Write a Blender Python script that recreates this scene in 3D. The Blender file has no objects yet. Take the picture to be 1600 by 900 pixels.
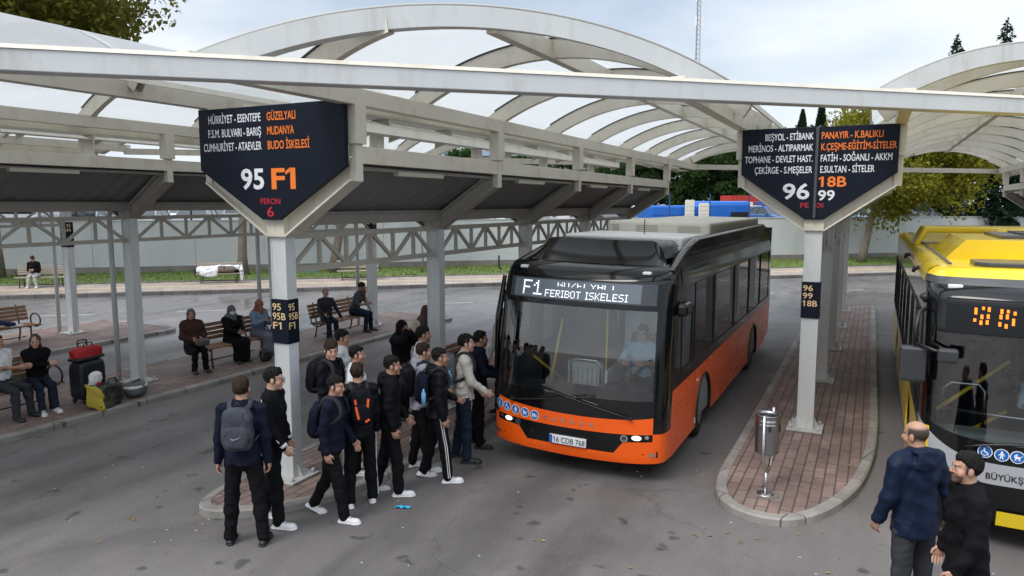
import bpy, bmesh, math, random
import numpy as np
from mathutils import Vector, Matrix, Euler

S = bpy.context.scene
COL = S.collection
R = math.radians
random.seed(7)
RNG = np.random.default_rng(11)

# ------------------------------------------------------------------ camera, sky, sun, exposure
cam_d = bpy.data.cameras.new('camera')
cam = bpy.data.objects.new('camera', cam_d)
COL.objects.link(cam)
cam.location = (0, 0, 3.6)
cam.rotation_euler = (R(90 - 6.555), 0, R(26.295))
cam_d.sensor_width = 36
cam_d.lens = 25.65
cam_d.clip_start = 0.05
cam_d.clip_end = 3000
S.camera = cam

SUN_EL, SUN_AZ = 52, 200          # degrees, azimuth clockwise from +Y
W = bpy.data.worlds.new('World')
S.world = W
W.use_nodes = True
wn, wl = W.node_tree.nodes, W.node_tree.links
wn.clear()
wo = wn.new('ShaderNodeOutputWorld')
bg = wn.new('ShaderNodeBackground')
bg.inputs['Strength'].default_value = 0.1
sky = wn.new('ShaderNodeTexSky')
sky.sky_type = 'NISHITA'
sky.sun_disc = False
sky.sun_elevation = R(SUN_EL)
sky.sun_rotation = R(SUN_AZ)
sky.dust_density = 2.0
tc = wn.new('ShaderNodeTexCoord')
mp = wn.new('ShaderNodeMapping')
mp.inputs['Scale'].default_value = (1.0, 1.0, 3.2)
mp.inputs['Location'].default_value = (1.3, 0.4, 0.2)
nz = wn.new('ShaderNodeTexNoise')
nz.inputs['Scale'].default_value = 1.5
nz.inputs['Detail'].default_value = 7
nz.inputs['Roughness'].default_value = 0.52
cr = wn.new('ShaderNodeValToRGB')
cr.color_ramp.elements[0].position = 0.36
cr.color_ramp.elements[0].color = (0.50, 0.50, 0.50, 1)
cr.color_ramp.elements[1].position = 0.60
cr.color_ramp.elements[1].color = (0.97, 0.97, 0.97, 1)
nz2 = wn.new('ShaderNodeTexNoise')
nz2.inputs['Scale'].default_value = 2.6
nz2.inputs['Detail'].default_value = 6
cc = wn.new('ShaderNodeValToRGB')
cc.color_ramp.elements[0].position = 0.32
cc.color_ramp.elements[0].color = (5.4, 6.15, 7.1, 1)
cc.color_ramp.elements[1].position = 0.66
cc.color_ramp.elements[1].color = (8.2, 8.5, 8.8, 1)
mx = wn.new('ShaderNodeMix')
mx.data_type = 'RGBA'
wl.new(tc.outputs['Generated'], mp.inputs['Vector'])
wl.new(mp.outputs['Vector'], nz.inputs['Vector'])
wl.new(mp.outputs['Vector'], nz2.inputs['Vector'])
wl.new(nz.outputs['Fac'], cr.inputs['Fac'])
wl.new(nz2.outputs['Fac'], cc.inputs['Fac'])
wl.new(cr.outputs['Color'], mx.inputs['Factor'])
wl.new(sky.outputs['Color'], mx.inputs['A'])
wl.new(cc.outputs['Color'], mx.inputs['B'])
sz = wn.new('ShaderNodeSeparateXYZ')            # an overcast sky is brightest overhead
zr_ = wn.new('ShaderNodeMapRange')
zr_.interpolation_type = 'SMOOTHSTEP'
for k_, v_ in (('From Min', 0.30), ('From Max', 0.85), ('To Min', 1.0), ('To Max', 2.1)):
    zr_.inputs[k_].default_value = v_
vm = wn.new('ShaderNodeVectorMath')
vm.operation = 'SCALE'
wl.new(tc.outputs['Generated'], sz.inputs['Vector'])
wl.new(sz.outputs['Z'], zr_.inputs['Value'])
wl.new(mx.outputs['Result'], vm.inputs[0])
wl.new(zr_.outputs['Result'], vm.inputs['Scale'])
wl.new(vm.outputs['Vector'], bg.inputs['Color'])
wl.new(bg.outputs['Background'], wo.inputs['Surface'])

sl = bpy.data.lights.new('sun', 'SUN')
sl.energy = 1.5
sl.angle = R(25)
sl.color = (1.0, 0.965, 0.91)
so = bpy.data.objects.new('sun', sl)
COL.objects.link(so)
so.location = (0, 0, 40)
_a = R(SUN_AZ)
_d = Vector((math.sin(_a) * math.cos(R(SUN_EL)), math.cos(_a) * math.cos(R(SUN_EL)), math.sin(R(SUN_EL))))
so.rotation_euler = _d.to_track_quat('Z', 'Y').to_euler()

S.render.engine = 'CYCLES'
S.view_settings.view_transform = 'Standard'
S.view_settings.look = 'None'
S.view_settings.exposure = 0.46
S.view_settings.gamma = 1
S.view_settings.use_curve_mapping = False
S.cycles.max_bounces = 8
S.cycles.diffuse_bounces = 3
S.cycles.glossy_bounces = 4
S.cycles.transmission_bounces = 6
S.cycles.transparent_max_bounces = 16
S.cycles.caustics_reflective = False
S.cycles.caustics_refractive = False
S.cycles.sample_clamp_indirect = 4
S.cycles.use_denoising = True

# ------------------------------------------------------------------ materials
def nt(name):
    m = bpy.data.materials.new(name)
    m.use_nodes = True
    return m, m.node_tree.nodes, m.node_tree.links, m.node_tree.nodes['Principled BSDF']

def mat(name, col, rough=0.6, metal=0.0, var=0.0, scale=6.0, bump=0.0, bscale=60.0, coat=0.0, spec=0.5, stretch=(1, 1, 1), dirt=None):
    """principled paint / cloth / metal with noise variation in object space; dirt=(colour, amount, scale) adds patchy stains"""
    m, n, l, p = nt(name)
    p.inputs['Base Color'].default_value = (*col, 1)
    p.inputs['Roughness'].default_value = rough
    p.inputs['Metallic'].default_value = metal
    p.inputs['Coat Weight'].default_value = coat
    p.inputs['Coat Roughness'].default_value = 0.05
    p.inputs['Specular IOR Level'].default_value = spec
    if var or bump or dirt:
        t = n.new('ShaderNodeTexCoord')
        g = n.new('ShaderNodeMapping')
        g.inputs['Scale'].default_value = stretch
        l.new(t.outputs['Object'], g.inputs['Vector'])
    last = None
    if var:
        z = n.new('ShaderNodeTexNoise')
        z.inputs['Scale'].default_value = scale
        z.inputs['Detail'].default_value = 6
        z.inputs['Roughness'].default_value = 0.65
        r = n.new('ShaderNodeMapRange')
        r.inputs['From Min'].default_value = 0.3
        r.inputs['From Max'].default_value = 0.7
        r.inputs['To Min'].default_value = 1 - var
        r.inputs['To Max'].default_value = 1 + var
        h = n.new('ShaderNodeHueSaturation')
        h.inputs['Color'].default_value = (*col, 1)
        l.new(g.outputs['Vector'], z.inputs['Vector'])
        l.new(z.outputs['Fac'], r.inputs['Value'])
        l.new(r.outputs['Result'], h.inputs['Value'])
        last = h.outputs['Color']
        rr = n.new('ShaderNodeMapRange')
        rr.inputs['To Min'].default_value = max(0.02, rough - 0.12)
        rr.inputs['To Max'].default_value = min(1, rough + 0.12)
        l.new(z.outputs['Fac'], rr.inputs['Value'])
        l.new(rr.outputs['Result'], p.inputs['Roughness'])
    if dirt:
        z = n.new('ShaderNodeTexNoise')
        z.inputs['Scale'].default_value = dirt[2]
        z.inputs['Detail'].default_value = 8
        z.inputs['Roughness'].default_value = 0.7
        r = n.new('ShaderNodeMapRange')
        r.inputs['From Min'].default_value = 0.52
        r.inputs['From Max'].default_value = 0.74
        r.inputs['To Max'].default_value = dirt[1]
        x = n.new('ShaderNodeMix')
        x.data_type = 'RGBA'
        x.inputs['A'].default_value = (*col, 1)
        x.inputs['B'].default_value = (*dirt[0], 1)
        l.new(g.outputs['Vector'], z.inputs['Vector'])
        l.new(z.outputs['Fac'], r.inputs['Value'])
        l.new(r.outputs['Result'], x.inputs['Factor'])
        if last:
            l.new(last, x.inputs['A'])
        last = x.outputs['Result']
    if last:
        l.new(last, p.inputs['Base Color'])
    if bump:
        z = n.new('ShaderNodeTexNoise')
        z.inputs['Scale'].default_value = bscale
        z.inputs['Detail'].default_value = 4
        b = n.new('ShaderNodeBump')
        b.inputs['Strength'].default_value = bump
        b.inputs['Distance'].default_value = 0.02
        l.new(g.outputs['Vector'], z.inputs['Vector'])
        l.new(z.outputs['Fac'], b.inputs['Height'])
        l.new(b.outputs['Normal'], p.inputs['Normal'])
    return m

def emit(name, col, strength):
    m, n, l, p = nt(name)
    p.inputs['Base Color'].default_value = (*col, 1)
    p.inputs['Emission Color'].default_value = (*col, 1)
    p.inputs['Emission Strength'].default_value = strength
    return m

def glass(name, tint=(0.8, 0.85, 0.85), base=0.06, top=1.0, rough=0.01):
    """pane of real thin glass: fresnel mix of a tinted see-through and a mirror-like coat"""
    m, n, l, p = nt(name)
    n.remove(p)
    o = n['Material Output']
    t = n.new('ShaderNodeBsdfTransparent')
    t.inputs['Color'].default_value = (*tint, 1)
    g = n.new('ShaderNodeBsdfGlossy')
    g.inputs['Roughness'].default_value = rough
    f = n.new('ShaderNodeFresnel')
    f.inputs['IOR'].default_value = 1.5
    a = n.new('ShaderNodeMapRange')
    a.inputs['From Min'].default_value = 0.04
    a.inputs['From Max'].default_value = 1.0
    a.inputs['To Min'].default_value = base
    a.inputs['To Max'].default_value = top
    x = n.new('ShaderNodeMixShader')
    l.new(f.outputs['Fac'], a.inputs['Value'])
    l.new(a.outputs['Result'], x.inputs['Fac'])
    l.new(t.outputs['BSDF'], x.inputs[1])
    l.new(g.outputs['BSDF'], x.inputs[2])
    l.new(x.outputs['Shader'], o.inputs['Surface'])
    return m

def milky(name, col, trans=0.6, clear=0.25):
    """weathered translucent sheet: part clear, part diffusing"""
    m, n, l, p = nt(name)
    n.remove(p)
    o = n['Material Output']
    d = n.new('ShaderNodeBsdfDiffuse')
    d.inputs['Color'].default_value = (*col, 1)
    t = n.new('ShaderNodeBsdfTranslucent')
    t.inputs['Color'].default_value = (*col, 1)
    c = n.new('ShaderNodeBsdfTransparent')
    c.inputs['Color'].default_value = (0.93, 0.95, 0.96, 1)
    x1 = n.new('ShaderNodeMixShader')
    x1.inputs['Fac'].default_value = trans
    x2 = n.new('ShaderNodeMixShader')
    tc_ = n.new('ShaderNodeTexCoord')
    z = n.new('ShaderNodeTexNoise')
    z.inputs['Scale'].default_value = 0.9
    z.inputs['Detail'].default_value = 6
    r = n.new('ShaderNodeMapRange')
    r.inputs['From Min'].default_value = 0.3
    r.inputs['From Max'].default_value = 0.7
    r.inputs['To Min'].default_value = clear - 0.1
    r.inputs['To Max'].default_value = clear + 0.1
    l.new(tc_.outputs['Object'], z.inputs['Vector'])
    l.new(z.outputs['Fac'], r.inputs['Value'])
    l.new(r.outputs['Result'], x2.inputs['Fac'])
    l.new(d.outputs['BSDF'], x1.inputs[1])
    l.new(t.outputs['BSDF'], x1.inputs[2])
    l.new(x1.outputs['Shader'], x2.inputs[1])
    l.new(c.outputs['BSDF'], x2.inputs[2])
    l.new(x2.outputs['Shader'], o.inputs['Surface'])
    return m

# ------------------------------------------------------------------ objects, labels
def tag(o, label=None, cat=None, group=None, kind=None):
    if label: o['label'] = label
    if cat: o['category'] = cat
    if group: o['group'] = group
    if kind: o['kind'] = kind
    return o

def thing(name, label, cat, loc=(0, 0, 0), rz=0.0, group=None):
    o = bpy.data.objects.new(name, None)
    o.empty_display_size = 0.2
    COL.objects.link(o)
    o.location = loc
    o.rotation_euler = (0, 0, rz)
    return tag(o, label, cat, group)

def link(name, me, parent=None, mats=()):
    for m in mats:
        me.materials.append(m)
    o = bpy.data.objects.new(name, me)
    COL.objects.link(o)
    if parent is not None:
        o.parent = parent
    return o

def copy_tree(o, parent=None):
    c = o.copy()
    COL.objects.link(c)
    if parent is not None:
        c.parent = parent
    for ch in list(o.children):
        copy_tree(ch, c)
    return c

class MB:
    """collects shapes, links them as one mesh"""
    def __init__(s):
        s.v, s.f, s.m, s.sm = [], [], [], []
    def add(s, vs, fs, mi=0, smooth=False, M=None):
        b = len(s.v)
        if M is not None:
            vs = [tuple(M @ Vector(v)) for v in vs]
        s.v += [tuple(map(float, v)) for v in vs]
        for f in fs:
            s.f.append([b + i for i in f]); s.m.append(mi); s.sm.append(smooth)
        return s
    def box(s, x0, x1, y0, y1, z0, z1, mi=0, M=None, c=0.0):
        if c <= 0:
            vs = [(x, y, z) for x in (x0, x1) for y in (y0, y1) for z in (z0, z1)]
            return s.add(vs, [(0, 1, 3, 2), (4, 6, 7, 5), (0, 4, 5, 1), (2, 3, 7, 6), (0, 2, 6, 4), (1, 5, 7, 3)], mi, False, M)
        bm = bmesh.new()
        bmesh.ops.create_cube(bm, size=1)
        for v in bm.verts:
            v.co = Vector(((x0 + x1) / 2 + v.co.x * (x1 - x0), (y0 + y1) / 2 + v.co.y * (y1 - y0), (z0 + z1) / 2 + v.co.z * (z1 - z0)))
        bmesh.ops.bevel(bm, geom=bm.edges[:], offset=c, segments=2, affect='EDGES', profile=0.5)
        return s.bm(bm, mi, M)
    def bm(s, bm, mi=0, M=None, smooth=False):
        bm.verts.ensure_lookup_table(); bm.verts.index_update()
        s.add([v.co[:] for v in bm.verts], [[v.index for v in f.verts] for f in bm.faces], mi, smooth, M)
        bm.free()
        return s
    def prism(s, poly, h0, h1, axis='z', mi=0, M=None):
        """polygon extruded along an axis; poly in the other two coordinates, in xyz order"""
        def put(p, h):
            return {'z': (p[0], p[1], h), 'y': (p[0], h, p[1]), 'x': (h, p[0], p[1])}[axis]
        n = len(poly)
        vs = [put(p, h0) for p in poly] + [put(p, h1) for p in poly]
        a = sum(poly[i][0] * poly[(i + 1) % n][1] - poly[(i + 1) % n][0] * poly[i][1] for i in range(n))
        if axis == 'y': a = -a
        fs = [list(range(n))[::-1], list(range(n, 2 * n))] + [(i, (i + 1) % n, n + (i + 1) % n, n + i) for i in range(n)]
        if a < 0: fs = [list(f)[::-1] for f in fs]
        return s.add(vs, fs, mi, False, M)
    def tube(s, pts, r, n=8, mi=0, caps=True, M=None, closed=False):
        pts = [Vector(p) for p in pts]
        rs = r if isinstance(r, (list, tuple)) else [r] * len(pts)
        vs, fs = [], []
        up = None
        N = len(pts)
        for i, p in enumerate(pts):
            if closed: d = pts[(i + 1) % N] - pts[i - 1]
            else: d = pts[min(i + 1, N - 1)] - pts[max(i - 1, 0)]
            d.normalize()
            if up is None:
                up = Vector((0, 0, 1)) if abs(d.z) < 0.9 else Vector((1, 0, 0))
            x = d.cross(up).normalized(); up = x.cross(d).normalized()
            for k in range(n):
                a = 2 * math.pi * (k + 0.5) / n
                vs.append(p + x * (rs[i] * math.cos(a)) + up * (rs[i] * math.sin(a)))
        for i in range(N if closed else N - 1):
            j = (i + 1) % N
            for k in range(n):
                fs.append((i * n + k, i * n + (k + 1) % n, j * n + (k + 1) % n, j * n + k))
        s.add(vs, fs, mi, n > 5, M)
        if caps and not closed:
            b = len(s.v) - len(vs)
            s.f += [[b + k for k in range(n)][::-1], [b + (N - 1) * n + k for k in range(n)]]
            s.m += [mi, mi]; s.sm += [False, False]
        return s
    def bar(s, a, b, w, h, mi=0, M=None, up=(0, 0, 1)):
        """rectangular bar from a to b, w across, h along up"""
        a, b = Vector(a), Vector(b)
        d = (b - a).normalized()
        x = d.cross(Vector(up)).normalized(); u = x.cross(d).normalized()
        vs = [p + x * (i * w / 2) + u * (j * h / 2) for p in (a, b) for i, j in ((-1, -1), (1, -1), (1, 1), (-1, 1))]
        return s.add(vs, [(3, 2, 1, 0), (4, 5, 6, 7), (0, 1, 5, 4), (1, 2, 6, 5), (2, 3, 7, 6), (3, 0, 4, 7)], mi, False, M)
    def lathe(s, prof, n=24, mi=0, M=None, smooth=True):
        vs = [(r * math.cos(2 * math.pi * k / n), r * math.sin(2 * math.pi * k / n), z) for r, z in prof for k in range(n)]
        fs = [(i * n + k, i * n + (k + 1) % n, (i + 1) * n + (k + 1) % n, (i + 1) * n + k) for i in range(len(prof) - 1) for k in range(n)]
        return s.add(vs, fs, mi, smooth, M)
    def grid(s, P, mi=0, smooth=True, flip=False, M=None):
        """P: rows of points"""
        nr, nc = len(P), len(P[0])
        vs = [p for row in P for p in row]
        fs = []
        for i in range(nr - 1):
            for j in range(nc - 1):
                q = (i * nc + j, i * nc + j + 1, (i + 1) * nc + j + 1, (i + 1) * nc + j)
                fs.append(q[::-1] if flip else q)
        return s.add(vs, fs, mi, smooth, M)
    def build(s, name, mats, parent=None, bevel=0.0, seg=2):
        me = bpy.data.meshes.new(name)
        me.from_pydata(s.v, [], s.f)
        me.polygons.foreach_set('material_index', s.m)
        me.polygons.foreach_set('use_smooth', s.sm)
        me.update()
        o = link(name, me, parent, mats if isinstance(mats, (list, tuple)) else [mats])
        if bevel:
            b = o.modifiers.new('edge', 'BEVEL')
            b.width = bevel; b.segments = seg; b.limit_method = 'ANGLE'; b.angle_limit = R(40)
        return o

def T(x=0, y=0, z=0, rz=0.0, rx=0.0, ry=0.0, s=1.0):
    return Matrix.Translation((x, y, z)) @ Euler((rx, ry, rz)).to_matrix().to_4x4() @ Matrix.Scale(s, 4)

_txt = {}
def text_geo(txt, bold=0.0):
    """outline of a line of lettering as flat triangles, left edge at 0, height of a capital = 1"""
    key = (txt, bold)
    if key not in _txt:
        def raw(t):
            c = bpy.data.curves.new('letters', 'FONT')
            c.body = t; c.size = 1; c.offset = bold; c.resolution_u = 3
            o = bpy.data.objects.new('letters', c)
            COL.objects.link(o)
            dg = bpy.context.evaluated_depsgraph_get(); dg.update()
            e = o.evaluated_get(dg); me = e.to_mesh()
            v = [x.co.copy() for x in me.vertices]; f = [list(p.vertices) for p in me.polygons]
            e.to_mesh_clear(); bpy.data.objects.remove(o); bpy.data.curves.remove(c)
            return v, f
        hv, _ = raw('H')
        cap = max(p.y for p in hv) - min(p.y for p in hv)
        v, f = raw(txt)
        w1 = max(p.x for p in raw('1')[0])
        for i_, ch in enumerate(txt):          # the built-in face has a bare 1: give it its flag
            if ch == '1':
                xr = max(p.x for p in raw(txt[:i_ + 1])[0]); w_ = w1 - min(p.x for p in raw('1')[0])
                if w_ < 0.3 * cap:
                    xl = xr - w_; b_ = len(v)
                    v += [Vector((xl + 0.01, cap, 0)), Vector((xl - 0.2 * cap, cap * 0.80, 0)), Vector((xl - 0.2 * cap, cap * 0.64, 0)), Vector((xl + 0.01, cap * 0.80, 0))]
                    f.append([b_, b_ + 1, b_ + 2, b_ + 3])
        x0 = min(p.x for p in v)
        v = [((p.x - x0) / cap, p.y / cap) for p in v]
        _txt[key] = (v, f, max(p[0] for p in v))
    return _txt[key]

def lettering(mb, txt, put, x0, x1, z0, h, mi=0, bold=0.0, align='l', maxw=None):
    """writes txt with capitals h high on base line z0 between x0 and x1 (stretched); put maps (x, z) to a point"""
    v, f, w = text_geo(txt, bold)
    sx = (x1 - x0) / w
    mb.add([put(x0 + p[0] * sx, z0 + p[1] * h) for p in v], f, mi)

# shared paints
M_paint = mat('canopy paint', (0.65, 0.615, 0.52), 0.45, var=0.05, scale=3, dirt=((0.36, 0.27, 0.16), 0.5, 2.6), stretch=(1, 1, 0.6))
M_white = mat('pale column paint', (0.62, 0.64, 0.635), 0.42, var=0.05, scale=2.5, dirt=((0.36, 0.33, 0.28), 0.5, 3.2), stretch=(1, 1, 0.25))
M_dark = mat('grey gutter sheet', (0.23, 0.235, 0.235), 0.6, var=0.12, scale=2)
M_brown = mat('grey brown steel', (0.30, 0.275, 0.245), 0.55, var=0.1, scale=3)
M_truss = mat('weathered beige steel', (0.44, 0.42, 0.36), 0.5, var=0.1, scale=4)
M_black = mat('black plastic', (0.012, 0.012, 0.013), 0.4)
M_rubber = mat('tyre rubber', (0.018, 0.018, 0.018), 0.8, var=0.2, scale=20)
M_steel = mat('brushed steel', (0.55, 0.55, 0.55), 0.28, 1.0, var=0.08, scale=20, stretch=(1, 1, 8))
M_wood = mat('weathered bench wood', (0.26, 0.13, 0.065), 0.6, var=0.35, scale=7, stretch=(8, 1, 8))
M_wood2 = mat('grey bench wood', (0.28, 0.235, 0.19), 0.7, var=0.3, scale=7, stretch=(8, 8, 8))
M_blackmetal = mat('black metal', (0.015, 0.015, 0.016), 0.45)
# ------------------------------------------------------------------ ground
U = Vector((0.767, 0.642, 0)); N = Vector((-0.642, 0.767, 0))
def st(s, t, z=0.0):
    return U * s + N * t + Vector((0, 0, z))
YAW_U = math.atan2(0.642, 0.767)

def asphalt():
    m, n, l, p = nt('asphalt')
    t = n.new('ShaderNodeTexCoord')
    def noise(scale, detail=6, rough=0.6, loc=(0, 0, 0), sc=(1, 1, 1), dist=0.0):
        g = n.new('ShaderNodeMapping'); g.inputs['Location'].default_value = loc; g.inputs['Scale'].default_value = sc
        z = n.new('ShaderNodeTexNoise'); z.inputs['Scale'].default_value = scale; z.inputs['Detail'].default_value = detail
        z.inputs['Roughness'].default_value = rough; z.inputs['Distortion'].default_value = dist
        l.new(t.outputs['Object'], g.inputs['Vector']); l.new(g.outputs['Vector'], z.inputs['Vector'])
        return z.outputs['Fac']
    def rng(v, a, b, c, d):
        r = n.new('ShaderNodeMapRange')
        for k, x in zip(('From Min', 'From Max', 'To Min', 'To Max'), (a, b, c, d)): r.inputs[k].default_value = x
        l.new(v, r.inputs['Value']); return r.outputs['Result']
    def mul(a, b):
        x = n.new('ShaderNodeMath'); x.operation = 'MULTIPLY'; l.new(a, x.inputs[0])
        if isinstance(b, float): x.inputs[1].default_value = b
        else: l.new(b, x.inputs[1])
        return x.outputs[0]
    big = rng(noise(0.22, 5, 0.55), 0.3, 0.7, 0.8, 1.22)
    mid = rng(noise(1.7, 8, 0.7, (3, 1, 0), (1, 0.35, 1)), 0.3, 0.7, 0.84, 1.16)
    fine = rng(noise(55, 3, 0.7), 0.3, 0.7, 0.74, 1.26)
    grit = rng(noise(190, 2, 0.7), 0.35, 0.65, 0.8, 1.2)
    spots = rng(noise(2.6, 3, 0.45, (7.7, 2.1, 0)), 0.655, 0.69, 1.0, 0.5)
    spots2 = rng(noise(0.55, 7, 0.62, (1.7, 9.1, 0), (1, 0.5, 1), 0.6), 0.54, 0.68, 1.0, 0.68)
    sep = n.new('ShaderNodeSeparateXYZ'); wob = n.new('ShaderNodeVectorMath'); wob.operation = 'ADD'
    nc = n.new('ShaderNodeTexNoise'); nc.inputs['Scale'].default_value = 0.35; l.new(t.outputs['Object'], nc.inputs['Vector'])
    l.new(t.outputs['Object'], wob.inputs[0]); l.new(nc.outputs['Color'], wob.inputs[1]); l.new(wob.outputs['Vector'], sep.inputs['Vector'])
    def m2(op, a, b):
        q = n.new('ShaderNodeMath'); q.operation = op
        for i, w_ in enumerate((a, b)):
            if isinstance(w_, (int, float)): q.inputs[i].default_value = w_
            else: l.new(w_, q.inputs[i])
        return q.outputs[0]
    ln = m2('ABSOLUTE', m2('SUBTRACT', m2('WRAP', m2('ADD', sep.outputs['X'], 3.1 + 2.95), 0.0), 2.95), 0.0) if False else m2('ABSOLUTE', m2('SUBTRACT', m2('FLOORED_MODULO', m2('ADD', sep.outputs['X'], 6.05), 5.9), 2.95), 0.0)
    trk = m2('ABSOLUTE', m2('SUBTRACT', ln, 0.98), 0.0)
    tracks = rng(trk, 0.12, 0.42, 0.80, 1.0)
    oil = rng(m2('ADD', m2('MULTIPLY', ln, 0.9), m2('MULTIPLY', noise(1.3, 6, 0.65, (4, 4, 0)), -1.1)), -0.5, 0.0, 0.66, 1.0)
    vo = n.new('ShaderNodeTexVoronoi'); vo.feature = 'DISTANCE_TO_EDGE'; vo.inputs['Scale'].default_value = 0.42
    wv = n.new('ShaderNodeVectorMath'); wv.operation = 'MULTIPLY_ADD'; nd = n.new('ShaderNodeTexNoise'); nd.inputs['Scale'].default_value = 2.2; nd.inputs['Detail'].default_value = 6
    l.new(t.outputs['Object'], nd.inputs['Vector']); l.new(nd.outputs['Color'], wv.inputs[0]); wv.inputs[1].default_value = (0.55, 0.55, 0.0); l.new(t.outputs['Object'], wv.inputs[2]); l.new(wv.outputs['Vector'], vo.inputs['Vector'])
    cmask = rng(noise(0.28, 3, 0.5, (8, 3, 0)), 0.46, 0.56, 0.0, 1.0)
    crack = m2('SUBTRACT', 1.0, m2('MULTIPLY', rng(vo.outputs['Distance'], 0.002, 0.008, 0.2, 0.0), cmask))
    v = mul(mul(mul(mul(mul(mul(mul(mul(big, mid), fine), grit), spots), spots2), tracks), oil), crack)
    h = n.new('ShaderNodeHueSaturation'); h.inputs['Color'].default_value = (0.152, 0.140, 0.136, 1)
    l.new(v, h.inputs['Value'])
    # damp, smoother film away from the shelters
    sx = n.new('ShaderNodeVectorMath'); sx.operation = 'DOT_PRODUCT'; sx.inputs[1].default_value = (-0.642, 0.767, 0)
    l.new(t.outputs['Object'], sx.inputs[0])
    far = rng(sx.outputs['Value'], 16, 23, 0.0, 1.0)
    pud = rng(noise(0.42, 5, 0.5, (2, 5, 0), (1, 1, 1), 0.4), 0.45, 0.62, 0.42, 0.16)
    dry = rng(noise(0.7, 5, 0.6), 0.35, 0.65, 0.62, 0.78)
    x = n.new('ShaderNodeMix'); x.data_type = 'FLOAT'
    l.new(far, x.inputs['Factor']); l.new(dry, x.inputs['A']); l.new(pud, x.inputs['B'])
    l.new(x.outputs['Result'], p.inputs['Roughness'])
    l.new(h.outputs['Color'], p.inputs['Base Color'])
    b = n.new('ShaderNodeBump'); b.inputs['Distance'].default_value = 0.006
    bs = rng(far, 0, 1, 0.5, 0.06); l.new(bs, b.inputs['Strength'])
    l.new(noise(120, 3, 0.7), b.inputs['Height']); l.new(b.outputs['Normal'], p.inputs['Normal'])
    return m

def pavers(name, c1, c2, mortar, w, h, rz=0.0, ms=0.012, bump=0.4):
    m, n, l, p = nt(name)
    t = n.new('ShaderNodeTexCoord'); g = n.new('ShaderNodeMapping')
    g.inputs['Rotation'].default_value = (0, 0, rz)
    b = n.new('ShaderNodeTexBrick')
    b.inputs['Scale'].default_value = 1; b.inputs['Brick Width'].default_value = w; b.inputs['Row Height'].default_value = h
    b.inputs['Mortar Size'].default_value = ms; b.inputs['Mortar Smooth'].default_value = 0.3; b.inputs['Bias'].default_value = -0.1
    b.inputs['Color1'].default_value = (*c1, 1); b.inputs['Color2'].default_value = (*c2, 1); b.inputs['Mortar'].default_value = (*mortar, 1)
    z = n.new('ShaderNodeTexNoise'); z.inputs['Scale'].default_value = 1.6; z.inputs['Detail'].default_value = 8; z.inputs['Roughness'].default_value = 0.7
    r = n.new('ShaderNodeMapRange'); r.inputs['From Min'].default_value = 0.3; r.inputs['From Max'].default_value = 0.7
    r.inputs['To Min'].default_value = 0.62; r.inputs['To Max'].default_value = 1.3
    hs = n.new('ShaderNodeHueSaturation')
    l.new(t.outputs['Object'], g.inputs['Vector']); l.new(g.outputs['Vector'], b.inputs['Vector']); l.new(t.outputs['Object'], z.inputs['Vector'])
    l.new(z.outputs['Fac'], r.inputs['Value']); l.new(r.outputs['Result'], hs.inputs['Value']); l.new(b.outputs['Color'], hs.inputs['Color'])
    l.new(hs.outputs['Color'], p.inputs['Base Color']); p.inputs['Roughness'].default_value = 0.7
    bb = n.new('ShaderNodeBump'); bb.inputs['Strength'].default_value = bump; bb.inputs['Distance'].default_value = 0.008; bb.invert = True
    l.new(b.outputs['Fac'], bb.inputs['Height']); l.new(bb.outputs['Normal'], p.inputs['Normal'])
    return m

M_asph = asphalt()
M_paver = pavers('red grey pavers', (0.20, 0.135, 0.118), (0.265, 0.19, 0.165), (0.085, 0.07, 0.062), 0.42, 0.135, R(90))
M_kerb = pavers('concrete kerb', (0.30, 0.285, 0.26), (0.24, 0.225, 0.205), (0.10, 0.095, 0.09), 0.8, 0.8, 0.3, 0.012, 0.3)
M_walk = pavers('tan pavement slabs', (0.33, 0.27, 0.225), (0.36, 0.30, 0.25), (0.2, 0.17, 0.14), 0.4, 0.4, -YAW_U)
M_grass0 = mat('lawn soil and turf', (0.10, 0.145, 0.03), 0.9, var=0.35, scale=1.2, bump=0.6, bscale=30, dirt=((0.2, 0.15, 0.06), 0.7, 0.35))
M_grass = mat('grass blades', (0.13, 0.195, 0.035), 0.7, var=0.3, scale=0.8)
M_wall = mat('pale grey rendered wall', (0.51, 0.53, 0.53), 0.7, var=0.06, scale=0.5, dirt=((0.3, 0.31, 0.29), 0.3, 0.8), stretch=(1, 1, 0.3))
M_roadpaint = mat('worn road paint', (0.42, 0.42, 0.41), 0.6, var=0.3, scale=6)

def flat(name, pts, z, m, kind='structure'):
    mb = MB(); mb.add([(x, y, z) for x, y in pts], [list(range(len(pts)))])
    return tag(mb.build(name, m), kind=kind)

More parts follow.
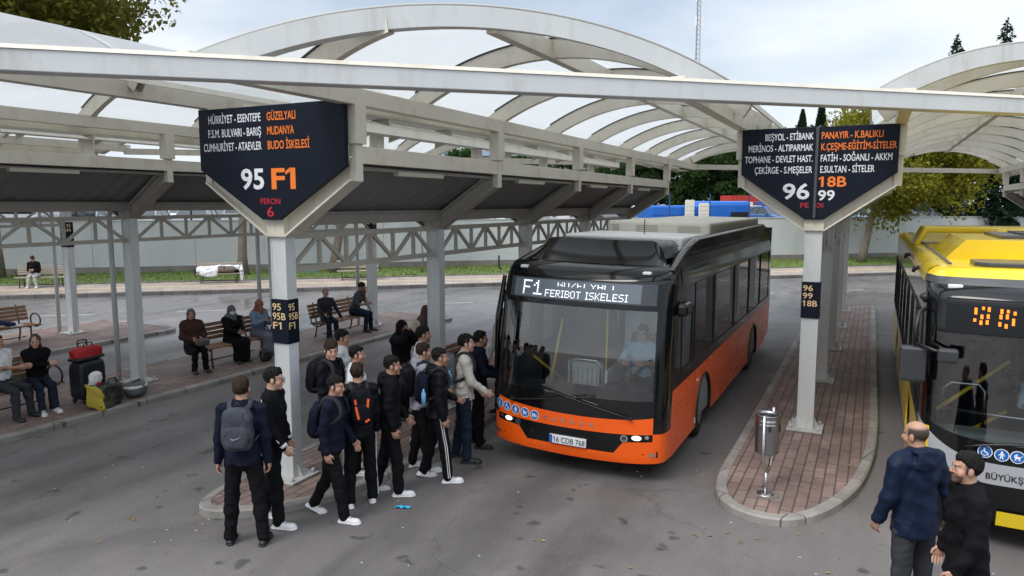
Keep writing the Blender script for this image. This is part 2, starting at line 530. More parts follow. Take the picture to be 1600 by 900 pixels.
flat('road', [(-700, -700), (700, -700), (700, 900), (-700, 900)], 0, M_asph)
KH = 0.10
def island(pts, kw=0.13):
    """raised platform: kerb ring and paved top; pts counter-clockwise"""
    c = [Vector((x, y)) for x, y in pts]
    n = len(c)
    inner = []
    for i in range(n):
        a, b, d = c[i - 1], c[i], c[(i + 1) % n]
        e1 = (b - a).normalized(); e2 = (d - b).normalized()
        nn = (Vector((-e1.y, e1.x)) + Vector((-e2.y, e2.x))).normalized()
        inner.append(b + nn * kw)
    k = MB()
    for i in range(n):
        j = (i + 1) % n
        o0, o1, i0, i1 = c[i], c[j], inner[i], inner[j]
        rr = 0.02
        q0 = o0 + (i0 - o0) * 0.18; q1 = o1 + (i1 - o1) * 0.18
        k.add([(o0.x, o0.y, -0.02), (o1.x, o1.y, -0.02), (o1.x, o1.y, KH - rr), (o0.x, o0.y, KH - rr), (q0.x, q0.y, KH), (q1.x, q1.y, KH), (i1.x, i1.y, KH), (i0.x, i0.y, KH)],
              [(0, 1, 2, 3), (3, 2, 5, 4), (4, 5, 6, 7)])
    tag(k.build('kerb', M_kerb), kind='structure')
    p = MB(); p.add([(q.x, q.y, KH - 0.006) for q in inner], [list(range(n))])
    tag(p.build('pavement', M_paver), kind='structure')
def rounded(x0, x1, yf, ye, fr, rr=0.4, skew=0.0):
    """platform outline with a round nose at the front (yf) and a blunt back"""
    pts = []
    cx, hw = (x0 + x1) / 2, (x1 - x0) / 2
    for k in range(17):
        a = math.pi + math.pi * k / 16
        pts.append((cx + hw * math.cos(a), yf + fr + fr * math.sin(a) + skew * (math.cos(a))))
    for cxx, a0 in ((x1 - rr, 0), (x0 + rr, 90)):
        for k in range(6):
            a = R(a0 + 90 * k / 5)
            pts.append((cxx + rr * math.cos(a), ye - rr + rr * math.sin(a)))
    return pts
def smooth(pts, n=4):
    out = []
    for i in range(len(pts) - 1):
        p0, p1, p2, p3 = (Vector(pts[max(0, min(len(pts) - 1, j))]) for j in (i - 1, i, i + 1, i + 2))
        for k in range(n):
            t = k / n
            out.append(tuple(0.5 * (2 * p1 + (p2 - p0) * t + (2 * p0 - 5 * p1 + 4 * p2 - p3) * t * t + (3 * p1 - p0 - 3 * p2 + p3) * t ** 3)))
    return out + [tuple(pts[-1])]
island(smooth([(-1.68, 10.6), (-1.67, 9.5), (-1.55, 8.8), (-1.3, 8.45), (-0.95, 8.32), (-0.6, 8.45), (-0.27, 8.95), (0.02, 9.9), (0.18, 11.3), (0.23, 13)]) + [(0.2, 27.7), (0.05, 28.0), (-1.5, 28.0), (-1.72, 27.7)])
island(smooth([(-7.25, 7.6), (-7.22, 6.7), (-7.14, 6.1), (-6.98, 5.78), (-6.72, 5.68), (-6.3, 5.9), (-5.95, 6.28), (-5.7, 6.8), (-5.55, 7.6)]) + [(-5.45, 24.3), (-5.6, 24.6), (-7.2, 24.6), (-7.35, 24.3)])
island(rounded(-14.25, -11.62, -1.0, 19.6, 1.4, skew=0.5))
island(rounded(-21.0, -17.6, -6.0, 14.3, 1.4, skew=0.5))
island(rounded(4.3, 6.3, 13.0, 32.0, 1.5, skew=0.5))

# far pavement, lawn, parking terrace
def strip(name, t0, t1, z, m, s0=-60, s1=110):
    mb = MB(); mb.add([st(s0, t0, z), st(s1, t0, z), st(s1, t1, z), st(s0, t1, z)], [(0, 1, 2, 3)])
    return tag(mb.build(name, m), kind='structure')
k = MB()
M_kerb2 = pavers('dark stone kerb', (0.13, 0.125, 0.12), (0.10, 0.095, 0.09), (0.03, 0.03, 0.03), 0.9, 3, -YAW_U, 0.02)
k.box(-60, 110, 31.3, 31.46, -0.05, 0.15, M=Matrix.Rotation(YAW_U, 4, 'Z'), c=0.015)
k.box(-60, 110, 35.0, 35.12, -0.05, 0.19, M=Matrix.Rotation(YAW_U, 4, 'Z'), c=0.015)
tag(k.build('kerb', M_kerb2), kind='structure')
strip('pavement', 31.46, 35.0, 0.14, M_walk)
strip('pavement', 33.0, 33.3, 0.144, mat('yellow guide tiles', (0.5, 0.41, 0.24), 0.7, var=0.1, scale=5))
strip('lawn', 35.12, 40.4, 0.16, M_grass0)
strip('parking_ground', 40.75, 420, 1.95, mat('parking asphalt', (0.15, 0.15, 0.15), 0.8, var=0.15, scale=0.4), -300, 500)

def grass_blades():
    n = 26000
    s = RNG.uniform(-22, 44, n); t = RNG.uniform(35.16, 40.2, n)
    keep = RNG.random(n) < 0.85
    s, t = s[keep], t[keep]; n = len(s)
    h = RNG.uniform(0.05, 0.13, n); a = RNG.uniform(0, math.pi, n); lean = RNG.normal(0, 0.04, (n, 2)); w = RNG.uniform(0.015, 0.035, n)
    c = np.stack([s * 0.767 - t * 0.642, s * 0.642 + t * 0.767, np.full(n, 0.155)], 1)
    d = np.stack([np.cos(a) * w, np.sin(a) * w, np.zeros(n)], 1)
    top = c + np.concatenate([lean, h[:, None]], 1)
    v = np.stack([c - d, c + d, top], 1).reshape(-1, 3)
    o = fast_mesh('grass', v, np.arange(3 * n).reshape(-1, 3), smooth=False)
    return tag(link('grass', o, None, [M_grass]), kind='stuff', label='short green grass growing along the foot of the wall', cat='grass')

def fast_mesh(name, v, f, mi=None, smooth=True):
    me = bpy.data.meshes.new(name)
    v = np.asarray(v, np.float32); f = np.asarray(f, np.int32)
    k = f.shape[1]
    me.vertices.add(len(v)); me.vertices.foreach_set('co', v.ravel())
    me.loops.add(f.size); me.loops.foreach_set('vertex_index', f.ravel())
    me.polygons.add(len(f))
    me.polygons.foreach_set('loop_start', np.arange(0, f.size, k, dtype=np.int32))
    me.polygons.foreach_set('use_smooth', np.full(len(f), smooth))
    if mi is not None: me.polygons.foreach_set('material_index', np.asarray(mi, np.int32))
    me.update(calc_edges=True)
    return me
grass_blades()

# faded lane dashes and an arrow on the far road
dm = MB()
for k in range(16):
    a, b = -22 + k * 4.2, -22 + k * 4.2 + 1.7
    dm.add([st(a, 26.2, 0.004), st(b, 26.2, 0.004), st(b, 26.32, 0.004), st(a, 26.32, 0.004)], [(0, 1, 2, 3)])
tag(dm.build('road_marking', M_roadpaint), kind='structure')
am = MB()
A = T(-16.6, 15.6, 0.004, rz=R(75))
am.add([(-1.0, -0.1, 0), (0.3, -0.1, 0), (0.3, -0.33, 0), (1.1, 0, 0), (0.3, 0.33, 0), (0.3, 0.1, 0), (-1.0, 0.1, 0)], [(0, 1, 2, 3, 4, 5, 6)], M=A)
tag(am.build('road_marking', M_roadpaint), kind='structure')

# boundary wall with its parts
wt = thing('boundary_wall', 'long pale grey rendered wall behind the grass verge', 'wall', st(0, 40.55), YAW_U)
w = MB(); 
for k in range(34):
    w.box(-55 + k * 4.8, -55 + k * 4.8 + 4.785, -0.12, 0.12, 0.45, 2.72)
w.build('wall_panel', M_wall, wt)
w = MB(); w.box(-55, 108, -0.17, 0.17, 0, 0.45, c=0.01); w.build('plinth', mat('stained concrete plinth', (0.2, 0.18, 0.16), 0.8, var=0.25, scale=1.5), wt)
w = MB(); w.box(-55, 108, -0.15, 0.15, 2.72, 2.78, c=0.008); w.build('coping', mat('grey coping', (0.4, 0.41, 0.4), 0.7, var=0.1, scale=2), wt)

# ------------------------------------------------------------------ the shelters
FX, FY, FM = -5.45, 4.43, 0.895          # front line of all the roofs: Y = FY + FM*(X-FX)
def yfront(x): return FY + FM * (x - FX)
def yrear(x): return 24.7 + 0.87 * (x + 5.45)
ZL0, ZL1, ZU0, ZU1 = 4.07, 4.27, 4.73, 4.92

def shelter(ax, hw, cols, label, pipe=False, truss=True, zo=0.0, dl=0.0):
    root = thing('platform_canopy', label, 'canopy', (ax, cols[0], KH), 0, 'steel canopies standing on the platforms')
    g0 = -KH
    P = lambda mb, name, m, bevel=0.006: mb.build(name, m, root, bevel)
    org = Vector((ax, cols[0], KH))
    Z = lambda z: z + zo
    L = T(-ax, -cols[0], -KH)       # parts are written in world coordinates
    yb0, yb1 = yfront(ax), yrear(ax)
    for i, y in enumerate(cols):
        c = MB()
        c.box(ax - 0.115, ax + 0.115, y - 0.078, y + 0.078, KH, Z(3.21), M=L, c=0.012)
        c.box(ax - 0.122, ax - 0.104, y - 0.086, y + 0.086, KH, Z(3.2), M=L)
        c.box(ax + 0.104, ax + 0.122, y - 0.086, y + 0.086, KH, Z(3.2), M=L)
        col = c.build('column', M_white, root)
        b = MB(); b.box(ax - 0.26, ax + 0.26, y - 0.25, y + 0.25, KH - 0.002, KH + 0.028, M=L, c=0.006)
        for dx, dy, rot in ((0.135, 0, 0), (-0.135, 0, 180)):
            s_ = 1 if rot == 0 else -1
            b.prism([(ax + s_ * 0.118, KH + 0.02), (ax + s_ * 0.22, KH + 0.02), (ax + s_ * 0.118, KH + 0.2)], y - 0.012, y + 0.012, 'y', M=L)
        for dx in (-0.2, 0.2):
            for dy in (-0.19, 0.19):
                b.tube([(ax + dx, y + dy, KH + 0.02), (ax + dx, y + dy, KH + 0.085)], 0.022, 6, M=L)
        b.build('base_plate', mat('chipped base paint', (0.5, 0.5, 0.48), 0.6, var=0.2, scale=8, dirt=((0.2, 0.12, 0.07), 0.7, 9)) if 'chipped base paint' not in bpy.data.materials else bpy.data.materials['chipped base paint'], col)
        first = i == 0
        for sgn in (-1, 1):
            X = lambda d: ax + sgn * d
            a = MB()
            ZE = zo + (dl if sgn < 0 else 0)
            lo0, lo1, up1, up0 = (0.13, Z(3.2)), (hw, Z(3.88)), (hw, Z(4.14)), (0.13, Z(3.43))
            web = [(X(d), z) for d, z in (lo0, lo1, up1, up0)]
            a.prism(web, y - 0.035, y + 0.035, 'y', M=L)
            for (d0, z0), (d1, z1) in ((lo0, lo1), (up0, up1)):
                a.bar((X(d0), y, z0), (X(d1), y, z1), 0.24, 0.025, M=L, up=(0, 0, 1))
            a.box(min(X(0), X(0.14)), max(X(0), X(0.14)), y - 0.12, y + 0.12, Z(3.2), Z(3.46), M=L)
            P(a, 'arm', M_paint if first else M_paint_shade, 0.004)
            p = MB()
            p.box(X(hw) - 0.055, X(hw) + 0.055, y - 0.06, y + 0.06, Z(3.86), Z(ZL1) + 0.02, M=L)
            p.box(X(hw) - 0.085, X(hw) + 0.085, y - 0.10, y + 0.10, Z(ZL1) + 0.02, ZU0 + ZE, M=L)
            P(p, 'post', M_paint)
        if pipe:
            d = MB(); d.tube([(ax - 0.42, y - 0.12, KH), (ax - 0.42, y - 0.12, Z(3.25)), (ax - 0.25, y - 0.12, Z(3.5))], 0.05, 10, M=L)
            d.build('drain_pipe', M_white, root)
        if truss and i:
            ya, yb = cols[i - 1] + 0.11, cols[i] - 0.11
            t = MB()
            t.box(ax - 0.04, ax + 0.04, ya, yb, Z(3.16), Z(3.235), M=L); t.box(ax - 0.04, ax + 0.04, ya, yb, Z(2.73), Z(2.80), M=L)
            nn = 6
            for k in range(nn):
                a0, a1 = ya + (yb - ya) * k / nn, ya + (yb - ya) * (k + 1) / nn
                za, zb = (Z(2.77), Z(3.2)) if k % 2 == 0 else (Z(3.2), Z(2.77))
                t.bar((ax, a0, za), (ax, a1, zb), 0.05, 0.045, M=L, up=(1, 0, 0))
                if k: t.box(ax - 0.024, ax + 0.024, a0 - 0.024, a0 + 0.024, Z(2.8), Z(3.16), M=L)
            P(t, 'truss', M_truss, 0)
    ystart, yend = yb0, yb1
    for sgn in (-1, 1):
        x = ax + sgn * hw; ZE = zo + (dl if sgn < 0 else 0)
        b = MB(); b.box(x - 0.045, x + 0.045, cols[0] + 0.02 if cols[0] > yfront(x) else yfront(x), min(yrear(x), cols[-1] + 0.05), Z(ZL0), Z(ZL1), M=L)
        P(b, 'lower_beam', M_paint)
        b = MB(); b.box(x - 0.075, x + 0.075, yfront(x) + 0.12, yrear(x), ZU0 + ZE, ZU1 + ZE, M=L)
        P(b, 'upper_beam', M_paint)
        # dark sheet of the gutter roof, ribbed along the fall
        y0_, y1_ = cols[0] + 0.13, cols[-1] + 0.2
        ny = int((y1_ - y0_) / 0.075)
        rows = []
        for k in range(ny + 1):
            yy = y0_ + (y1_ - y0_) * k / ny
            o = 0.016 if (k // 2) % 2 else 0.0
            rows.append([(ax + sgn * 0.02, yy, Z(3.485) + o), (ax + sgn * (hw - 0.07), yy, Z(4.10) + o)])
        g = MB(); g.grid(rows, M=L, smooth=False); P(g, 'gutter_sheet', M_dark, 0)
        e = MB(); e.box(ax + sgn * (hw - 0.1) - 0.035, ax + sgn * (hw - 0.1) + 0.035, y0_, y1_, Z(4.0), Z(4.045), M=L); P(e, 'sheet_edge', M_brown, 0)
        cb = MB(); cb.tube([(x - 0.06 * sgn, yy, Z(ZL0) - 0.012 - 0.012 * (j_ % 2)) for j_, yy in enumerate(np.linspace(cols[0] + 0.2, cols[-1], 15))], 0.011, 5, M=L); cb.build('cable', M_black, root)
        for a_, b_ in zip(cols[:-1], cols[1:]):
            m_ = a_ + 0.42 * (b_ - a_)
            f = MB(); f.box(x - 0.11 * sgn - 0.05, x - 0.11 * sgn + 0.05, m_ - 0.55, m_ + 0.55, Z(3.955), Z(4.02), M=L, c=0.012)
            P(f, 'tube_light', M_fix, 0)
    v = MB(); v.box(ax - 0.15, ax + 0.15, cols[0] + 0.13, cols[-1] + 0.2, Z(3.33), Z(3.47), M=L); v.box(ax - 0.17, ax + 0.17, cols[0] + 0.13, cols[-1] + 0.2, Z(3.47), Z(3.5), M=L)
    P(v, 'valley_beam', M_brown)
    return root

M_paint_shade = mat('shaded arm paint', (0.42, 0.395, 0.35), 0.55, var=0.08, scale=3)  # canopy paint darkened: shade under the roof put into the arm colour
M_fix = mat('lamp housing', (0.58, 0.56, 0.47), 0.5)
colsA = [6.90 + 3.55 * k for k in range(5)]
colsB = [12.05 + 3.55 * k for k in range(5)]
cols2 = [1.85 + 3.8 * k for k in range(5)]
cols3 = [-2.4 + 3.69 * k for k in range(5)]
colsR = [17.3 + 3.55 * k for k in range(5)]
shelter(-6.60, 1.17, colsA, 'canopy frame on the platform where the queue stands, with the 95 F1 sign', dl=0.08)
shelter(-0.81, 1.09, colsB, 'canopy frame on the narrow platform right of the orange bus, with the 96 99 sign')
shelter(-12.95, 1.17, cols2, 'canopy frame on the platform with the luggage and three seated women', True, zo=0.14)
shelter(-19.5, 1.17, cols3, 'canopy frame on the platform nearest the far road, its column lettered 93', True, zo=0.28)
shelter(5.25, 1.09, colsR, 'canopy frame beyond the yellow bus, cut off by the picture edge')

M_sheet = milky('milky roof sheet', (0.70, 0.72, 0.725), 0.55, 0.06)
def vault(xl, xr, ya_first, label, shift=0.0, pitch=2.26, Rr=3.88, over=0.40, zo=0.0, gy=(0, 0)):
    half = (xr - xl) / 2; xc = (xl + xr) / 2 + shift
    zc = 5.18 + zo - math.sqrt(Rr * Rr - half * half); zt = zc + Rr; FO = 0.80
    zx = lambda x: zc + math.sqrt(max(Rr * Rr - (x - xc) ** 2, 0.01))
    root = thing('vault_roof', label, 'roof', (xc, yfront(xc), 4.86), 0, 'barrel vault roofs over the bus lanes')
    L = T(-xc, -yfront(xc), -4.86)
    xs0, xs1 = xl - over, xr + over
    nx = 40
    D = 0.24
    # front and rear arch in the slanting end planes
    for nm, yf, sg, mm in (('front_arch', yfront, 1, M_white), ('rear_arch', yrear, -1, M_paint)):
        a = MB()
        rows = [[], [], [], []]
        for k in range(nx + 1):
            x = xs0 + (xs1 - xs0) * k / nx
            dx, dz = (x - xc) / Rr, (zx(x) - zc) / Rr
            for r_, (dd, oy) in enumerate(((0.0, 0.0), (-0.205, 0.0), (-0.205, 0.14), (0.0, 0.14))):
                xx = x + dd * dx
                rows[r_].append((xx, yf(xx) + (FO if sg > 0 else 0.3) * sg + sg * oy, zx(x) + dd * dz))
        rows.append(rows[0])
        a.grid(rows, M=L, smooth=False, flip=sg < 0)
        for k in (0, nx):
            a.add([rows[i][k] for i in range(4)], [(0, 1, 2, 3) if k else (3, 2, 1, 0)], M=L)
        a.build(nm, mm, root)
        c = MB(); c.tube([(rows[0][k][0], rows[0][k][1] + sg * 0.02, rows[0][k][2] + 0.012) for k in range(nx + 1)], 0.016, 6, M=L)
        c.build('edge_trim', M_edge, root)
    ys = []
    y = ya_first
    while y > yfront(xl): y -= pitch
    y += pitch
    while y < yrear(xr):
        ys.append(y); y += pitch
    for y in ys:
        xa, xb = xl - 0.33, xr + 0.33
        xfr = FX + (y - FO - 0.06 - FY) / FM; xb = min(xb, xfr)
        xre = -5.45 + (y + 0.4 - 24.7) / 0.87; xa = max(xa, xre)
        if xb - xa < 0.5: continue
        rows = [[], [], [], []]
        for k in range(25):
            x = xa + (xb - xa) * k / 24
            dx, dz = (x - xc) / Rr, (zx(x) - zc) / Rr
            for r_, (dd, oy) in enumerate(((-0.015, -0.05), (-D, -0.05), (-D, 0.05), (-0.015, 0.05))):
                rows[r_].append((x + dd * dx, y + oy, zx(x) + dd * dz))
        rows.append(rows[0])
        r = MB(); r.grid(rows, M=L, smooth=False); r.build('rib', M_paint, root)
        r = MB(); r.tube([(x_, y - 0.06, z_ + 0.008) for x_, _, z_ in rows[0][1:-2]], 0.012, 5, M=L); r.build('gasket', M_black, root)
    lines = [-99.0] + ys + [99.0]
    for a_, b_ in zip(lines[:-1], lines[1:]):
        rows = []
        for k in range(nx + 1):
            x = xs0 + (xs1 - xs0) * k / nx
            lo, hi = max(a_ + 0.012, yfront(x) + FO + 0.1), min(b_ - 0.012, yrear(x) - 0.30)
            if hi - lo > 0.02: rows.append([(x, lo, zx(x)), (x, hi, zx(x))])
        if len(rows) > 2:
            g = MB(); g.grid(rows, M=L, smooth=True); g.build('roof_sheet', M_sheet, root)
    # ridge purlin, eaves gutter strips
    p = MB(); p.box(xc - 0.06, xc + 0.06, yfront(xc) + FO + 0.1, yrear(xc) - 0.3, zt - D + 0.0, zt - 0.03, M=L); p.build('ridge_purlin', M_paint, root, 0.006)
    for x, s_, xt, g0_ in ((xs0, -1, xl, gy[0]), (xs1, 1, xr, gy[1])):
        ya_, yb_ = yfront(x) + FO + 0.15, yrear(x) - 0.3
        e = MB(); e.box(x - 0.015, x + 0.015, ya_, yb_, zx(x) - 0.07, zx(x) - 0.004, M=L); e.build('eaves_strip', M_paint, root)
        yg = max(ya_, g0_); xi, xo = xt + s_ * 0.085, xt + s_ * 0.37
        g = MB(); g.box(min(xi, xo), max(xi, xo), yg, yb_, 4.66 + zo, 4.685 + zo, M=L); g.box(xo - 0.012, xo + 0.012, yg, yb_, 4.66 + zo, 4.82 + zo, M=L)
        yy = yg + 0.6
        while yy < yb_:
            g.prism([(xi, 4.655 + zo), (xo, 4.655 + zo), (xi, 4.57 + zo)], yy - 0.02, yy + 0.02, 'y', M=L); yy += 1.5
        g.build('gutter', M_paint, root)
    t = MB(); t.bar((xl, yrear(xl) - 0.15, 4.82 + zo), (xr, yrear(xr) - 0.15, 4.82 + zo), 0.12, 0.16, M=L); t.build('tie_beam', M_paint, root, 0.005)
M_edge = mat('grey edge trim', (0.42, 0.41, 0.38), 0.5)
vault(-6.60 + 1.17, -0.81 - 1.09, 8.45, 'barrel vault roof arching over the orange bus lane', gy=(7.1, 12.3))
vault(-12.95 + 1.17, -6.60 - 1.17, 8.0, 'barrel vault roof over the lane left of the 95 F1 sign', 0.0, zo=0.1, gy=(0, 7.1))
vault(-19.5 + 1.17, -12.95 - 1.17, 8.0, 'barrel vault roof farthest left, over the lane beside the luggage platform', 0.0, zo=0.2)
vault(-0.81 + 1.09, 5.25 - 1.09, 14.2, 'barrel vault roof over the yellow bus lane', 0.0, gy=(12.3, 17.5))

fb = MB()
P0, P1 = Vector((-17, yfront(-17), 0)), Vector((10, yfront(10), 0))
d_ = (P1 - P0).normalized(); ln = (P1 - P0).length
Mb = Matrix.Translation(P0) @ Matrix.Rotation(math.atan2(d_.y, d_.x), 4, 'Z')
k = 0.0
beam = thing('cross_beam', 'long pale straight beam running across the front ends of all the roofs', 'beam', P0 + Vector((0, 0, 4.63)))
Mb2 = Matrix.Translation((0, 0, -4.63)) @ Matrix.Rotation(math.atan2(d_.y, d_.x), 4, 'Z')
fb.box(0, 13.6, -0.1, 0.1, 4.66, 4.835, M=Mb2); fb.box(13.606, ln, -0.1, 0.1, 4.66, 4.835, M=Mb2)
fb.build('beam_face', M_white, beam, 0.008)
fl = MB(); fl.prism([(-0.112, 4.835), (0.112, 4.835), (0.112, 4.872), (-0.09, 4.872)], 0, ln, 'x', M=Mb2)
fl.build('cap_flashing', M_paint, beam)
# ------------------------------------------------------------------ route signs
M_navy = mat('dark navy sign sheet', (0.0045, 0.008, 0.018), 0.45, var=0.1, scale=3, spec=0.2)
M_txtw = mat('white sign lettering', (0.72, 0.74, 0.78), 0.5)
M_txto = mat('orange sign lettering', (0.85, 0.2, 0.02), 0.5)
M_txtr = mat('red sign lettering', (0.5, 0.02, 0.04), 0.5)
M_txty = mat('cream lettering', (0.85, 0.62, 0.32), 0.5)

def route_sign(ax, hw, y, zt, zc, zb, label, rows, nums):
    t = thing('route_sign', label, 'sign', (ax, y, zb), 0, 'platform route signs')
    p = MB()
    p.prism([(-hw, zc - zb), (-0.13, 0), (0.13, 0), (hw, zc - zb), (hw, zt - zb), (-hw, zt - zb)], -0.05, 0.02, 'y')
    p.build('panel', M_navy, t, 0.004)
    put = lambda x, z: (x, -0.053, z - zb)
    for txt, x0, x1, z, h, c, b in rows + nums:
        m = MB()
        lettering(m, txt, put, x0, x1, z, h, 0, b)
        m.build('lettering', {'w': M_txtw, 'o': M_txto, 'r': M_txtr}[c], t)
    return t
ra = []
for i, (a, b, xa, xb) in enumerate((('HÜRRİYET - ESENTEPE', 'GÜZELYALI', -0.98, 0.45), ('F.S.M. BULVARI - BARIŞ', 'MUDANYA', -0.99, 0.42), ('CUMHURİYET - ATAEVLER', 'BUDO İSKELESİ', -1.08, 0.65))):
    z = 4.60 - i * 0.170
    ra.append((a, xa, -0.10, z, 0.098, 'w', 0.012)); ra.append((b, 0.0, xb, z, 0.098, 'o', 0.012))
route_sign(-6.60, 1.16, 6.76, 4.78, 4.03, 3.41, 'dark pointed sign reading 95 F1 above the student queue', ra,
           [('95', -0.46, -0.08, 3.79, 0.25, 'w', 0.025), ('F1', 0.04, 0.42, 3.79, 0.25, 'o', 0.03), ('PERON', -0.15, 0.17, 3.60, 0.07, 'r', 0.005), ('6', -0.05, 0.06, 3.45, 0.12, 'r', 0.01)])
rb = []
for i, (a, b, xa, xb, ca) in enumerate((('BEŞYOL - ETİBANK', 'PANAYIR - K.BALIKLI', -0.74, 0.87, 'o'), ('MERİNOS - ALTIPARMAK', 'K.ÇEŞME-EĞİTİM-SİTELER', -0.98, 1.05, 'o'), ('TOPHANE - DEVLET HAST.', 'FATİH - SOĞANLI - AKKM', -1.03, 1.00, 'w'), ('ÇEKİRGE - S.MEŞELER', 'E.SULTAN - SİTELER', -0.88, 0.78, 'w'))):
    z = 4.59 - i * 0.165 - 0.03
    rb.append((a, xa, -0.055, z, 0.10, 'w', 0.012)); rb.append((b, 0.055, xb, z, 0.10, ca, 0.012))
t = route_sign(-0.81, 1.08, 11.93, 4.74, 4.05, 3.37, 'dark pointed sign reading 96 99 18B above the narrow platform', rb,
           [('96', -0.46, -0.08, 3.68, 0.235, 'w', 0.02), ('18B', 0.04, 0.42, 3.86, 0.15, 'o', 0.02), ('99', 0.04, 0.27, 3.66, 0.15, 'w', 0.02), ('PE', -0.2, -0.08, 3.545, 0.075, 'r', 0.005), ('ON', 0.02, 0.12, 3.545, 0.075, 'r', 0.005)])
m = MB(); m.box(-0.02, 0.02, -0.085, -0.052, 0.02, 1.36); m.build('centre_strip', mat('grey strip', (0.06, 0.06, 0.07), 0.4), t, 0.003)

def notice(ax, y, z0, z1, lines_f, lines_s, label):
    t = thing('column_notice', label, 'sign', (ax, y, z0), 0, 'black platform number panels on the columns')
    h = z1 - z0
    m = MB(); m.box(-0.134, 0.134, -0.100, 0.100, 0, h); m.build('panel', M_navy, t, 0.006)
    for lines, put, w in ((lines_f, lambda x, z: (x, -0.103, z), 0.112), (lines_s, lambda x, z: (0.137, x, z), 0.086)):
        l = MB()
        for i, s in enumerate(lines):
            ch = 0.088
            lettering(l, s, put, -w, -w + 2 * w * len(s) / 3.2, h - 0.05 - ch - i * 0.118, ch, 0, 0.01)
        l.build('lettering', M_txty, t)
    return t
notice(-6.60, 6.90, 1.86, 2.42, ['95', '95B', 'F1'], ['95', '95B', 'F1'], 'black panel numbered 95 95B F1 on the queue platform column')
notice(-0.81, 12.05, 1.86, 2.42, ['96', '99', '18B'], ['96', '99', '18B'], 'black panel numbered 96 99 18B on the column by the steel bin')
notice(-19.5, 12.36, 2.45, 3.12, ['93', '93/A'], ['93', '94'], 'black panel numbered 93 high on the far left column')
notice(-12.95, 17.05, 2.6, 3.15, ['94'], ['94'], 'black panel high on the column behind the seated couple')
pp = MB(); pp.box(0.1225, 0.1245, -0.07, 0.07, 0, 0.28); pp.box(0.1225, 0.1255, -0.068, 0.072, 0.30, 0.60)
o = pp.build('paper_notice', mat('worn white paper', (0.62, 0.65, 0.68), 0.8, var=0.08, scale=9), None); o.location = (-6.60, 6.90, 1.16)
tag(o, 'sheets of white paper taped under the 95 95B F1 column panel', 'notice')
# ------------------------------------------------------------------ the orange and black bus
def lerp(a, b, t): return a + (b - a) * max(0.0, min(1.0, t))
def pwl(pts):
    xs, ys = zip(*pts)
    return lambda v: float(np.interp(v, xs, ys))

M_or = mat('orange bus paint', (0.92, 0.115, 0.004), 0.3, coat=0.35, var=0.03, scale=2)
M_bk = mat('gloss black bus body', (0.006, 0.0065, 0.007), 0.10, spec=0.42)
M_bkm = mat('satin dark grey fairing', (0.05, 0.054, 0.06), 0.28, var=0.1, scale=3, spec=0.6)
M_wroof = mat('white bus roof', (0.80, 0.79, 0.76), 0.5, var=0.06, scale=2, dirt=((0.45, 0.43, 0.4), 0.4, 2))
M_pod = mat('cream roof unit', (0.76, 0.72, 0.62), 0.5, var=0.05, scale=3)
M_wind = glass('windscreen glass', (0.86, 0.92, 0.92), 0.15, 1.0)
M_tint = glass('smoked side glass', (0.10, 0.105, 0.11), 0.12, 1.0)
M_clear = glass('cab side glass', (0.6, 0.68, 0.68), 0.10, 1.0)
M_chrome = mat('chrome letters', (0.8, 0.8, 0.8), 0.2, 1.0)
M_int = mat('grey bus interior', (0.2, 0.21, 0.22), 0.7)
M_intl = mat('pale bus interior panels', (0.55, 0.57, 0.57), 0.6)
M_seat = mat('dark bus seats', (0.02, 0.02, 0.025), 0.8)
M_yel = mat('yellow grab pole', (0.75, 0.5, 0.02), 0.4)
M_lamp = emit('lit headlamp', (1.0, 0.97, 0.9), 0.9)
M_led = emit('white display dots', (0.95, 0.96, 1.0), 1.05)
M_amber = emit('amber display dots', (1.0, 0.19, 0.006), 1.3)
M_disp = mat('display backing', (0.008, 0.009, 0.011), 0.25, spec=0.25)
M_blue = mat('blue pictogram disc', (0.012, 0.12, 0.42), 0.4)
M_pwhite = mat('pictogram white', (0.8, 0.82, 0.84), 0.4)
M_plate = mat('white number plate', (0.75, 0.76, 0.76), 0.4)
M_ink = mat('black plate lettering', (0.01, 0.01, 0.012), 0.5)

def wheel(root, x, y, r, side, name='wheel', steer=0.0, rimcol=None):
    """side = +1: outer face to +x"""
    M = T(x, y, r, rz=steer) @ Euler((0, R(90) * side, 0)).to_matrix().to_4x4()
    m = MB(); m.lathe([(r * 0.58, -0.13), (r * 0.86, -0.14), (r * 0.97, -0.12), (r, -0.07), (r, 0.07), (r * 0.97, 0.12), (r * 0.86, 0.14), (r * 0.58, 0.12)], 36, M=M)
    w = m.build(name, M_rubber, root)
    m = MB(); m.lathe([(r * 0.585, 0.125), (r * 0.56, 0.13), (r * 0.53, 0.09), (r * 0.36, 0.04), (r * 0.34, 0.10), (r * 0.2, 0.12), (0.001, 0.12)], 30, M=M)
    for k in range(10):
        a = 2 * math.pi * k / 10
        m.tube([(r * 0.27 * math.cos(a), r * 0.27 * math.sin(a), 0.10), (r * 0.27 * math.cos(a), r * 0.27 * math.sin(a), 0.145)], 0.016, 6, M=M)
    m.build('rim', rimcol or bpy.data.materials['wheel rim paint'], w)
mat('wheel rim paint', (0.22, 0.22, 0.22), 0.45, 0.5, var=0.2, scale=10)

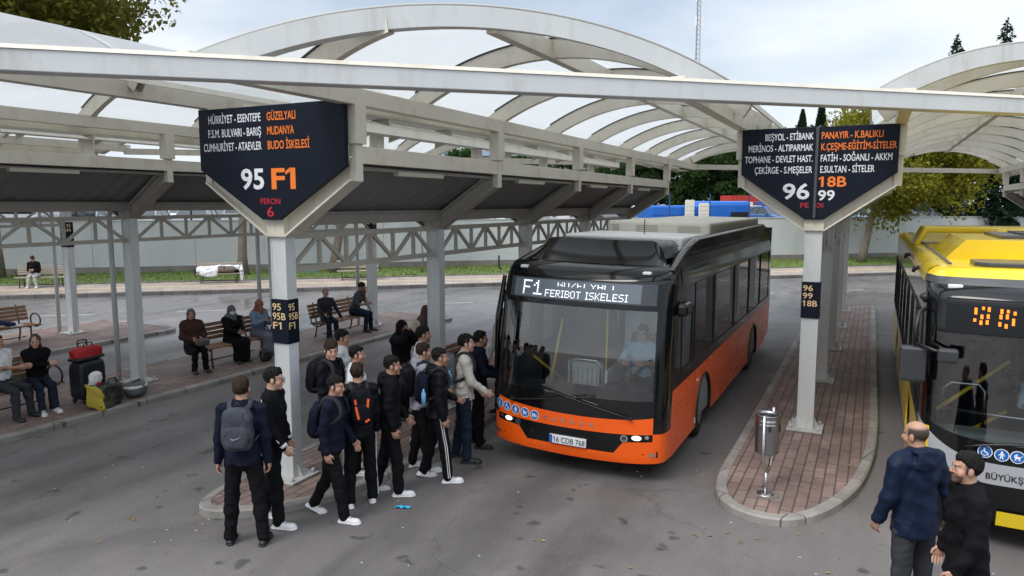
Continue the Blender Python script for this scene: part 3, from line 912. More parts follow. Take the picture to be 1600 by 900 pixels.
def pictogram(kind, put, cx, cz, r, bus, dark=False):
    m = MB()
    circ = lambda rr, n=28: [(cx + rr * math.cos(2 * math.pi * k / n), cz + rr * math.sin(2 * math.pi * k / n)) for k in range(n)]
    def poly(pts, off, mi): m.add([put(x, z, off) for x, z in pts], [list(range(len(pts)))], mi)
    poly(circ(r), 0.003, 1); poly(circ(r * 0.88), 0.0045, 0)
    q = lambda pts: [(cx + x * r, cz + z * r) for x, z in pts]
    def seg(a, b, w):
        a, b = Vector(a), Vector(b); d = (b - a).normalized(); n_ = Vector((-d.y, d.x)) * w
        poly(q([a + n_, a - n_, b - n_, b + n_]), 0.006, 1)
    def dot(x, z, rr): poly(q([(x + rr * math.cos(k * 0.524), z + rr * math.sin(k * 0.524)) for k in range(12)]), 0.006, 1)
    if kind == 'elder':
        dot(0.05, 0.5, 0.14); seg((0.0, 0.36), (-0.1, -0.05), 0.12); seg((-0.1, -0.05), (0.1, -0.55), 0.07); seg((-0.1, -0.05), (-0.3, -0.55), 0.07); seg((0.0, 0.25), (0.3, -0.0), 0.05); seg((0.32, 0.05), (0.36, -0.55), 0.035)
    elif kind == 'wheelchair':
        dot(-0.1, 0.52, 0.13); seg((-0.1, 0.4), (-0.05, -0.05), 0.09); seg((-0.05, -0.02), (0.3, -0.05), 0.08); seg((0.3, -0.05), (0.45, -0.5), 0.07)
        for k in range(9): a0, a1 = R(100 + 27 * k), R(127 + 27 * k); seg((-0.08 + 0.4 * math.cos(a0), -0.2 + 0.4 * math.sin(a0)), (-0.08 + 0.4 * math.cos(a1), -0.2 + 0.4 * math.sin(a1)), 0.05)
    elif kind == 'person':
        dot(0, 0.5, 0.15); seg((0, 0.35), (0, -0.1), 0.16); seg((-0.06, -0.1), (-0.2, -0.6), 0.08); seg((0.06, -0.1), (0.2, -0.6), 0.08); seg((-0.12, 0.3), (-0.38, -0.1), 0.06); seg((0.12, 0.3), (0.38, -0.1), 0.06)
    elif kind == 'pram':
        poly(q([(-0.5, 0.1), (0.45, 0.1), (0.3, -0.25), (-0.3, -0.25)]), 0.006, 1); poly(q([(-0.5, 0.14), (-0.02, 0.14), (-0.02, 0.5), (-0.3, 0.42)]), 0.006, 1); seg((0.45, 0.1), (0.62, 0.35), 0.045); dot(-0.25, -0.42, 0.12); dot(0.25, -0.42, 0.12)
    else:
        poly(q([(-0.6, -0.05), (0.55, -0.05), (0.6, -0.28), (-0.55, -0.28)]), 0.006, 1); seg((-0.5, 0.15), (0.2, 0.15), 0.12); seg((0.1, 0.2), (0.5, 0.05), 0.06); dot(-0.42, 0.3, 0.13); seg((-0.55, -0.38), (0.55, -0.38), 0.03)
    m.build('pictogram', [M_blue, M_pwhite], bus)

FONT57 = {'F': '1111100001000011110100001000010000', 'G': 0}
DOTS = {
 'A': ('01110', '10001', '10001', '11111', '10001', '10001', '10001'), 'B': ('11110', '10001', '10001', '11110', '10001', '10001', '11110'),
 'E': ('11111', '10000', '10000', '11110', '10000', '10000', '11111'), 'F': ('11111', '10000', '10000', '11110', '10000', '10000', '10000'),
 'G': ('01110', '10001', '10000', '10111', '10001', '10001', '01110'), 'I': ('111', '010', '010', '010', '010', '010', '111'),
 'K': ('10001', '10010', '10100', '11000', '10100', '10010', '10001'), 'L': ('10000', '10000', '10000', '10000', '10000', '10000', '11111'),
 'N': ('10001', '11001', '10101', '10011', '10001', '10001', '10001'), 'O': ('01110', '10001', '10001', '10001', '10001', '10001', '01110'),
 'R': ('11110', '10001', '10001', '11110', '10100', '10010', '10001'), 'S': ('01111', '10000', '10000', '01110', '00001', '00001', '11110'),
 'T': ('11111', '00100', '00100', '00100', '00100', '00100', '00100'), 'U': ('10001', '10001', '10001', '10001', '10001', '10001', '01110'),
 'Y': ('10001', '10001', '01010', '00100', '00100', '00100', '00100'), 'Z': ('11111', '00001', '00010', '00100', '01000', '10000', '11111'),
 '1': ('00100', '01100', '10100', '00100', '00100', '00100', '11111'), ' ': ('000',) * 7}
def dot_text(mb, txt, put, x0, x1, z0, z1, rows=range(7), mi=0):
    cols = []
    for ch in txt:
        g = DOTS[ch]
        cols += [[g[r][c] == '1' for r in range(7)] for c in range(len(g[0]))] + [[False] * 7]
    cols = cols[:-1]
    dx, dz = (x1 - x0) / len(cols), (z1 - z0) / 7
    for i, c in enumerate(cols):
        for r in rows:
            if c[r]:
                x, z = x0 + (i + 0.5) * dx, z1 - (r + 0.5) * dz
                w, h = dx * 0.37, dz * 0.33
                mb.add([put(x - w, z - h), put(x + w, z - h), put(x + w, z + h), put(x - w, z + h)], [(0, 1, 2, 3)], mi)

def city_bus(loc, roll):
    bus = thing('city_bus', 'orange and black city bus with white roof showing F1 above the windscreen', 'bus', loc)
    bus.rotation_euler = (0, R(roll), 0)
    sx = lambda z: 1.235 if z < 1.2 else (lerp(1.235, 1.205, (z - 1.2) / 1.3) if z < 2.5 else 1.205 - 0.15 * ((z - 2.5) / 0.6) ** 2)
    base = pwl([(0.2, 0.06), (0.35, 0.02), (0.6, 0.0), (0.9, 0.0), (1.15, 0.03), (1.7, 0.085), (2.28, 0.17), (2.62, 0.26), (2.72, 0.33), (2.77, 0.42), (2.80, 0.55)])
    def plan(a):
        a = min(abs(a), 1.0)
        return 0.42 * (1 - (1 - a ** 4.6) ** (1 / 4.6)) + 0.09 * a * a
    def fr(x, z, off=0.0):
        a = x / sx(z)
        return (x, base(z) + plan(a) - off, z)
    yf = lambda z: base(z) + 0.51
    XS = [math.sin(math.pi / 2 * t) for t in np.linspace(-1, 1, 61)]
    def band(mb, xa, xb, lo, hi, n=6, off=0.0, mi=0):
        """part of the front between two curves, x as a share of the half width"""
        xs = [xa] + [v for v in XS if xa + 1e-4 < v < xb - 1e-4] + [xb]
        rows = []
        for a in xs:
            l, h = lo(a), hi(a)
            rows.append([fr(a * sx(l + (h - l) * k / n), l + (h - l) * k / n, off) for k in range(n + 1)])
        mb.grid(rows, mi, True, flip=True)
    T1 = lambda a: 0.845 + 0.075 * a * a + 0.03 * a ** 4 - 0.012 * a
    T2 = lambda a: 0.66 + 0.045 * a * a
    T3 = pwl([(-1.0, 0.61), (-0.60, 0.575), (-0.5, 0.41), (0.5, 0.41), (0.60, 0.575), (1.0, 0.61)])
    Bt = lambda a: 0.27 + 0.04 * a * a
    CR = 0.89
    # lower front
    f = MB()
    band(f, -CR, CR, T2, T1); f.build('front_panel', M_or, bus)
    f = MB()
    for xa, xb in ((-1, -CR), (-CR, -0.60), (-0.60, -0.5), (-0.5, 0.5), (0.5, 0.60), (0.60, CR), (CR, 1)):
        band(f, xa, xb, Bt, (lambda a: lerp(0.70, 0.70, 0)) if abs(xa + xb) > 1.85 else T3, 5)
    bp = f.build('bumper', M_or, bus)
    f = MB(); band(f, -CR, -0.60, T3, T2, 3, -0.006); band(f, -0.60, -0.5, T3, T2, 3, -0.006); band(f, -0.5, 0.5, T3, T2, 3, -0.006); band(f, 0.5, 0.60, T3, T2, 3, -0.006); band(f, 0.60, CR, T3, T2, 3, -0.006)
    f.build('grille', M_bk, bus)
    f = MB(); band(f, -0.98, 0.98, lambda a: 0.2 + 0.02 * a * a, Bt, 2, -0.22); f.build('underrun', M_black, bus)
    # black mask round the screen, screen, display window
    WL, WH, WA = lambda a: 1.10 + 0.03 * a * a, lambda a: 2.26, 0.875
    f = MB()
    band(f, -CR, CR, T1, WL, 3); band(f, -CR, -WA, WL, WH, 8); band(f, WA, CR, WL, WH, 8)
    for s in (-1, 1): band(f, min(s * CR, s), max(s * CR, s), lambda a: 0.70, WH, 10)
    band(f, -1, 1, WH, lambda a: 2.33, 2); band(f, -1, 1, lambda a: 2.60, lambda a: 2.80, 8); band(f, -1, -0.86, lambda a: 2.33, lambda a: 2.60, 4); band(f, 0.86, 1, lambda a: 2.33, lambda a: 2.60, 4)
    f.build('screen_mask', M_bk, bus)
    f = MB(); band(f, -WA, WA, WL, WH, 14, 0.002)
    f.build('windscreen', M_wind, bus)
    f = MB(); band(f, -0.86, 0.86, lambda a: 2.33, lambda a: 2.60, 4, -0.002); dw = f.build('display_window', M_bkm, bus)
    f = MB(); band(f, -0.80, 0.70, lambda a: 2.345, lambda a: 2.585, 4, 0.0); f.build('display', mat('dark led board', (0.15, 0.18, 0.21), 0.25, spec=0.6), dw)
    put = lambda x, z: fr(x, z, 0.006)
    f = MB()
    dot_text(f, 'F1', put, -0.82, -0.52, 2.37, 2.565)
    dot_text(f, 'GUZELYALI', put, -0.30, 0.50, 2.475, 2.572, rows=(1, 2, 3, 4))
    dot_text(f, 'FERIBOT ISKELESI', put, -0.47, 0.68, 2.36, 2.455)
    f.build('led_text', M_led, dw)
    # lamps on the front
    def disc(x, z, r, n=20, off=0.012, sxx=1.0): return [fr(x + sxx * r * math.cos(2 * math.pi * k / n), z + r * math.sin(2 * math.pi * k / n), off) for k in range(n)]
    for s in (-1, 1):
        f = MB(); f.add(disc(s * 0.91, 0.645, 0.032, sxx=1.9), [list(range(20))], 0); f.build('headlight', M_lamp, bus)
        f = MB(); f.add(disc(s * 0.755, 0.625, 0.048), [list(range(20))], 0); f.add(disc(s * 0.755, 0.625, 0.03, off=0.016), [list(range(20))], 1); f.build('main_beam_lamp', [M_chrome, M_bkm], bus)
        f = MB(); f.add(disc(s * 1.035, 0.66, 0.025, off=0.01), [list(range(20))], 0); f.build('indicator', M_chrome, bus)
        f = MB(); f.add([fr(s * 0.97, 0.43, 0.006), fr(s * 1.16, 0.47, 0.006), fr(s * 1.16, 0.38, 0.006)], [(0, 1, 2)], 0); f.add(disc(s * 1.10, 0.425, 0.03, off=0.012), [list(range(20))], 1); f.build('fog_lamp', [M_bk, M_chrome], bus)
        f = MB(); q = fr(s * 0.87, 2.725); f.box(q[0] - 0.055, q[0] + 0.055, q[1] - 0.03, q[1] + 0.05, 2.71, 2.75, c=0.012); f.build('marker_lamp', M_plate, bus)
    pl = MB(); y0 = fr(0, 0.49)[1] - 0.035
    pl.box(-0.26, 0.26, y0, y0 + 0.03, 0.432, 0.545, 0, c=0.004); pl.box(-0.2595, -0.215, y0 - 0.002, y0, 0.434, 0.543, 1)
    pb = pl.build('number_plate', [M_plate, M_blue], bus)
    l = MB(); lettering(l, '16 CDB 768', lambda x, z: (x, y0 - 0.004, z), -0.20, 0.245, 0.452, 0.072, 0, 0.004); l.build('plate_lettering', M_ink, pb)
    for ch, k in zip('KARSAN', range(6)):
        c = -0.33 + k * 0.129; l = MB(); lettering(l, ch, lambda x, z: fr(x, z, 0.008), c - 0.027, c + 0.027, 0.722, 0.058, 0, 0.02); l.build('chrome_letter', M_chrome, bus)
    for x, z, kd in ((-1.09, 0.825, 'elder'), (-0.95, 0.805, 'wheelchair'), (-0.80, 0.785, 'person'), (-0.65, 0.77, 'pram'), (-0.50, 0.757, 'bed')):
        pictogram(kd, lambda a, b, o: fr(a, b, o), x, z, 0.068, bus)
    for xa, za, xb, zb in ((-0.86, 0.93, 0.35, 1.12), (0.83, 0.90, -0.40, 1.16)):
        w = MB(); pts = [Vector(fr(lerp(xa, xb, t), lerp(za, zb, t), 0.03)) for t in np.linspace(0, 1, 9)]
        w.tube(pts, 0.011, 6); b = [Vector(fr(lerp(xa, xb, t), lerp(za, zb, t) + 0.03, 0.018)) for t in np.linspace(0.35, 1.05, 9)]; w.tube(b, 0.008, 5)
        w.tube([fr(xa, za, -0.01), fr(xa, za, 0.045)], 0.026, 8); w.build('wiper', M_black, bus)
    # sides
    Y1 = 10.35
    zr = pwl([(0.4, 2.70), (0.85, 2.78), (1.4, 2.91), (2.0, 3.02), (2.6, 3.08), (9.9, 3.11), (10.25, 3.08), (10.36, 3.0)])
    arches = (2.58, 7.72)
    wins = [(1.78, 3.12), (3.22, 5.0), (5.1, 6.75), (6.85, 8.4), (8.5, 9.95)]
    for s in (-1, 1):
        pts = [(yf(0.3), 0.29)]
        for c in arches:
            r_ = 0.53
            a0 = math.asin((0.29 - 0.48) / r_)
            for k in range(19):
                a = math.pi - a0 + (2 * a0 - math.pi) * k / 18
                pts.append((c + r_ * math.cos(a), 0.48 + r_ * math.sin(a)))
        pts += [(9.3, 0.30), (9.95, 0.40), (10.28, 0.46), (10.36, 0.60), (10.36, 1.26), (yf(1.19), 1.19), (yf(0.7), 0.7)]
        p = MB(); p.prism(pts, s * 1.215, s * 1.235, 'x'); sp = p.build('side_panel', M_or, bus)
        li = MB(); li.box(min(s * 1.18, s * 1.20), max(s * 1.18, s * 1.20), 0.75, 10.28, 0.36, 1.37); li.build('inner_lining', M_int, bus)
        for c in arches:
            a = MB()
            arc = [(c + 0.535 * math.cos(t), 0.48 + 0.535 * math.sin(t)) for t in np.linspace(R(200), R(-20), 22)]
            a.tube([(s * 1.232, y, z) for y, z in arc], 0.022, 6); 
            rows = [[(s * 1.216, c + 0.55 * math.cos(t), 0.48 + 0.55 * math.sin(t)), (s * 0.72, c + 0.55 * math.cos(t), 0.48 + 0.55 * math.sin(t))] for t in np.linspace(R(205), R(-25), 18)]
            a.grid(rows, smooth=False, flip=s < 0); a.build('wheel_arch', M_black, bus)
            wheel(bus, s * 1.06, c, 0.475, s, steer=R(6) if c < 4 else 0)
        # seams on the orange flank
        sm = MB()
        for y in (1.9, 3.3, 4.5, 5.8, 7.0, 8.4, 9.3): sm.box(s * 1.2352 - 0.001, s * 1.2352 + 0.001, y - 0.004, y + 0.004, 0.30, 1.2)
        sm.box(s * 1.2352 - 0.001, s * 1.2352 + 0.001, 0.62, 2.05, 0.93, 0.936)
        sm.build('seam', M_black, sp)
        fl = MB(); fl.box(s * 1.235 - 0.004, s * 1.235 + 0.006, 2.02, 2.12, 1.0, 1.035, c=0.003); fl.build('side_marker', M_plate, sp)
        fl = MB(); fl.box(s * 1.235 - 0.004, s * 1.235 + 0.006, 1.98, 2.06, 0.36, 0.44, c=0.003); fl.build('reflector', M_plate, sp)
        # dark upper flank
        ys = [None, 0.98, 1.62] + [v for w_ in wins for v in w_] + [Y1]
        zrows = lambda y: [1.19 + (0.07 * (y - 0.5) / 9.8), 1.38, 2.20, 2.50, max(2.62, zr(y))]
        def pt(i, j, y=None):
            if i == 0:
                z = [1.19, 1.38, 2.20, 2.50, 2.70][j]; return (s * sx(z), yf(z), z)
            z = zrows(ys[i])[j]; return (s * sx(z), ys[i], z)
        body = MB(); 
        for i in range(len(ys) - 1):
            cab = i == 1
            win = (i >= 3 and (i - 3) % 2 == 0)
            for j in range(4):
                q = [pt(i, j), pt(i + 1, j), pt(i + 1, j + 1), pt(i, j + 1)]
                if s < 0: q = q[::-1]
                if (cab and j == 1) or (win and j in (1, 2)):
                    g = None
                elif j == 3 and i > 0:
                    n_ = max(1, int((ys[i + 1] - ys[i]) / 0.25))
                    rows = []
                    for k in range(n_ + 1):
                        y = ys[i] + (ys[i + 1] - ys[i]) * k / n_
                        zt = max(2.62, zr(y)); rows.append([(s * sx(2.5 + (zt - 2.5) * t), y, 2.5 + (zt - 2.5) * t) for t in np.linspace(0, 1, 6)])
                    body.grid(rows, 0, True, flip=s < 0)
                else: body.add(q, [(0, 1, 2, 3)])
            if cab or win:
                y0_, y1_ = ys[i], ys[i + 1]; z1_ = 2.20 if cab else 2.50
                w = MB(); pane = [(s * (sx(z) - 0.002), y, z) for y, z in ((y0_, 1.38), (y1_, 1.38), (y1_, z1_), (y0_, z1_))]
                w.add(pane if s > 0 else pane[::-1], [(0, 1, 2, 3)])
                wo_ = w.build('cab_window' if cab else 'side_window', M_clear if cab else M_tint, bus)
                f = MB(); P_ = [(s * (sx(z) + 0.003), y, z) for y, z in ((y0_, 1.38), (y1_, 1.38), (y1_, z1_), (y0_, z1_))]
                f.tube(P_, 0.010, 4, closed=True); f.build('window_seal', M_black, wo_)
        body.build('upper_side', M_bk, bus)
        q = MB(); zz = (1.45, 2.12)
        q.add([(s * (sx(z) + 0.004), yf(z) + o, z) for z, o in ((zz[0], 0.06), (zz[0], 0.34), (zz[1], 0.18), (zz[1], 0.05))][::s], [(0, 1, 2, 3)]); q.build('quarter_window', M_clear, bus)
        # roof rail
        rows = []
        for y in np.linspace(0.62, Y1 - 0.03, 46):
            zt = max(2.62, zr(y)); xw = sx(zt)
            rows.append([(s * xw, y, zt), (s * (xw - 0.03), y, zt + 0.03), (s * (xw - 0.08), y, zt + 0.035), (s * (xw - 0.14), y, zt), (s * (xw - 0.15), y, zt - 0.12)])
        r_ = MB(); r_.grid(rows, 0, True, flip=s < 0); r_.build('roof_rail', M_bk, bus)
    # mirror camera pods and corner rods
    for s in (-1, 1):
        m = MB(); m.box(s * 1.2, s * 1.36, 0.62, 0.95, 2.16, 2.34, c=0.05) if s > 0 else m.box(s * 1.36, s * 1.2, 0.62, 0.95, 2.16, 2.34, c=0.05)
        m.build('mirror_pod', M_bk, bus)
    m = MB(); m.tube([(-1.235, 0.42, 2.66), (-1.27, 0.40, 2.70), (-1.27, 0.40, 2.86)], 0.012, 6); m.tube([(-1.20, 0.46, 2.58), (-1.245, 0.36, 2.0), (-1.25, 0.33, 1.25)], [0.03, 0.045, 0.03], 8); m.build('mirror_arm', M_bk, bus)
    # front fairing and roof
    f = MB()
    rows = []
    for t in np.linspace(0, 1, 13):
        row = []
        for a in np.linspace(-1, 1, 33):
            hwid = lerp(1.02, 0.92, t)
            y = 0.56 + 0.42 * t + 0.10 * (a * a) * 1.6 + 0.05 * math.sin(math.pi * t)
            e = max(0.0, (abs(a) - 0.82) / 0.18)
            z = 2.81 + 0.30 * t * (1 - 0.8 * e * e)
            row.append((a * hwid, y, z))
        rows.append(row)
    f.grid(rows, 0, True, flip=False); f.build('roof_fairing', M_bk, bus)
    top = []
    for y in (0.0, 0.3, 0.8, 1.3):
        top.append([(a * 0.92, 0.98 + 0.16 * a * a + y, 3.113 - 0.24 * max(0.0, (abs(a) - 0.82) / 0.18) ** 2 - 0.03 * y) for a in np.linspace(-1, 1, 33)])
    f = MB(); f.grid(top, 0, True); f.build('fairing_top', M_bkm, bus)
    f = MB(); f.box(-1.02, 1.02, 2.0, 10.2, 2.92, 2.985); f.box(-1.0, 1.0, 1.2, 2.0, 2.72, 2.76); f.build('roof', M_wroof, bus)
    f = MB(); f.box(-0.97, 0.9, 2.1, 3.7, 2.987, 3.12, c=0.03); f.build('roof_hatch', M_wroof, bus)
    f = MB(); f.box(-0.95, 0.92, 4.1, 9.9, 2.987, 3.29, c=0.05); pod = f.build('roof_unit', M_pod, bus)
    f = MB()
    for x0, x1 in ((-0.85, -0.72), (-0.4, 0.0), (0.35, 0.75)):
        for k in range(4): f.box(x0, x1, 4.094, 4.1, 3.10 + k * 0.035, 3.115 + k * 0.035)
    f.build('vent', mat('vent slots', (0.42, 0.40, 0.35), 0.6), pod)
    f = MB(); f.tube([(0.1, 2.9, 3.1), (0.1, 2.9, 3.36)], 0.008, 5); f.build('aerial', M_black, bus)
    # rear and floor
    f = MB(); f.box(-1.2, 1.2, 10.3, 10.36, 0.5, 3.05); f.build('rear_panel', M_bk, bus)
    f = MB(); f.box(-1.2, 1.2, 0.62, 1.95, 0.30, 0.36); f.box(-0.75, 0.75, 1.95, 8.4, 0.30, 0.36); f.box(-1.2, 1.2, 3.25, 7.0, 0.30, 0.36); f.box(-1.2, 1.2, 8.4, 10.3, 0.36, 0.42); f.build('floor', M_int, bus)
    f = MB(); f.box(-1.06, 1.06, 0.9, 10.28, 2.62, 2.64); f.build('ceiling', M_intl, bus)
    # cab: dashboard, wheel, partition, seats, poles
    f = MB(); f.prism([(0.30, 0.4), (0.30, 1.02), (0.55, 1.12), (0.75, 1.05), (0.80, 0.4)], -1.06, 1.06, 'x'); f.build('dashboard', mat('dashboard', (0.03, 0.032, 0.035), 0.6), bus)
    f = MB(); f.box(0.28, 0.95, 0.55, 0.85, 1.05, 1.17, c=0.04); f.build('instrument_hood', M_seat, bus)
    Mw = T(0.62, 0.98, 1.22, rx=R(-62 + 90)); f = MB(); f.tube([(0.22 * math.cos(a), 0.22 * math.sin(a), 0) for a in np.linspace(0, 2 * math.pi, 25)[:-1]], 0.018, 8, M=T(0.62, 1.0, 1.24, rx=R(28)), closed=True)
    for a in (90, 210, 330): f.tube([(0, 0, -0.02), (0.21 * math.cos(R(a)), 0.21 * math.sin(R(a)), 0)], 0.014, 6, M=T(0.62, 1.0, 1.24, rx=R(28)))
    f.build('steering_wheel', M_black, bus)
    f = MB(); f.box(0.36, 0.88, 1.45, 1.6, 0.95, 1.75, c=0.05); f.box(0.36, 0.88, 1.1, 1.6, 0.8, 0.95, c=0.05); f.box(0.48, 0.76, 1.1, 1.5, 0.36, 0.8); f.build('driver_seat', M_seat, bus)
    f = MB(); f.box(0.18, 1.15, 1.78, 1.83, 0.36, 2.55); f.box(0.16, 0.2, 0.95, 1.83, 0.36, 1.25); f.build('cab_partition', M_intl, bus)
    f = MB()
    for k in range(12): 
        x = -0.5 + (k % 6) * 0.075; f.box(x, x + 0.04, 1.30, 1.31, 0.62 + (k // 6) * 0.3, 0.86 + (k // 6) * 0.3)
    f.box(-0.55, 0.0, 1.33, 1.5, 0.36, 1.25); f.build('ticket_console', [M_intl], bus)
    f = MB(); f.tube([(-0.42, 1.12, 0.4), (-0.42, 1.12, 1.28), (-0.36, 1.12, 1.34), (-0.02, 1.12, 1.34), (0.04, 1.12, 1.28), (0.04, 1.12, 0.9)], 0.018, 8); f.build('grab_rail', M_steel, bus)
    f = MB(); f.tube([(-0.95, 0.95, 1.35), (-0.62, 1.6, 0.8)], 0.02, 8); f.tube([(-0.5, 0.95, 1.95), (-0.72, 1.0, 0.8)], 0.02, 8); f.tube([(0.16, 1.0, 1.1), (0.16, 1.0, 2.6)], 0.015, 8); f.build('yellow_pole', M_yel, bus)
    f = MB()
    for x, y in ((-0.85, 2.0), (-0.45, 3.4), (0.45, 3.4), (-0.45, 5.2), (0.45, 5.2), (0.45, 6.9), (-0.45, 7.0)): f.tube([(x, y, 0.36), (x, y, 2.62)], 0.018, 8)
    f.build('pole', M_steel, bus)
    f = MB(); f.box(-1.1, -0.4, 1.62, 1.66, 0.36, 2.5); f.build('door_screen', M_clear, bus)
    k_ = 0
    for y in (3.4, 4.3, 5.2, 6.1, 7.2, 8.1, 9.0, 9.7):
        for x in (0.55, 0.98, -0.98):
            if x < 0 and 4.6 < y < 7: continue
            f = MB(); zf = 0.45 if y < 6.5 else 0.62
            f.box(x - 0.2, x + 0.2, y - 0.02, y + 0.42, zf + 0.38, zf + 0.46, c=0.03); f.box(x - 0.2, x + 0.2, y + 0.36, y + 0.44, zf + 0.46, zf + 1.08, c=0.03); f.box(x - 0.05, x + 0.05, y + 0.1, y + 0.3, 0.36, zf + 0.38)
            f.build('passenger_seat', M_seat, bus); k_ += 1
    return bus
city_bus((-3.50, 8.74, 0.0), 1.0)
# ------------------------------------------------------------------ the yellow bus
M_yb = mat('yellow bus paint', (0.74, 0.53, 0.015), 0.3, coat=0.4, var=0.05, scale=2, dirt=((0.5, 0.36, 0.03), 0.35, 2.5))
M_silver = mat('silver band paint', (0.40, 0.41, 0.43), 0.35, 0.2)
M_orangelamp = emit('lit indicator', (1.0, 0.22, 0.01), 2.0)
def yellow_bus(loc):
    bus = thing('city_bus', 'black and yellow city bus with yellow roof, cut off by the picture edge', 'bus', loc)
    HW = 1.26
    base = pwl([(0.2, 0.05), (0.5, 0.0), (1.1, 0.0), (2.3, 0.06), (2.6, 0.10), (2.68, 0.15), (2.74, 0.3)])
    def plan(a):
        a = min(abs(a), 1.0)
        return 0.40 * (1 - (1 - a ** 6) ** (1 / 6)) + 0.12 * a * a
    def fr(x, z, off=0.0): return (x, base(z) + plan(x / HW) - off, z)
    XS = [math.sin(math.pi / 2 * t) for t in np.linspace(-1, 1, 61)]
    def band(mb, xa, xb, lo, hi, n=6, off=0.0, mi=0):
        xs = [xa] + [v for v in XS if xa + 1e-4 < v < xb - 1e-4] + [xb]
        mb.grid([[fr(a * HW, lo(a) + (hi(a) - lo(a)) * k / n, off) for k in range(n + 1)] for a in xs], mi, True, flip=True)
    WB = lambda a: 1.14 + 0.20 * abs(a) ** 5
    ST = lambda a: 0.93 + 0.34 * max(0, (abs(a) - 0.35) / 0.65) ** 3
    SB = lambda a: 0.71 + 0.22 * max(0, (abs(a) - 0.45) / 0.55) ** 2
    c_ = lambda v: (lambda a: v)
    f = MB(); band(f, -1, 1, WB, c_(2.70), 8, -0.004) if False else None
    f = MB(); band(f, -0.96, 0.96, WB, c_(2.25), 12, 0.002); f.build('windscreen', M_wind, bus)
    f = MB(); band(f, -1, -0.96, WB, c_(2.25), 8); band(f, 0.96, 1, WB, c_(2.25), 8); band(f, -1, 1, c_(2.25), c_(2.74), 10); band(f, -1, 1, ST, WB, 3); band(f, -1, 1, c_(0.30), SB, 6)
    f.build('front_mask', M_bk, bus)
    f = MB(); band(f, -1, 1, SB, ST, 4, 0.004); f.build('silver_band', M_silver, bus)
    f = MB(); band(f, -0.42, 0.42, c_(0.28), c_(0.44), 3, 0.03); f.build('bumper', M_yb, bus)
    for s in (-1, 1):
        f = MB(); band(f, min(s, s * 0.93), max(s, s * 0.93), c_(0.95), c_(1.22), 4, 0.008); f.build('corner_panel', M_yb, bus)
        f = MB(); band(f, min(s, s * 0.9), max(s, s * 0.9), c_(0.3), c_(0.56), 4, 0.01); f.build('bumper_corner', M_yb, bus)
        f = MB()
        for x, z, r, mi in ((1.16, 0.86, 0.055, 0), (1.06, 0.76, 0.03, 1), (1.0, 0.67, 0.05, 0), (1.02, 0.62, 0.03, 0)):
            f.add([fr(s * (x + r * math.cos(k * 0.3491)), z + r * math.sin(k * 0.3491), 0.014) for k in range(18)], [list(range(18))], mi if s < 0 else 0)
        f.build('headlight', [M_chrome, M_orangelamp], bus)
        q = fr(s * 1.0, 2.72); f = MB(); f.box(q[0] - 0.07, q[0] + 0.07, q[1] - 0.02, q[1] + 0.05, 2.70, 2.745, c=0.012); f.build('marker_lamp', M_plate, bus)
    f = MB(); band(f, -0.86, 0.86, c_(2.27), c_(2.62), 4, 0.003); dw = f.build('display_window', M_disp, bus)
    f = MB()
    u0, v0, su, sv = -1.27 + 0.375, 2.56, 0.0060, 0.0062
    for px, py, hh in ((1527, 490, 0.034), (1526, 505, 0.016), (1537.6, 484.7, 0.016), (1536, 499, 0.022), (1535, 508.7, 0.022), (1546, 486, 0.024), (1545, 497.7, 0.022), (1544, 507.5, 0.022), (1564, 488, 0.024), (1563, 497, 0.022), (1562, 509, 0.022), (1573, 487.4, 0.016), (1572, 496, 0.024), (1571, 511.6, 0.022), (1582.6, 490, 0.018), (1581, 504.3, 0.036)):
        x, z = u0 + (px - 1515) * su, v0 - (py - 480) * sv
        f.add([fr(x - 0.012, z - hh, 0.008), fr(x + 0.012, z - hh, 0.008), fr(x + 0.012, z + hh, 0.008), fr(x - 0.012, z + hh, 0.008)], [(0, 1, 2, 3)])
    f.build('led_text', M_amber, dw)
    l = MB(); lettering(l, 'BÜYÜKŞEHİR', lambda x, z: fr(x, z, 0.012), -0.645, -0.12, 0.768, 0.064, 0, 0.01); l.build('lettering', M_ink, bus)
    for x, kd in ((-0.665, 'wheelchair'), (-0.52, 'person'), (-0.385, 'pram')):
        pictogram(kd, lambda a, b, o: fr(a, b, o + 0.002), x, 1.035 + (0.012 if kd == 'wheelchair' else 0), 0.066, bus)
    w = MB(); w.tube([fr(lerp(-0.85, 0.1, t), lerp(1.08, 1.16, t) + 0.05 * math.sin(t * 3), 0.03) for t in np.linspace(0, 1, 9)], 0.012, 6); w.tube([fr(lerp(-0.2, 0.75, t), 1.12 + 0.1 * t, 0.03) for t in np.linspace(0, 1, 9)], 0.012, 6); w.build('wiper', M_black, bus)
    # sides
    Y1 = 11.6
    for s in (-1, 1):
        p = MB(); pts = [(0.55, 0.32)]
        for c in (2.7, 8.4):
            a0 = math.asin(-0.16 / 0.54)
            pts += [(c + 0.54 * math.cos(a), 0.48 + 0.54 * math.sin(a)) for a in [math.pi - a0 + (2 * a0 - math.pi) * k / 16 for k in range(17)]]
        pts += [(Y1, 0.4), (Y1, 1.1), (0.55, 1.1)]
        p.prism(pts, s * (HW - 0.02), s * HW, 'x'); p.build('side_panel', M_yb, bus)
        for c in (2.7, 8.4): wheel(bus, s * 1.08, c, 0.475, s)
        m = MB(); ws = [(0.75, 1.75), (1.95, 3.2), (3.3, 4.6), (4.75, 6.0), (6.1, 7.4), (7.5, 8.9), (9.0, 10.3), (10.4, 11.4)]
        yy = [0.55] + [v for w_ in ws for v in w_] + [Y1]
        zs = [1.1, 1.22, 2.35, 2.72]
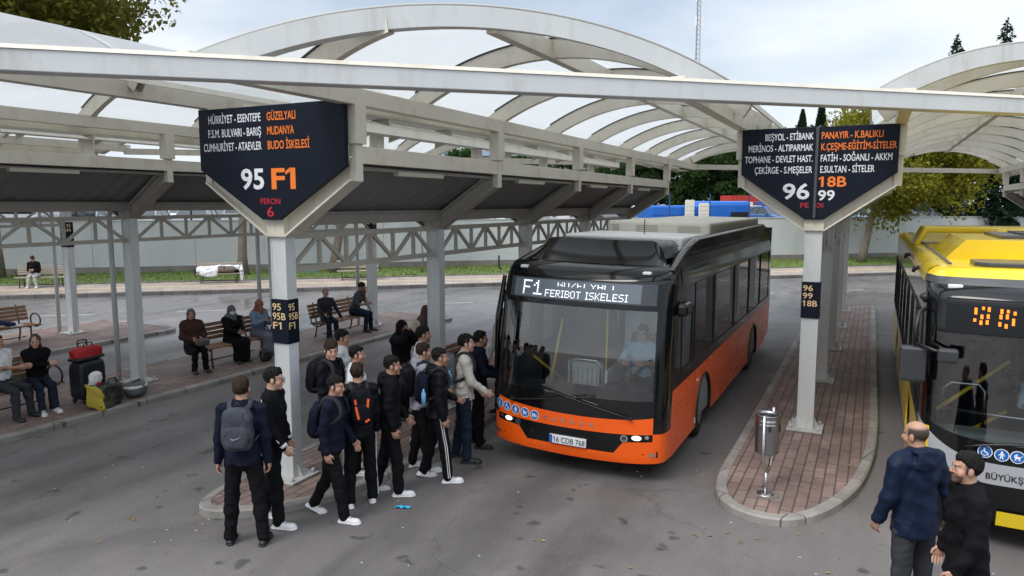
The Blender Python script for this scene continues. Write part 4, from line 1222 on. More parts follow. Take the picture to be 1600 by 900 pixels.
        for i in range(len(yy) - 1):
            for j in range(3):
                q = [(s * HW, yy[i], zs[j]), (s * HW, yy[i + 1], zs[j]), (s * HW, yy[i + 1], zs[j + 1]), (s * HW, yy[i], zs[j + 1])][::s]
                if i % 2 and j == 1:
                    g = MB(); g.add([(x - s * 0.004, y, z) for x, y, z in q], [(0, 1, 2, 3)]); go = g.build('side_window', M_tint, bus)
                    g = MB(); g.tube([(x + s * 0.004, y, z) for x, y, z in q], 0.016, 4, closed=True); g.build('window_seal', M_black, go)
                else: m.add(q, [(0, 1, 2, 3)])
        m.build('upper_side', M_bk, bus)
        e = MB(); prof = [(HW, 2.72), (HW - 0.005, 2.80), (HW - 0.04, 2.87), (HW - 0.12, 2.91), (HW - 0.22, 2.92)]
        e.grid([[(s * x, y, z) for x, z in prof] for y in (0.88, Y1)], 0, True, flip=s < 0); e.build('roof_edge', M_yb, bus)
        e = MB(); e.box(min(s * 1.0, s * 1.04), max(s * 1.0, s * 1.04), 0.9, Y1 - 0.3, 2.921, 2.935); e.build('roof_groove', M_bkm, bus)
        k = MB()
        for y, z in ((2.1, 2.78), (4.9, 2.78)): k.tube([(s * HW, y, z), (s * (HW + 0.05), y, z), (s * (HW + 0.07), y, z - 0.06)], [0.03, 0.035, 0.02], 8)
        k.build('door_camera', M_black, bus)
    f = MB(); f.prism([(Y_, Y1) for Y_ in (-1.06,)] + [(a * 1.06, 0.50 + plan(a * 0.84)) for a in np.linspace(-1, 1, 25)] + [(1.06, Y1)], 2.86, 2.922, 'z'); f.build('roof', M_yb, bus)
    f = MB(); f.grid([[(a * (HW - 0.2 * t * t), base(2.74) + 0.24 * t + plan(a), 2.74 + 0.182 * math.sin(t * math.pi / 2)) for a in np.linspace(-1, 1, 33)] for t in np.linspace(0, 0.28, 4)], 0, True, flip=False); f.build('front_brow', M_bkm, bus)
    f = MB(); f.grid([[(a * (HW - 0.2 * t * t), base(2.74) + 0.24 * t + plan(a), 2.74 + 0.182 * math.sin(t * math.pi / 2)) for a in np.linspace(-1, 1, 33)] for t in np.linspace(0.28, 1, 6)], 0, True, flip=False); f.build('roof_front', M_yb, bus)
    f = MB(); f.prism([(-1.0, 2.92), (-0.78, 3.16), (0.9, 3.16), (1.05, 2.92)], 1.9, 4.2, 'y'); f.box(-0.16, -0.14, 1.895, 1.9, 2.93, 3.15); rp = f.build('roof_unit', M_yb, bus, 0.04)
    f = MB(); f.box(-0.36, 0.32, 2.4, 4.0, 3.163, 3.20); 
    for k in range(9): f.box(-0.1, 0.26, 2.55 + k * 0.15, 2.62 + k * 0.15, 3.2, 3.225)
    f.build('vent', M_bkm, rp)
    f = MB(); f.prism([(-1.2, 2.90), (-1.05, 3.22), (1.05, 3.22), (1.2, 2.90), (1.1, 2.90), (0.98, 3.12), (-0.98, 3.12), (-1.1, 2.90)], 5.6, 6.6, 'y'); f.box(-0.1, 0.5, 5.0, 6.3, 2.93, 3.2, c=0.05); f.build('roof_hoop', M_yb, bus, 0.03)
    f = MB(); f.prism([(-0.80, 0.72), (-0.68, 0.6), (0.5, 0.6), (0.62, 0.72), (0.62, 1.2), (0.5, 1.3), (-0.68, 1.3), (-0.80, 1.2)], 2.92, 2.97, 'z'); f.build('roof_hatch', M_bkm, bus, 0.012)
    # mirrors on arms
    f = MB(); f.tube([(-1.24, 0.35, 2.48), (-1.33, 0.2, 2.45), (-1.36, 0.12, 2.3), (-1.36, 0.1, 2.1)], 0.022, 8); f.tube([(-1.36, 0.1, 2.12), (-1.1, -0.08, 2.06)], 0.018, 8)
    f.tube([(-1.25, 0.4, 2.55), (-1.30, 0.38, 2.62)], 0.04, 8)
    ma = f.build('mirror_arm', M_black, bus)
    f = MB(); f.box(-1.50, -1.24, 0.06, 0.16, 1.70, 2.09, c=0.035); f.build('mirror', mat('grey black mirror shell', (0.035, 0.037, 0.04), 0.35), ma)
    f = MB(); f.box(-1.16, -0.97, -0.14, -0.04, 1.97, 2.12, c=0.03); f.build('mirror', bpy.data.materials['grey black mirror shell'], ma)
    # inside
    f = MB(); f.box(-1.2, 1.2, 0.6, Y1 - 0.1, 0.34, 0.40); f.build('floor', M_int, bus)
    f = MB(); f.box(-1.1, 1.1, 0.8, Y1 - 0.1, 2.6, 2.62); f.build('ceiling', M_intl, bus)
    f = MB(); f.box(-HW, HW, Y1 - 0.06, Y1, 0.4, 2.9); f.build('rear_panel', M_yb, bus)
    f = MB(); f.box(-1.15, 1.15, 0.42, 0.75, 0.5, 1.12, c=0.05); f.build('dashboard', mat('pale dashboard', (0.32, 0.34, 0.33), 0.6), bus)
    f = MB(); f.tube([(-1.0, 0.9, 1.25), (0.2, 0.9, 1.2), (1.0, 0.9, 1.2)], 0.018, 8); f.tube([(-0.98, 1.2, 0.5), (-0.98, 1.2, 1.42), (-0.90, 1.2, 1.5), (-0.62, 1.2, 1.5), (-0.56, 1.2, 1.42), (-0.56, 1.2, 0.5)], 0.02, 8); f.build('grab_rail', M_steel, bus)
    f = MB(); f.tube([(-1.05, 1.0, 1.2), (-0.3, 1.5, 1.75)], 0.025, 8); f.tube([(-1.0, 1.0, 0.75), (-0.3, 1.45, 1.15)], 0.025, 8); f.build('yellow_pole', M_yel, bus)
    f = MB(); f.box(0.2, 0.75, 1.35, 1.5, 0.9, 1.7, c=0.05); f.box(0.2, 0.75, 1.0, 1.5, 0.72, 0.88, c=0.05); f.box(0.3, 0.65, 1.1, 1.4, 0.4, 0.72); f.build('driver_seat', M_seat, bus)
    for y in (3.2, 4.2, 5.2, 6.2, 7.2):
        for x in (-0.95, -0.5, 0.5, 0.95):
            f = MB(); f.box(x - 0.2, x + 0.2, y, y + 0.42, 0.8, 0.88, c=0.03); f.box(x - 0.2, x + 0.2, y + 0.36, y + 0.44, 0.88, 1.5, c=0.03); f.box(x - 0.05, x + 0.05, y + 0.1, y + 0.3, 0.4, 0.8); f.build('passenger_seat', M_seat, bus)
    return bus
yellow_bus((0.55 + 1.27, 8.72, 0))
# ------------------------------------------------------------------ people: distance fields turned into one smooth skin each
def V3(*a): return np.array(a, float)

class Field:
    def __init__(s, lo, hi, h):
        s.h = h; s.lo = np.array(lo, float)
        s.n = np.maximum(3, np.ceil((np.array(hi) - s.lo) / h).astype(int) + 1)
        s.d = np.full(s.n, 1.0)
    def sub(s, lo, hi):
        a = np.clip(np.floor((np.array(lo) - s.lo) / s.h).astype(int), 0, s.n - 1)
        b = np.clip(np.ceil((np.array(hi) - s.lo) / s.h).astype(int) + 1, 1, s.n)
        if np.any(b <= a): return None
        sl = tuple(slice(i, j) for i, j in zip(a, b))
        ax = [s.lo[k] + s.h * np.arange(a[k], b[k]) for k in range(3)]
        P = np.stack(np.meshgrid(*ax, indexing='ij'), -1)
        return sl, P
    def put(s, sl, d, k, op='u'):
        o = s.d[sl]
        if op == 'u':
            if k <= 0: s.d[sl] = np.minimum(o, d)
            else:
                t = np.clip(0.5 + 0.5 * (o - d) / k, 0, 1); s.d[sl] = o * (1 - t) + d * t - k * t * (1 - t)
        else:           # subtract
            d = -d
            t = np.clip(0.5 - 0.5 * (o - d) / k, 0, 1); s.d[sl] = o * (1 - t) + d * t + k * t * (1 - t)
    def cone(s, a, b, ra, rb, k=0.02, op='u'):
        a, b = np.asarray(a, float), np.asarray(b, float); r = max(ra, rb) + 0.07
        q = s.sub(np.minimum(a, b) - r, np.maximum(a, b) + r)
        if q is None: return s
        sl, P = q; ab = b - a; L = max(ab @ ab, 1e-9)
        t = np.clip(((P - a) @ ab) / L, 0, 1)
        d = np.linalg.norm(P - a - t[..., None] * ab, axis=-1) - (ra + (rb - ra) * t)
        s.put(sl, d, k, op); return s
    def chain(s, pts, rs, k=0.02):
        for i in range(len(pts) - 1): s.cone(pts[i], pts[i + 1], rs[i], rs[i + 1], k)
        return s
    def ell(s, c, r, M=None, k=0.02, op='u', pw=2.0):
        """ellipsoid with half axes r in the frame M (rows = axes)"""
        c, r = np.asarray(c, float), np.asarray(r, float)
        m = r.max() * 1.25 + 0.06
        q = s.sub(c - m, c + m)
        if q is None: return s
        sl, P = q; p = P - c
        if M is not None: p = p @ np.asarray(M).T
        if pw == 2.0:
            k0 = np.linalg.norm(p / r, axis=-1); k1 = np.linalg.norm(p / (r * r), axis=-1) + 1e-9
            d = k0 * (k0 - 1) / k1
        else:
            k0 = (np.abs(p / r) ** pw).sum(-1) ** (1 / pw); d = (k0 - 1) * r.min()
        s.put(sl, d, k, op); return s
    def slab(s, secs, k=0.03):
        """trunk: list of (centre, right, fwd, half width, half depth), bottom to top"""
        for (c0, x0, f0, w0, d0), (c1, x1, f1, w1, d1) in zip(secs[:-1], secs[1:]):
            c0, c1 = np.asarray(c0, float), np.asarray(c1, float)
            m = max(w0, w1) + 0.07
            q = s.sub(np.minimum(c0, c1) - m, np.maximum(c0, c1) + m)
            if q is None: continue
            sl, P = q; ab = c1 - c0; L = ab @ ab
            t = np.clip(((P - c0) @ ab) / L, 0, 1)
            p = P - c0 - t[..., None] * ab
            x = np.asarray(x0) + (np.asarray(x1) - np.asarray(x0)) * 0.5; x = x / np.linalg.norm(x)
            f = np.asarray(f0) + (np.asarray(f1) - np.asarray(f0)) * 0.5; f = f / np.linalg.norm(f)
            u = np.cross(x, f)
            w = w0 + (w1 - w0) * t; dd = d0 + (d1 - d0) * t
            px, pf, pu = p @ x, p @ f, p @ u
            e = np.sqrt((px / w) ** 2 + (pf / dd) ** 2 + (pu / dd) ** 2)
            s.put(sl, (e - 1) * np.minimum(w, dd), k)
        return s
    def noise(s, amp, fr, seed=0, aniso=(1, 1, 1)):
        r = np.random.default_rng(seed)
        ii = np.nonzero(np.abs(s.d) < 0.035)
        X, Y, Z = (s.lo[k] + s.h * ii[k] for k in range(3))
        o = 0
        for _ in range(5):
            d = r.normal(size=3) * np.array(aniso); d = d / np.linalg.norm(d) * fr * r.uniform(0.6, 1.5)
            o = o + 1.6 * np.abs(np.sin(0.5 * (X * d[0] + Y * d[1] + Z * d[2]) + 0.6 * np.sin(Z * 9 + X * 7) + r.uniform(0, 6.3))) - 0.9
        s.d[ii] += amp * o / 2.0; return s
    def cut(s, p, n):
        """keep only the side of the plane that n points to"""
        ax = [s.lo[k] + s.h * np.arange(s.n[k]) for k in range(3)]
        X, Y, Z = np.meshgrid(*ax, indexing='ij')
        n = np.asarray(n, float) / np.linalg.norm(n)
        s.d = np.maximum(s.d, -((X - p[0]) * n[0] + (Y - p[1]) * n[1] + (Z - p[2]) * n[2])); return s
    def mesh(s):
        d = np.pad(s.d, 1, constant_values=1.0)
        ins = d < 0
        c = [ins[i:ins.shape[0] - 1 + i, j:ins.shape[1] - 1 + j, k:ins.shape[2] - 1 + k] for i in (0, 1) for j in (0, 1) for k in (0, 1)]
        cnt = sum(x.astype(np.int8) for x in c)
        act = np.argwhere((cnt > 0) & (cnt < 8))
        if len(act) == 0: return np.zeros((0, 3)), np.zeros((0, 4), int)
        idx = np.full(cnt.shape, -1, np.int64); idx[tuple(act.T)] = np.arange(len(act))
        off = np.array([(i, j, k) for i in (0, 1) for j in (0, 1) for k in (0, 1)])
        vals = np.stack([d[act[:, 0] + o[0], act[:, 1] + o[1], act[:, 2] + o[2]] for o in off], 1)
        acc = np.zeros((len(act), 3)); num = np.zeros(len(act))
        for a in range(8):
            for b in range(a + 1, 8):
                if np.abs(off[a] - off[b]).sum() != 1: continue
                va, vb = vals[:, a], vals[:, b]
                m = (va < 0) != (vb < 0)
                t = va[m] / (va[m] - vb[m])
                acc[m] += off[a] + t[:, None] * (off[b] - off[a]); num[m] += 1
        v = (act + acc / num[:, None] - 1) * s.h + s.lo
        quads = []
        for ax in range(3):
            o1, o2 = [(1, 2), (2, 0), (0, 1)][ax]
            a = np.take(ins, range(0, ins.shape[ax] - 1), ax); b = np.take(ins, range(1, ins.shape[ax]), ax)
            e = np.argwhere(a != b)
            if len(e) == 0: continue
            e = e[(e[:, o1] > 0) & (e[:, o2] > 0) & (e[:, o1] < ins.shape[o1] - 1) & (e[:, o2] < ins.shape[o2] - 1)]
            sgn = a[tuple(e.T)]
            u1 = np.zeros(3, int); u1[o1] = 1; u2 = np.zeros(3, int); u2[o2] = 1
            q = np.stack([idx[tuple((e - u1 - u2).T)], idx[tuple((e - u2).T)], idx[tuple(e.T)], idx[tuple((e - u1).T)]], 1)
            q[~sgn] = q[~sgn][:, ::-1]
            quads.append(q)
        return v, np.concatenate(quads)

def put_mesh(name, parts, mats, parent, hp=None, mi=None, smooth_it=0):
    """joins (verts, quads) pieces into one object; hp = head coordinates for the face"""
    vs, fs, b = [], [], 0
    for v, f in parts:
        vs.append(v); fs.append(f + b); b += len(v)
    v = np.concatenate(vs); f = np.concatenate(fs)
    me = fast_mesh(name, v, f, mi)
    if hp is not None:
        a = me.attributes.new('hp', 'FLOAT_VECTOR', 'POINT')
        a.data.foreach_set('vector', hp.astype(np.float32).ravel())
    return link(name, me, parent, mats)

def skin(name, tone, beard=0.0, brow=(0.02, 0.013, 0.01), lip=None):
    m, n, l, p = nt(name)
    a = n.new('ShaderNodeAttribute'); a.attribute_name = 'hp'
    sp = n.new('ShaderNodeSeparateXYZ'); l.new(a.outputs['Vector'], sp.inputs['Vector'])
    def mt(op, x, y=None):
        q = n.new('ShaderNodeMath'); q.operation = op
        for i, v in enumerate((x, y)):
            if v is None: continue
            if isinstance(v, (int, float)): q.inputs[i].default_value = v
            else: l.new(v, q.inputs[i])
        return q.outputs[0]
    ax = mt('ABSOLUTE', sp.outputs['X']); z = sp.outputs['Z']; y = sp.outputs['Y']
    front = mt('GREATER_THAN', y, 0.03)
    def blob(cx, cz, rx, rz, soft=0.35):
        e = mt('ADD', mt('POWER', mt('DIVIDE', mt('SUBTRACT', ax, cx), rx), 2), mt('POWER', mt('DIVIDE', mt('SUBTRACT', z, cz), rz), 2))
        r = n.new('ShaderNodeMapRange'); r.inputs['From Min'].default_value = 1 - soft; r.inputs['From Max'].default_value = 1 + soft
        r.inputs['To Min'].default_value = 1; r.inputs['To Max'].default_value = 0
        l.new(e, r.inputs['Value']); return mt('MULTIPLY', r.outputs['Result'], front)
    nz_ = n.new('ShaderNodeTexNoise'); nz_.inputs['Scale'].default_value = 30; l.new(a.outputs['Vector'], nz_.inputs['Vector'])
    cur = None
    def over(fac, col, amt=1.0):
        nonlocal cur
        x = n.new('ShaderNodeMix'); x.data_type = 'RGBA'
        if cur is None: x.inputs['A'].default_value = (*tone, 1)
        else: l.new(cur, x.inputs['A'])
        x.inputs['B'].default_value = (*col, 1)
        l.new(mt('MULTIPLY', fac, amt), x.inputs['Factor']); cur = x.outputs['Result']
    red = (min(1, tone[0] * 1.05), tone[1] * 0.72, tone[2] * 0.68)
    over(blob(0.043, -0.03, 0.03, 0.03, 0.9), red, 0.45)
    over(blob(0.0, -0.028, 0.018, 0.018, 0.9), red, 0.4)
    def rg2(v, a, b_):
        r = n.new('ShaderNodeMapRange'); r.inputs['From Min'].default_value = a; r.inputs['From Max'].default_value = b_; l.new(v, r.inputs['Value']); return r.outputs['Result']
    st_ = mt('MULTIPLY', mt('MULTIPLY', rg2(y, 0.036, 0.016), rg2(z, -0.045, -0.022)), mt('MULTIPLY', rg2(z, 0.080, 0.055), rg2(ax, 0.0815, 0.0785)))
    over(mt('MULTIPLY', st_, rg2(nz_.outputs['Fac'], -0.2, 0.4)), (0.016, 0.012, 0.010), 0.93)
    if beard: over(mt('MULTIPLY', blob(0.0, -0.085, 0.085, 0.05, 0.3), mt('GREATER_THAN', y, -0.01)), (0.03, 0.022, 0.018), beard)
    over(blob(0.0, -0.063, 0.024, 0.0075), lip or (tone[0] * 0.72, tone[1] * 0.42, tone[2] * 0.4), 0.9)
    over(blob(0.032, 0.0, 0.0155, 0.0075), (0.45, 0.41, 0.38))
    over(blob(0.032, 0.001, 0.0065, 0.0072), (0.015, 0.01, 0.008))
    over(blob(0.032, 0.0075, 0.018, 0.0025), (0.03, 0.02, 0.018), 0.8)
    over(blob(0.033, 0.023, 0.021, 0.0055), brow, 0.9)
    l.new(cur, p.inputs['Base Color'])
    p.inputs['Roughness'].default_value = 0.5
    p.inputs['Subsurface Weight'].default_value = 0.0
    return m

SK = {'a': skin('tan skin', (0.42, 0.235, 0.155)), 'b': skin('olive skin', (0.34, 0.185, 0.12), 0.35), 'c': skin('fair skin', (0.52, 0.31, 0.22)), 'd': skin('bearded skin', (0.44, 0.25, 0.17), 0.75), 'e': skin('light stubble skin', (0.40, 0.22, 0.145), 0.2)}
def cloth(name, col, rough=0.85, var=0.14, b=0.35, bs=22, stretch=(1, 1, 0.45)):
    return mat(name, col, rough, var=var, scale=9, bump=b, bscale=bs, stretch=stretch, spec=0.12)
CL = {'black': cloth('black cotton', (0.0065, 0.0065, 0.008)), 'navy': cloth('navy cotton', (0.008, 0.0105, 0.022)), 'black2': cloth('black nylon', (0.0055, 0.006, 0.009), 0.5),
      'charcoal': cloth('charcoal cloth', (0.03, 0.031, 0.036)), 'grey': cloth('grey marl fleece', (0.27, 0.29, 0.33)), 'white': cloth('white cotton', (0.68, 0.69, 0.70)),
      'beige': cloth('cream knit', (0.50, 0.47, 0.41)), 'jeans': cloth('blue denim', (0.03, 0.055, 0.10)), 'djeans': cloth('dark denim', (0.014, 0.02, 0.036)), 'brown': cloth('brown wool', (0.055, 0.028, 0.022)),
      'denimlight': cloth('light denim', (0.16, 0.23, 0.33)), 'skirt': cloth('grey blue skirt', (0.15, 0.165, 0.21)), 'bluejkt': cloth('dark blue anorak', (0.008, 0.015, 0.036), 0.5), 'greytr': cloth('grey trousers', (0.035, 0.037, 0.043)),
      'lgrey': cloth('pale grey joggers', (0.42, 0.42, 0.43)), 'tshirt': cloth('dark grey t-shirt', (0.07, 0.075, 0.08)), 'shirtblue': cloth('pale blue uniform shirt', (0.34, 0.56, 0.72)), 'vest': cloth('cream quilted vest', (0.46, 0.40, 0.32)),
      'coat': cloth('sand coloured coat', (0.42, 0.36, 0.29)), 'scarfgrey': cloth('grey headscarf', (0.11, 0.12, 0.14)), 'scarfbrown': cloth('patterned rust headscarf', (0.24, 0.095, 0.05), var=0.5), 'scarfdark': cloth('brown check headscarf', (0.08, 0.05, 0.045), var=0.4),
      'turban': cloth('blue grey head wrap', (0.13, 0.14, 0.17)), 'sole': mat('white rubber', (0.75, 0.75, 0.74), 0.5, var=0.06, scale=20), 'whiteshoe': mat('white leather', (0.66, 0.66, 0.66), 0.45, var=0.05, scale=15), 'blackshoe': mat('black leather', (0.013, 0.013, 0.014), 0.45),
      'blouse': cloth('black and white print', (0.05, 0.05, 0.05)), 'mask': cloth('pale blue face mask', (0.5, 0.62, 0.68)), 'camo': mat('grey camouflage fabric', (0.05, 0.055, 0.068), 0.8, var=0.3, scale=5, dirt=((0.008, 0.009, 0.013), 1.0, 14), spec=0.2), 'greybag': cloth('grey backpack fabric', (0.085, 0.095, 0.105))}
def print_fabric():
    m, n, l, p = nt('print blouse')
    t = n.new('ShaderNodeTexCoord'); v = n.new('ShaderNodeTexVoronoi'); v.feature = 'DISTANCE_TO_EDGE'; v.inputs['Scale'].default_value = 22
    c = n.new('ShaderNodeValToRGB'); c.color_ramp.elements[0].position = 0.05; c.color_ramp.elements[0].color = (0.55, 0.55, 0.53, 1); c.color_ramp.elements[1].position = 0.09; c.color_ramp.elements[1].color = (0.015, 0.015, 0.016, 1)
    l.new(t.outputs['Object'], v.inputs['Vector']); l.new(v.outputs['Distance'], c.inputs['Fac']); l.new(c.outputs['Color'], p.inputs['Base Color']); p.inputs['Roughness'].default_value = 0.8
    return m
CL['print'] = print_fabric()
HR = {'black': mat('black hair', (0.007, 0.0055, 0.005), 0.6, bump=0.8, bscale=90, stretch=(1, 1, 0.4), spec=0.2), 'brown': mat('dark brown hair', (0.028, 0.016, 0.010), 0.6, spec=0.2, bump=0.8, bscale=80, stretch=(1, 1, 0.5)), 'auburn': mat('auburn hair', (0.05, 0.02, 0.012), 0.5, bump=0.8, bscale=80, stretch=(1, 1, 0.3))}

def rotx(a): c, s = math.cos(a), math.sin(a); return np.array([[1, 0, 0], [0, c, -s], [0, s, c]])
def roty(a): c, s = math.cos(a), math.sin(a); return np.array([[c, 0, s], [0, 1, 0], [-s, 0, c]])
def rotz(a): c, s = math.cos(a), math.sin(a); return np.array([[c, -s, 0], [s, c, 0], [0, 0, 1]])

def skeleton(h=1.75, lean=3, twist=0, side=0, legs=((8, 6, 4), (-8, 10, 4)), arms=((5, 8, 15, 20), (5, 8, 15, 20)), head=(0, 0), hands=(None, None), girth=1.0, shoulders=1.0, neck=10):
    """joints in the person's own frame: facing +y, right = +x. legs (hip flex, knee bend, spread); arms (flex, spread, elbow, turn-in), right then left;
    hands: explicit wrist targets that override the arm angles"""
    k = h / 1.75
    J = {}
    J['pelvis'] = V3(0, 0, 0)
    Rt = rotz(R(twist)) @ roty(R(side)) @ rotx(R(-lean))
    up = lambda x, y, z: Rt @ V3(x, y, z) * k
    J['waist'] = up(0, -0.005, 0.13); J['chest'] = up(0, 0.0, 0.36); J['neck'] = up(0, -0.02, 0.53)
    J['R'] = Rt
    HR_ = rotz(R(twist + head[0])) @ rotx(R(-lean * 0.4 + head[1]))
    J['HR'] = HR_
    J['head'] = J['neck'] + (rotz(R(twist)) @ rotx(R(-(lean * 0.5 + neck)))) @ V3(0, 0.0, 0.155) * k + HR_ @ V3(0, 0.012, 0.0) * k
    for i, s in enumerate((1, -1)):
        t = 'r' if s > 0 else 'l'
        hip = V3(s * 0.092, 0, -0.03) * k
        f, b, sp = legs[i]
        d1 = rotx(R(f)) @ V3(0, 0, -1); d1 = roty(-s * R(sp)) @ d1
        d2 = rotx(R(f - b)) @ V3(0, 0, -1); d2 = roty(-s * R(sp * 0.7)) @ d2
        J['hip' + t] = hip; J['knee' + t] = hip + d1 * 0.43 * k; J['ankle' + t] = J['knee' + t] + d2 * 0.415 * k
        pitch = f - b
        fd = V3(s * 0.10, 1, 0); fd /= np.linalg.norm(fd)
        tip = max(-40, min(0, pitch)) if pitch < -12 else 0
        J['foot' + t] = rotx(R(tip)) @ fd if tip else fd
        sh = Rt @ V3(s * 0.182 * shoulders, -0.01, 0.475) * k
        J['sh' + t] = sh
        if hands[i] is not None:
            w = np.array(hands[i], float); dlt = w - sh; L1, L2 = 0.285 * k, 0.25 * k
            D = min(np.linalg.norm(dlt), (L1 + L2) * 0.995); u = dlt / np.linalg.norm(dlt)
            a = (L1 * L1 - L2 * L2 + D * D) / (2 * D); hh = math.sqrt(max(L1 * L1 - a * a, 0))
            pole = Rt @ V3(s * 0.75, -0.55, -0.75); pole = pole - (pole @ u) * u; pole /= np.linalg.norm(pole)
            J['el' + t] = sh + u * a + pole * hh; J['wr' + t] = sh + u * D
        else:
            f, sp, e, tn = arms[i]
            d = Rt @ (roty(-s * R(sp)) @ (rotx(R(f)) @ V3(0, 0, -1)))
            J['el' + t] = sh + d * 0.285 * k
            fw = Rt @ V3(0, 1, 0.0); w0 = fw - (fw @ d) * d; w0 /= np.linalg.norm(w0)
            inw = np.cross(w0, d) * (1 if (np.cross(w0, d) @ (Rt @ V3(-s, 0, 0))) > 0 else -1)
            w = math.cos(R(tn)) * w0 + math.sin(R(tn)) * inw
            d2 = math.cos(R(e)) * d + math.sin(R(e)) * w
            J['wr' + t] = J['el' + t] + d2 * 0.25 * k
    low = min(J['anklel'][2], J['ankler'][2]) - 0.075 * k
    J['low'] = low; J['k'] = k; J['g'] = girth
    for n_ in list(J):
        if isinstance(J[n_], np.ndarray) and J[n_].shape == (3,) and not n_.startswith('foot'): J[n_] = J[n_] - V3(0, 0, low)
    return J

def hand_field(J, t, curl=0.5):
    k = J['k']; s = 1 if t == 'r' else -1
    w, e = J['wr' + t], J['el' + t]
    d = (w - e) / np.linalg.norm(w - e)
    side_ = J['R'] @ V3(s, 0, 0)
    # palm faces the thigh: its normal points inward
    nrm = -side_ - (-side_ @ d) * d
    if np.linalg.norm(nrm) < 0.2: nrm = V3(0, 0, -1) - (V3(0, 0, -1) @ d) * d
    nrm /= np.linalg.norm(nrm)
    x = np.cross(d, nrm)                    # across the palm
    fwd = J['R'] @ V3(0, 1, 0.3)
    if x @ fwd < 0: x = -x                  # thumb side forward
    F = Field(w - 0.14, w + d * 0.12 + 0.14, 0.0048)
    c = w + d * 0.055 * k
    F.ell(c, (0.043 * k, 0.05 * k, 0.018 * k), np.stack([x, d, nrm]), 0.01)
    F.cone(w - d * 0.05, w + d * 0.02, 0.029 * k, 0.026 * k, 0.015)
    for i, (o, L) in enumerate(((0.031, 0.075), (0.0105, 0.083), (-0.0105, 0.077), (-0.030, 0.06))):
        a0 = w + d * 0.088 * k + x * o * k
        c1 = curl * (0.75 + 0.12 * i)
        d1 = math.cos(c1) * d + math.sin(c1) * nrm; d2 = math.cos(c1 * 2.0) * d + math.sin(c1 * 2.0) * nrm
        a1 = a0 + d1 * L * 0.52 * k; a2 = a1 + d2 * L * 0.5 * k
        F.cone(a0, a1, 0.0092 * k, 0.0085 * k, 0.003); F.cone(a1, a2, 0.0085 * k, 0.0068 * k, 0.003)
    t0 = w + d * 0.03 * k + x * 0.03 * k; t1 = t0 + (d * 0.75 + x * 0.6 + nrm * 0.25) * 0.04 * k; t2 = t1 + (d * 0.9 + x * 0.15 + nrm * 0.4) * 0.03 * k
    F.cone(t0, t1, 0.0135 * k, 0.0105 * k, 0.008); F.cone(t1, t2, 0.0105 * k, 0.008 * k, 0.003)
    return F.mesh()

def head_shape(F, J, grow=0.0, face=True):
    k = J['k']; M = J['HR']; c = J['head']
    P = lambda x, y, z: c + M @ V3(x, y, z) * k
    A = M.T
    F.ell(P(0, -0.016, 0.03), np.array((0.074, 0.094, 0.088)) * k + grow, A, 0.01)
    F.ell(P(0, 0.028, -0.045), np.array((0.058, 0.058, 0.066)) * k + grow, A, 0.03)
    if face:
        F.ell(P(0, 0.066, -0.096), np.array((0.026, 0.02, 0.017)) * k, A, 0.025)
        F.cone(P(-0.03, 0.075, 0.02), P(0.03, 0.075, 0.02), 0.008 * k, 0.008 * k, 0.02)
        for s in (-1, 1):
            F.ell(P(s * 0.034, 0.100, 0.0), np.array((0.015, 0.015, 0.0085)) * k, A, 0.012, 's')
            F.ell(P(s * 0.033, 0.068, 0.0), np.array((0.0135, 0.0135, 0.012)) * k, A, 0.003)
            F.ell(P(s * 0.044, 0.048, -0.032), np.array((0.021, 0.021, 0.02)) * k, A, 0.028)
            F.ell(P(s * 0.077, -0.008, -0.008), np.array((0.010, 0.022, 0.033)) * k, A, 0.006)
        F.cone(P(0, 0.084, 0.008), P(0, 0.103, -0.027), 0.0065 * k, 0.0095 * k, 0.010)
        F.ell(P(0, 0.094, -0.032), np.array((0.0155, 0.010, 0.008)) * k, A, 0.008)
        F.cone(P(-0.017, 0.077, -0.059), P(0.017, 0.077, -0.059), 0.008 * k, 0.008 * k, 0.006)
        F.cone(P(-0.014, 0.075, -0.068), P(0.014, 0.075, -0.068), 0.009 * k, 0.009 * k, 0.006)
    F.cone(P(0, -0.02, -0.05), J['neck'] - J['R'] @ V3(0, 0.0, 0.03), 0.055 * k, 0.062 * k, 0.025)
    return F

def head_local(J, v):
    return (v - J['head']) @ J['HR'] / J['k']

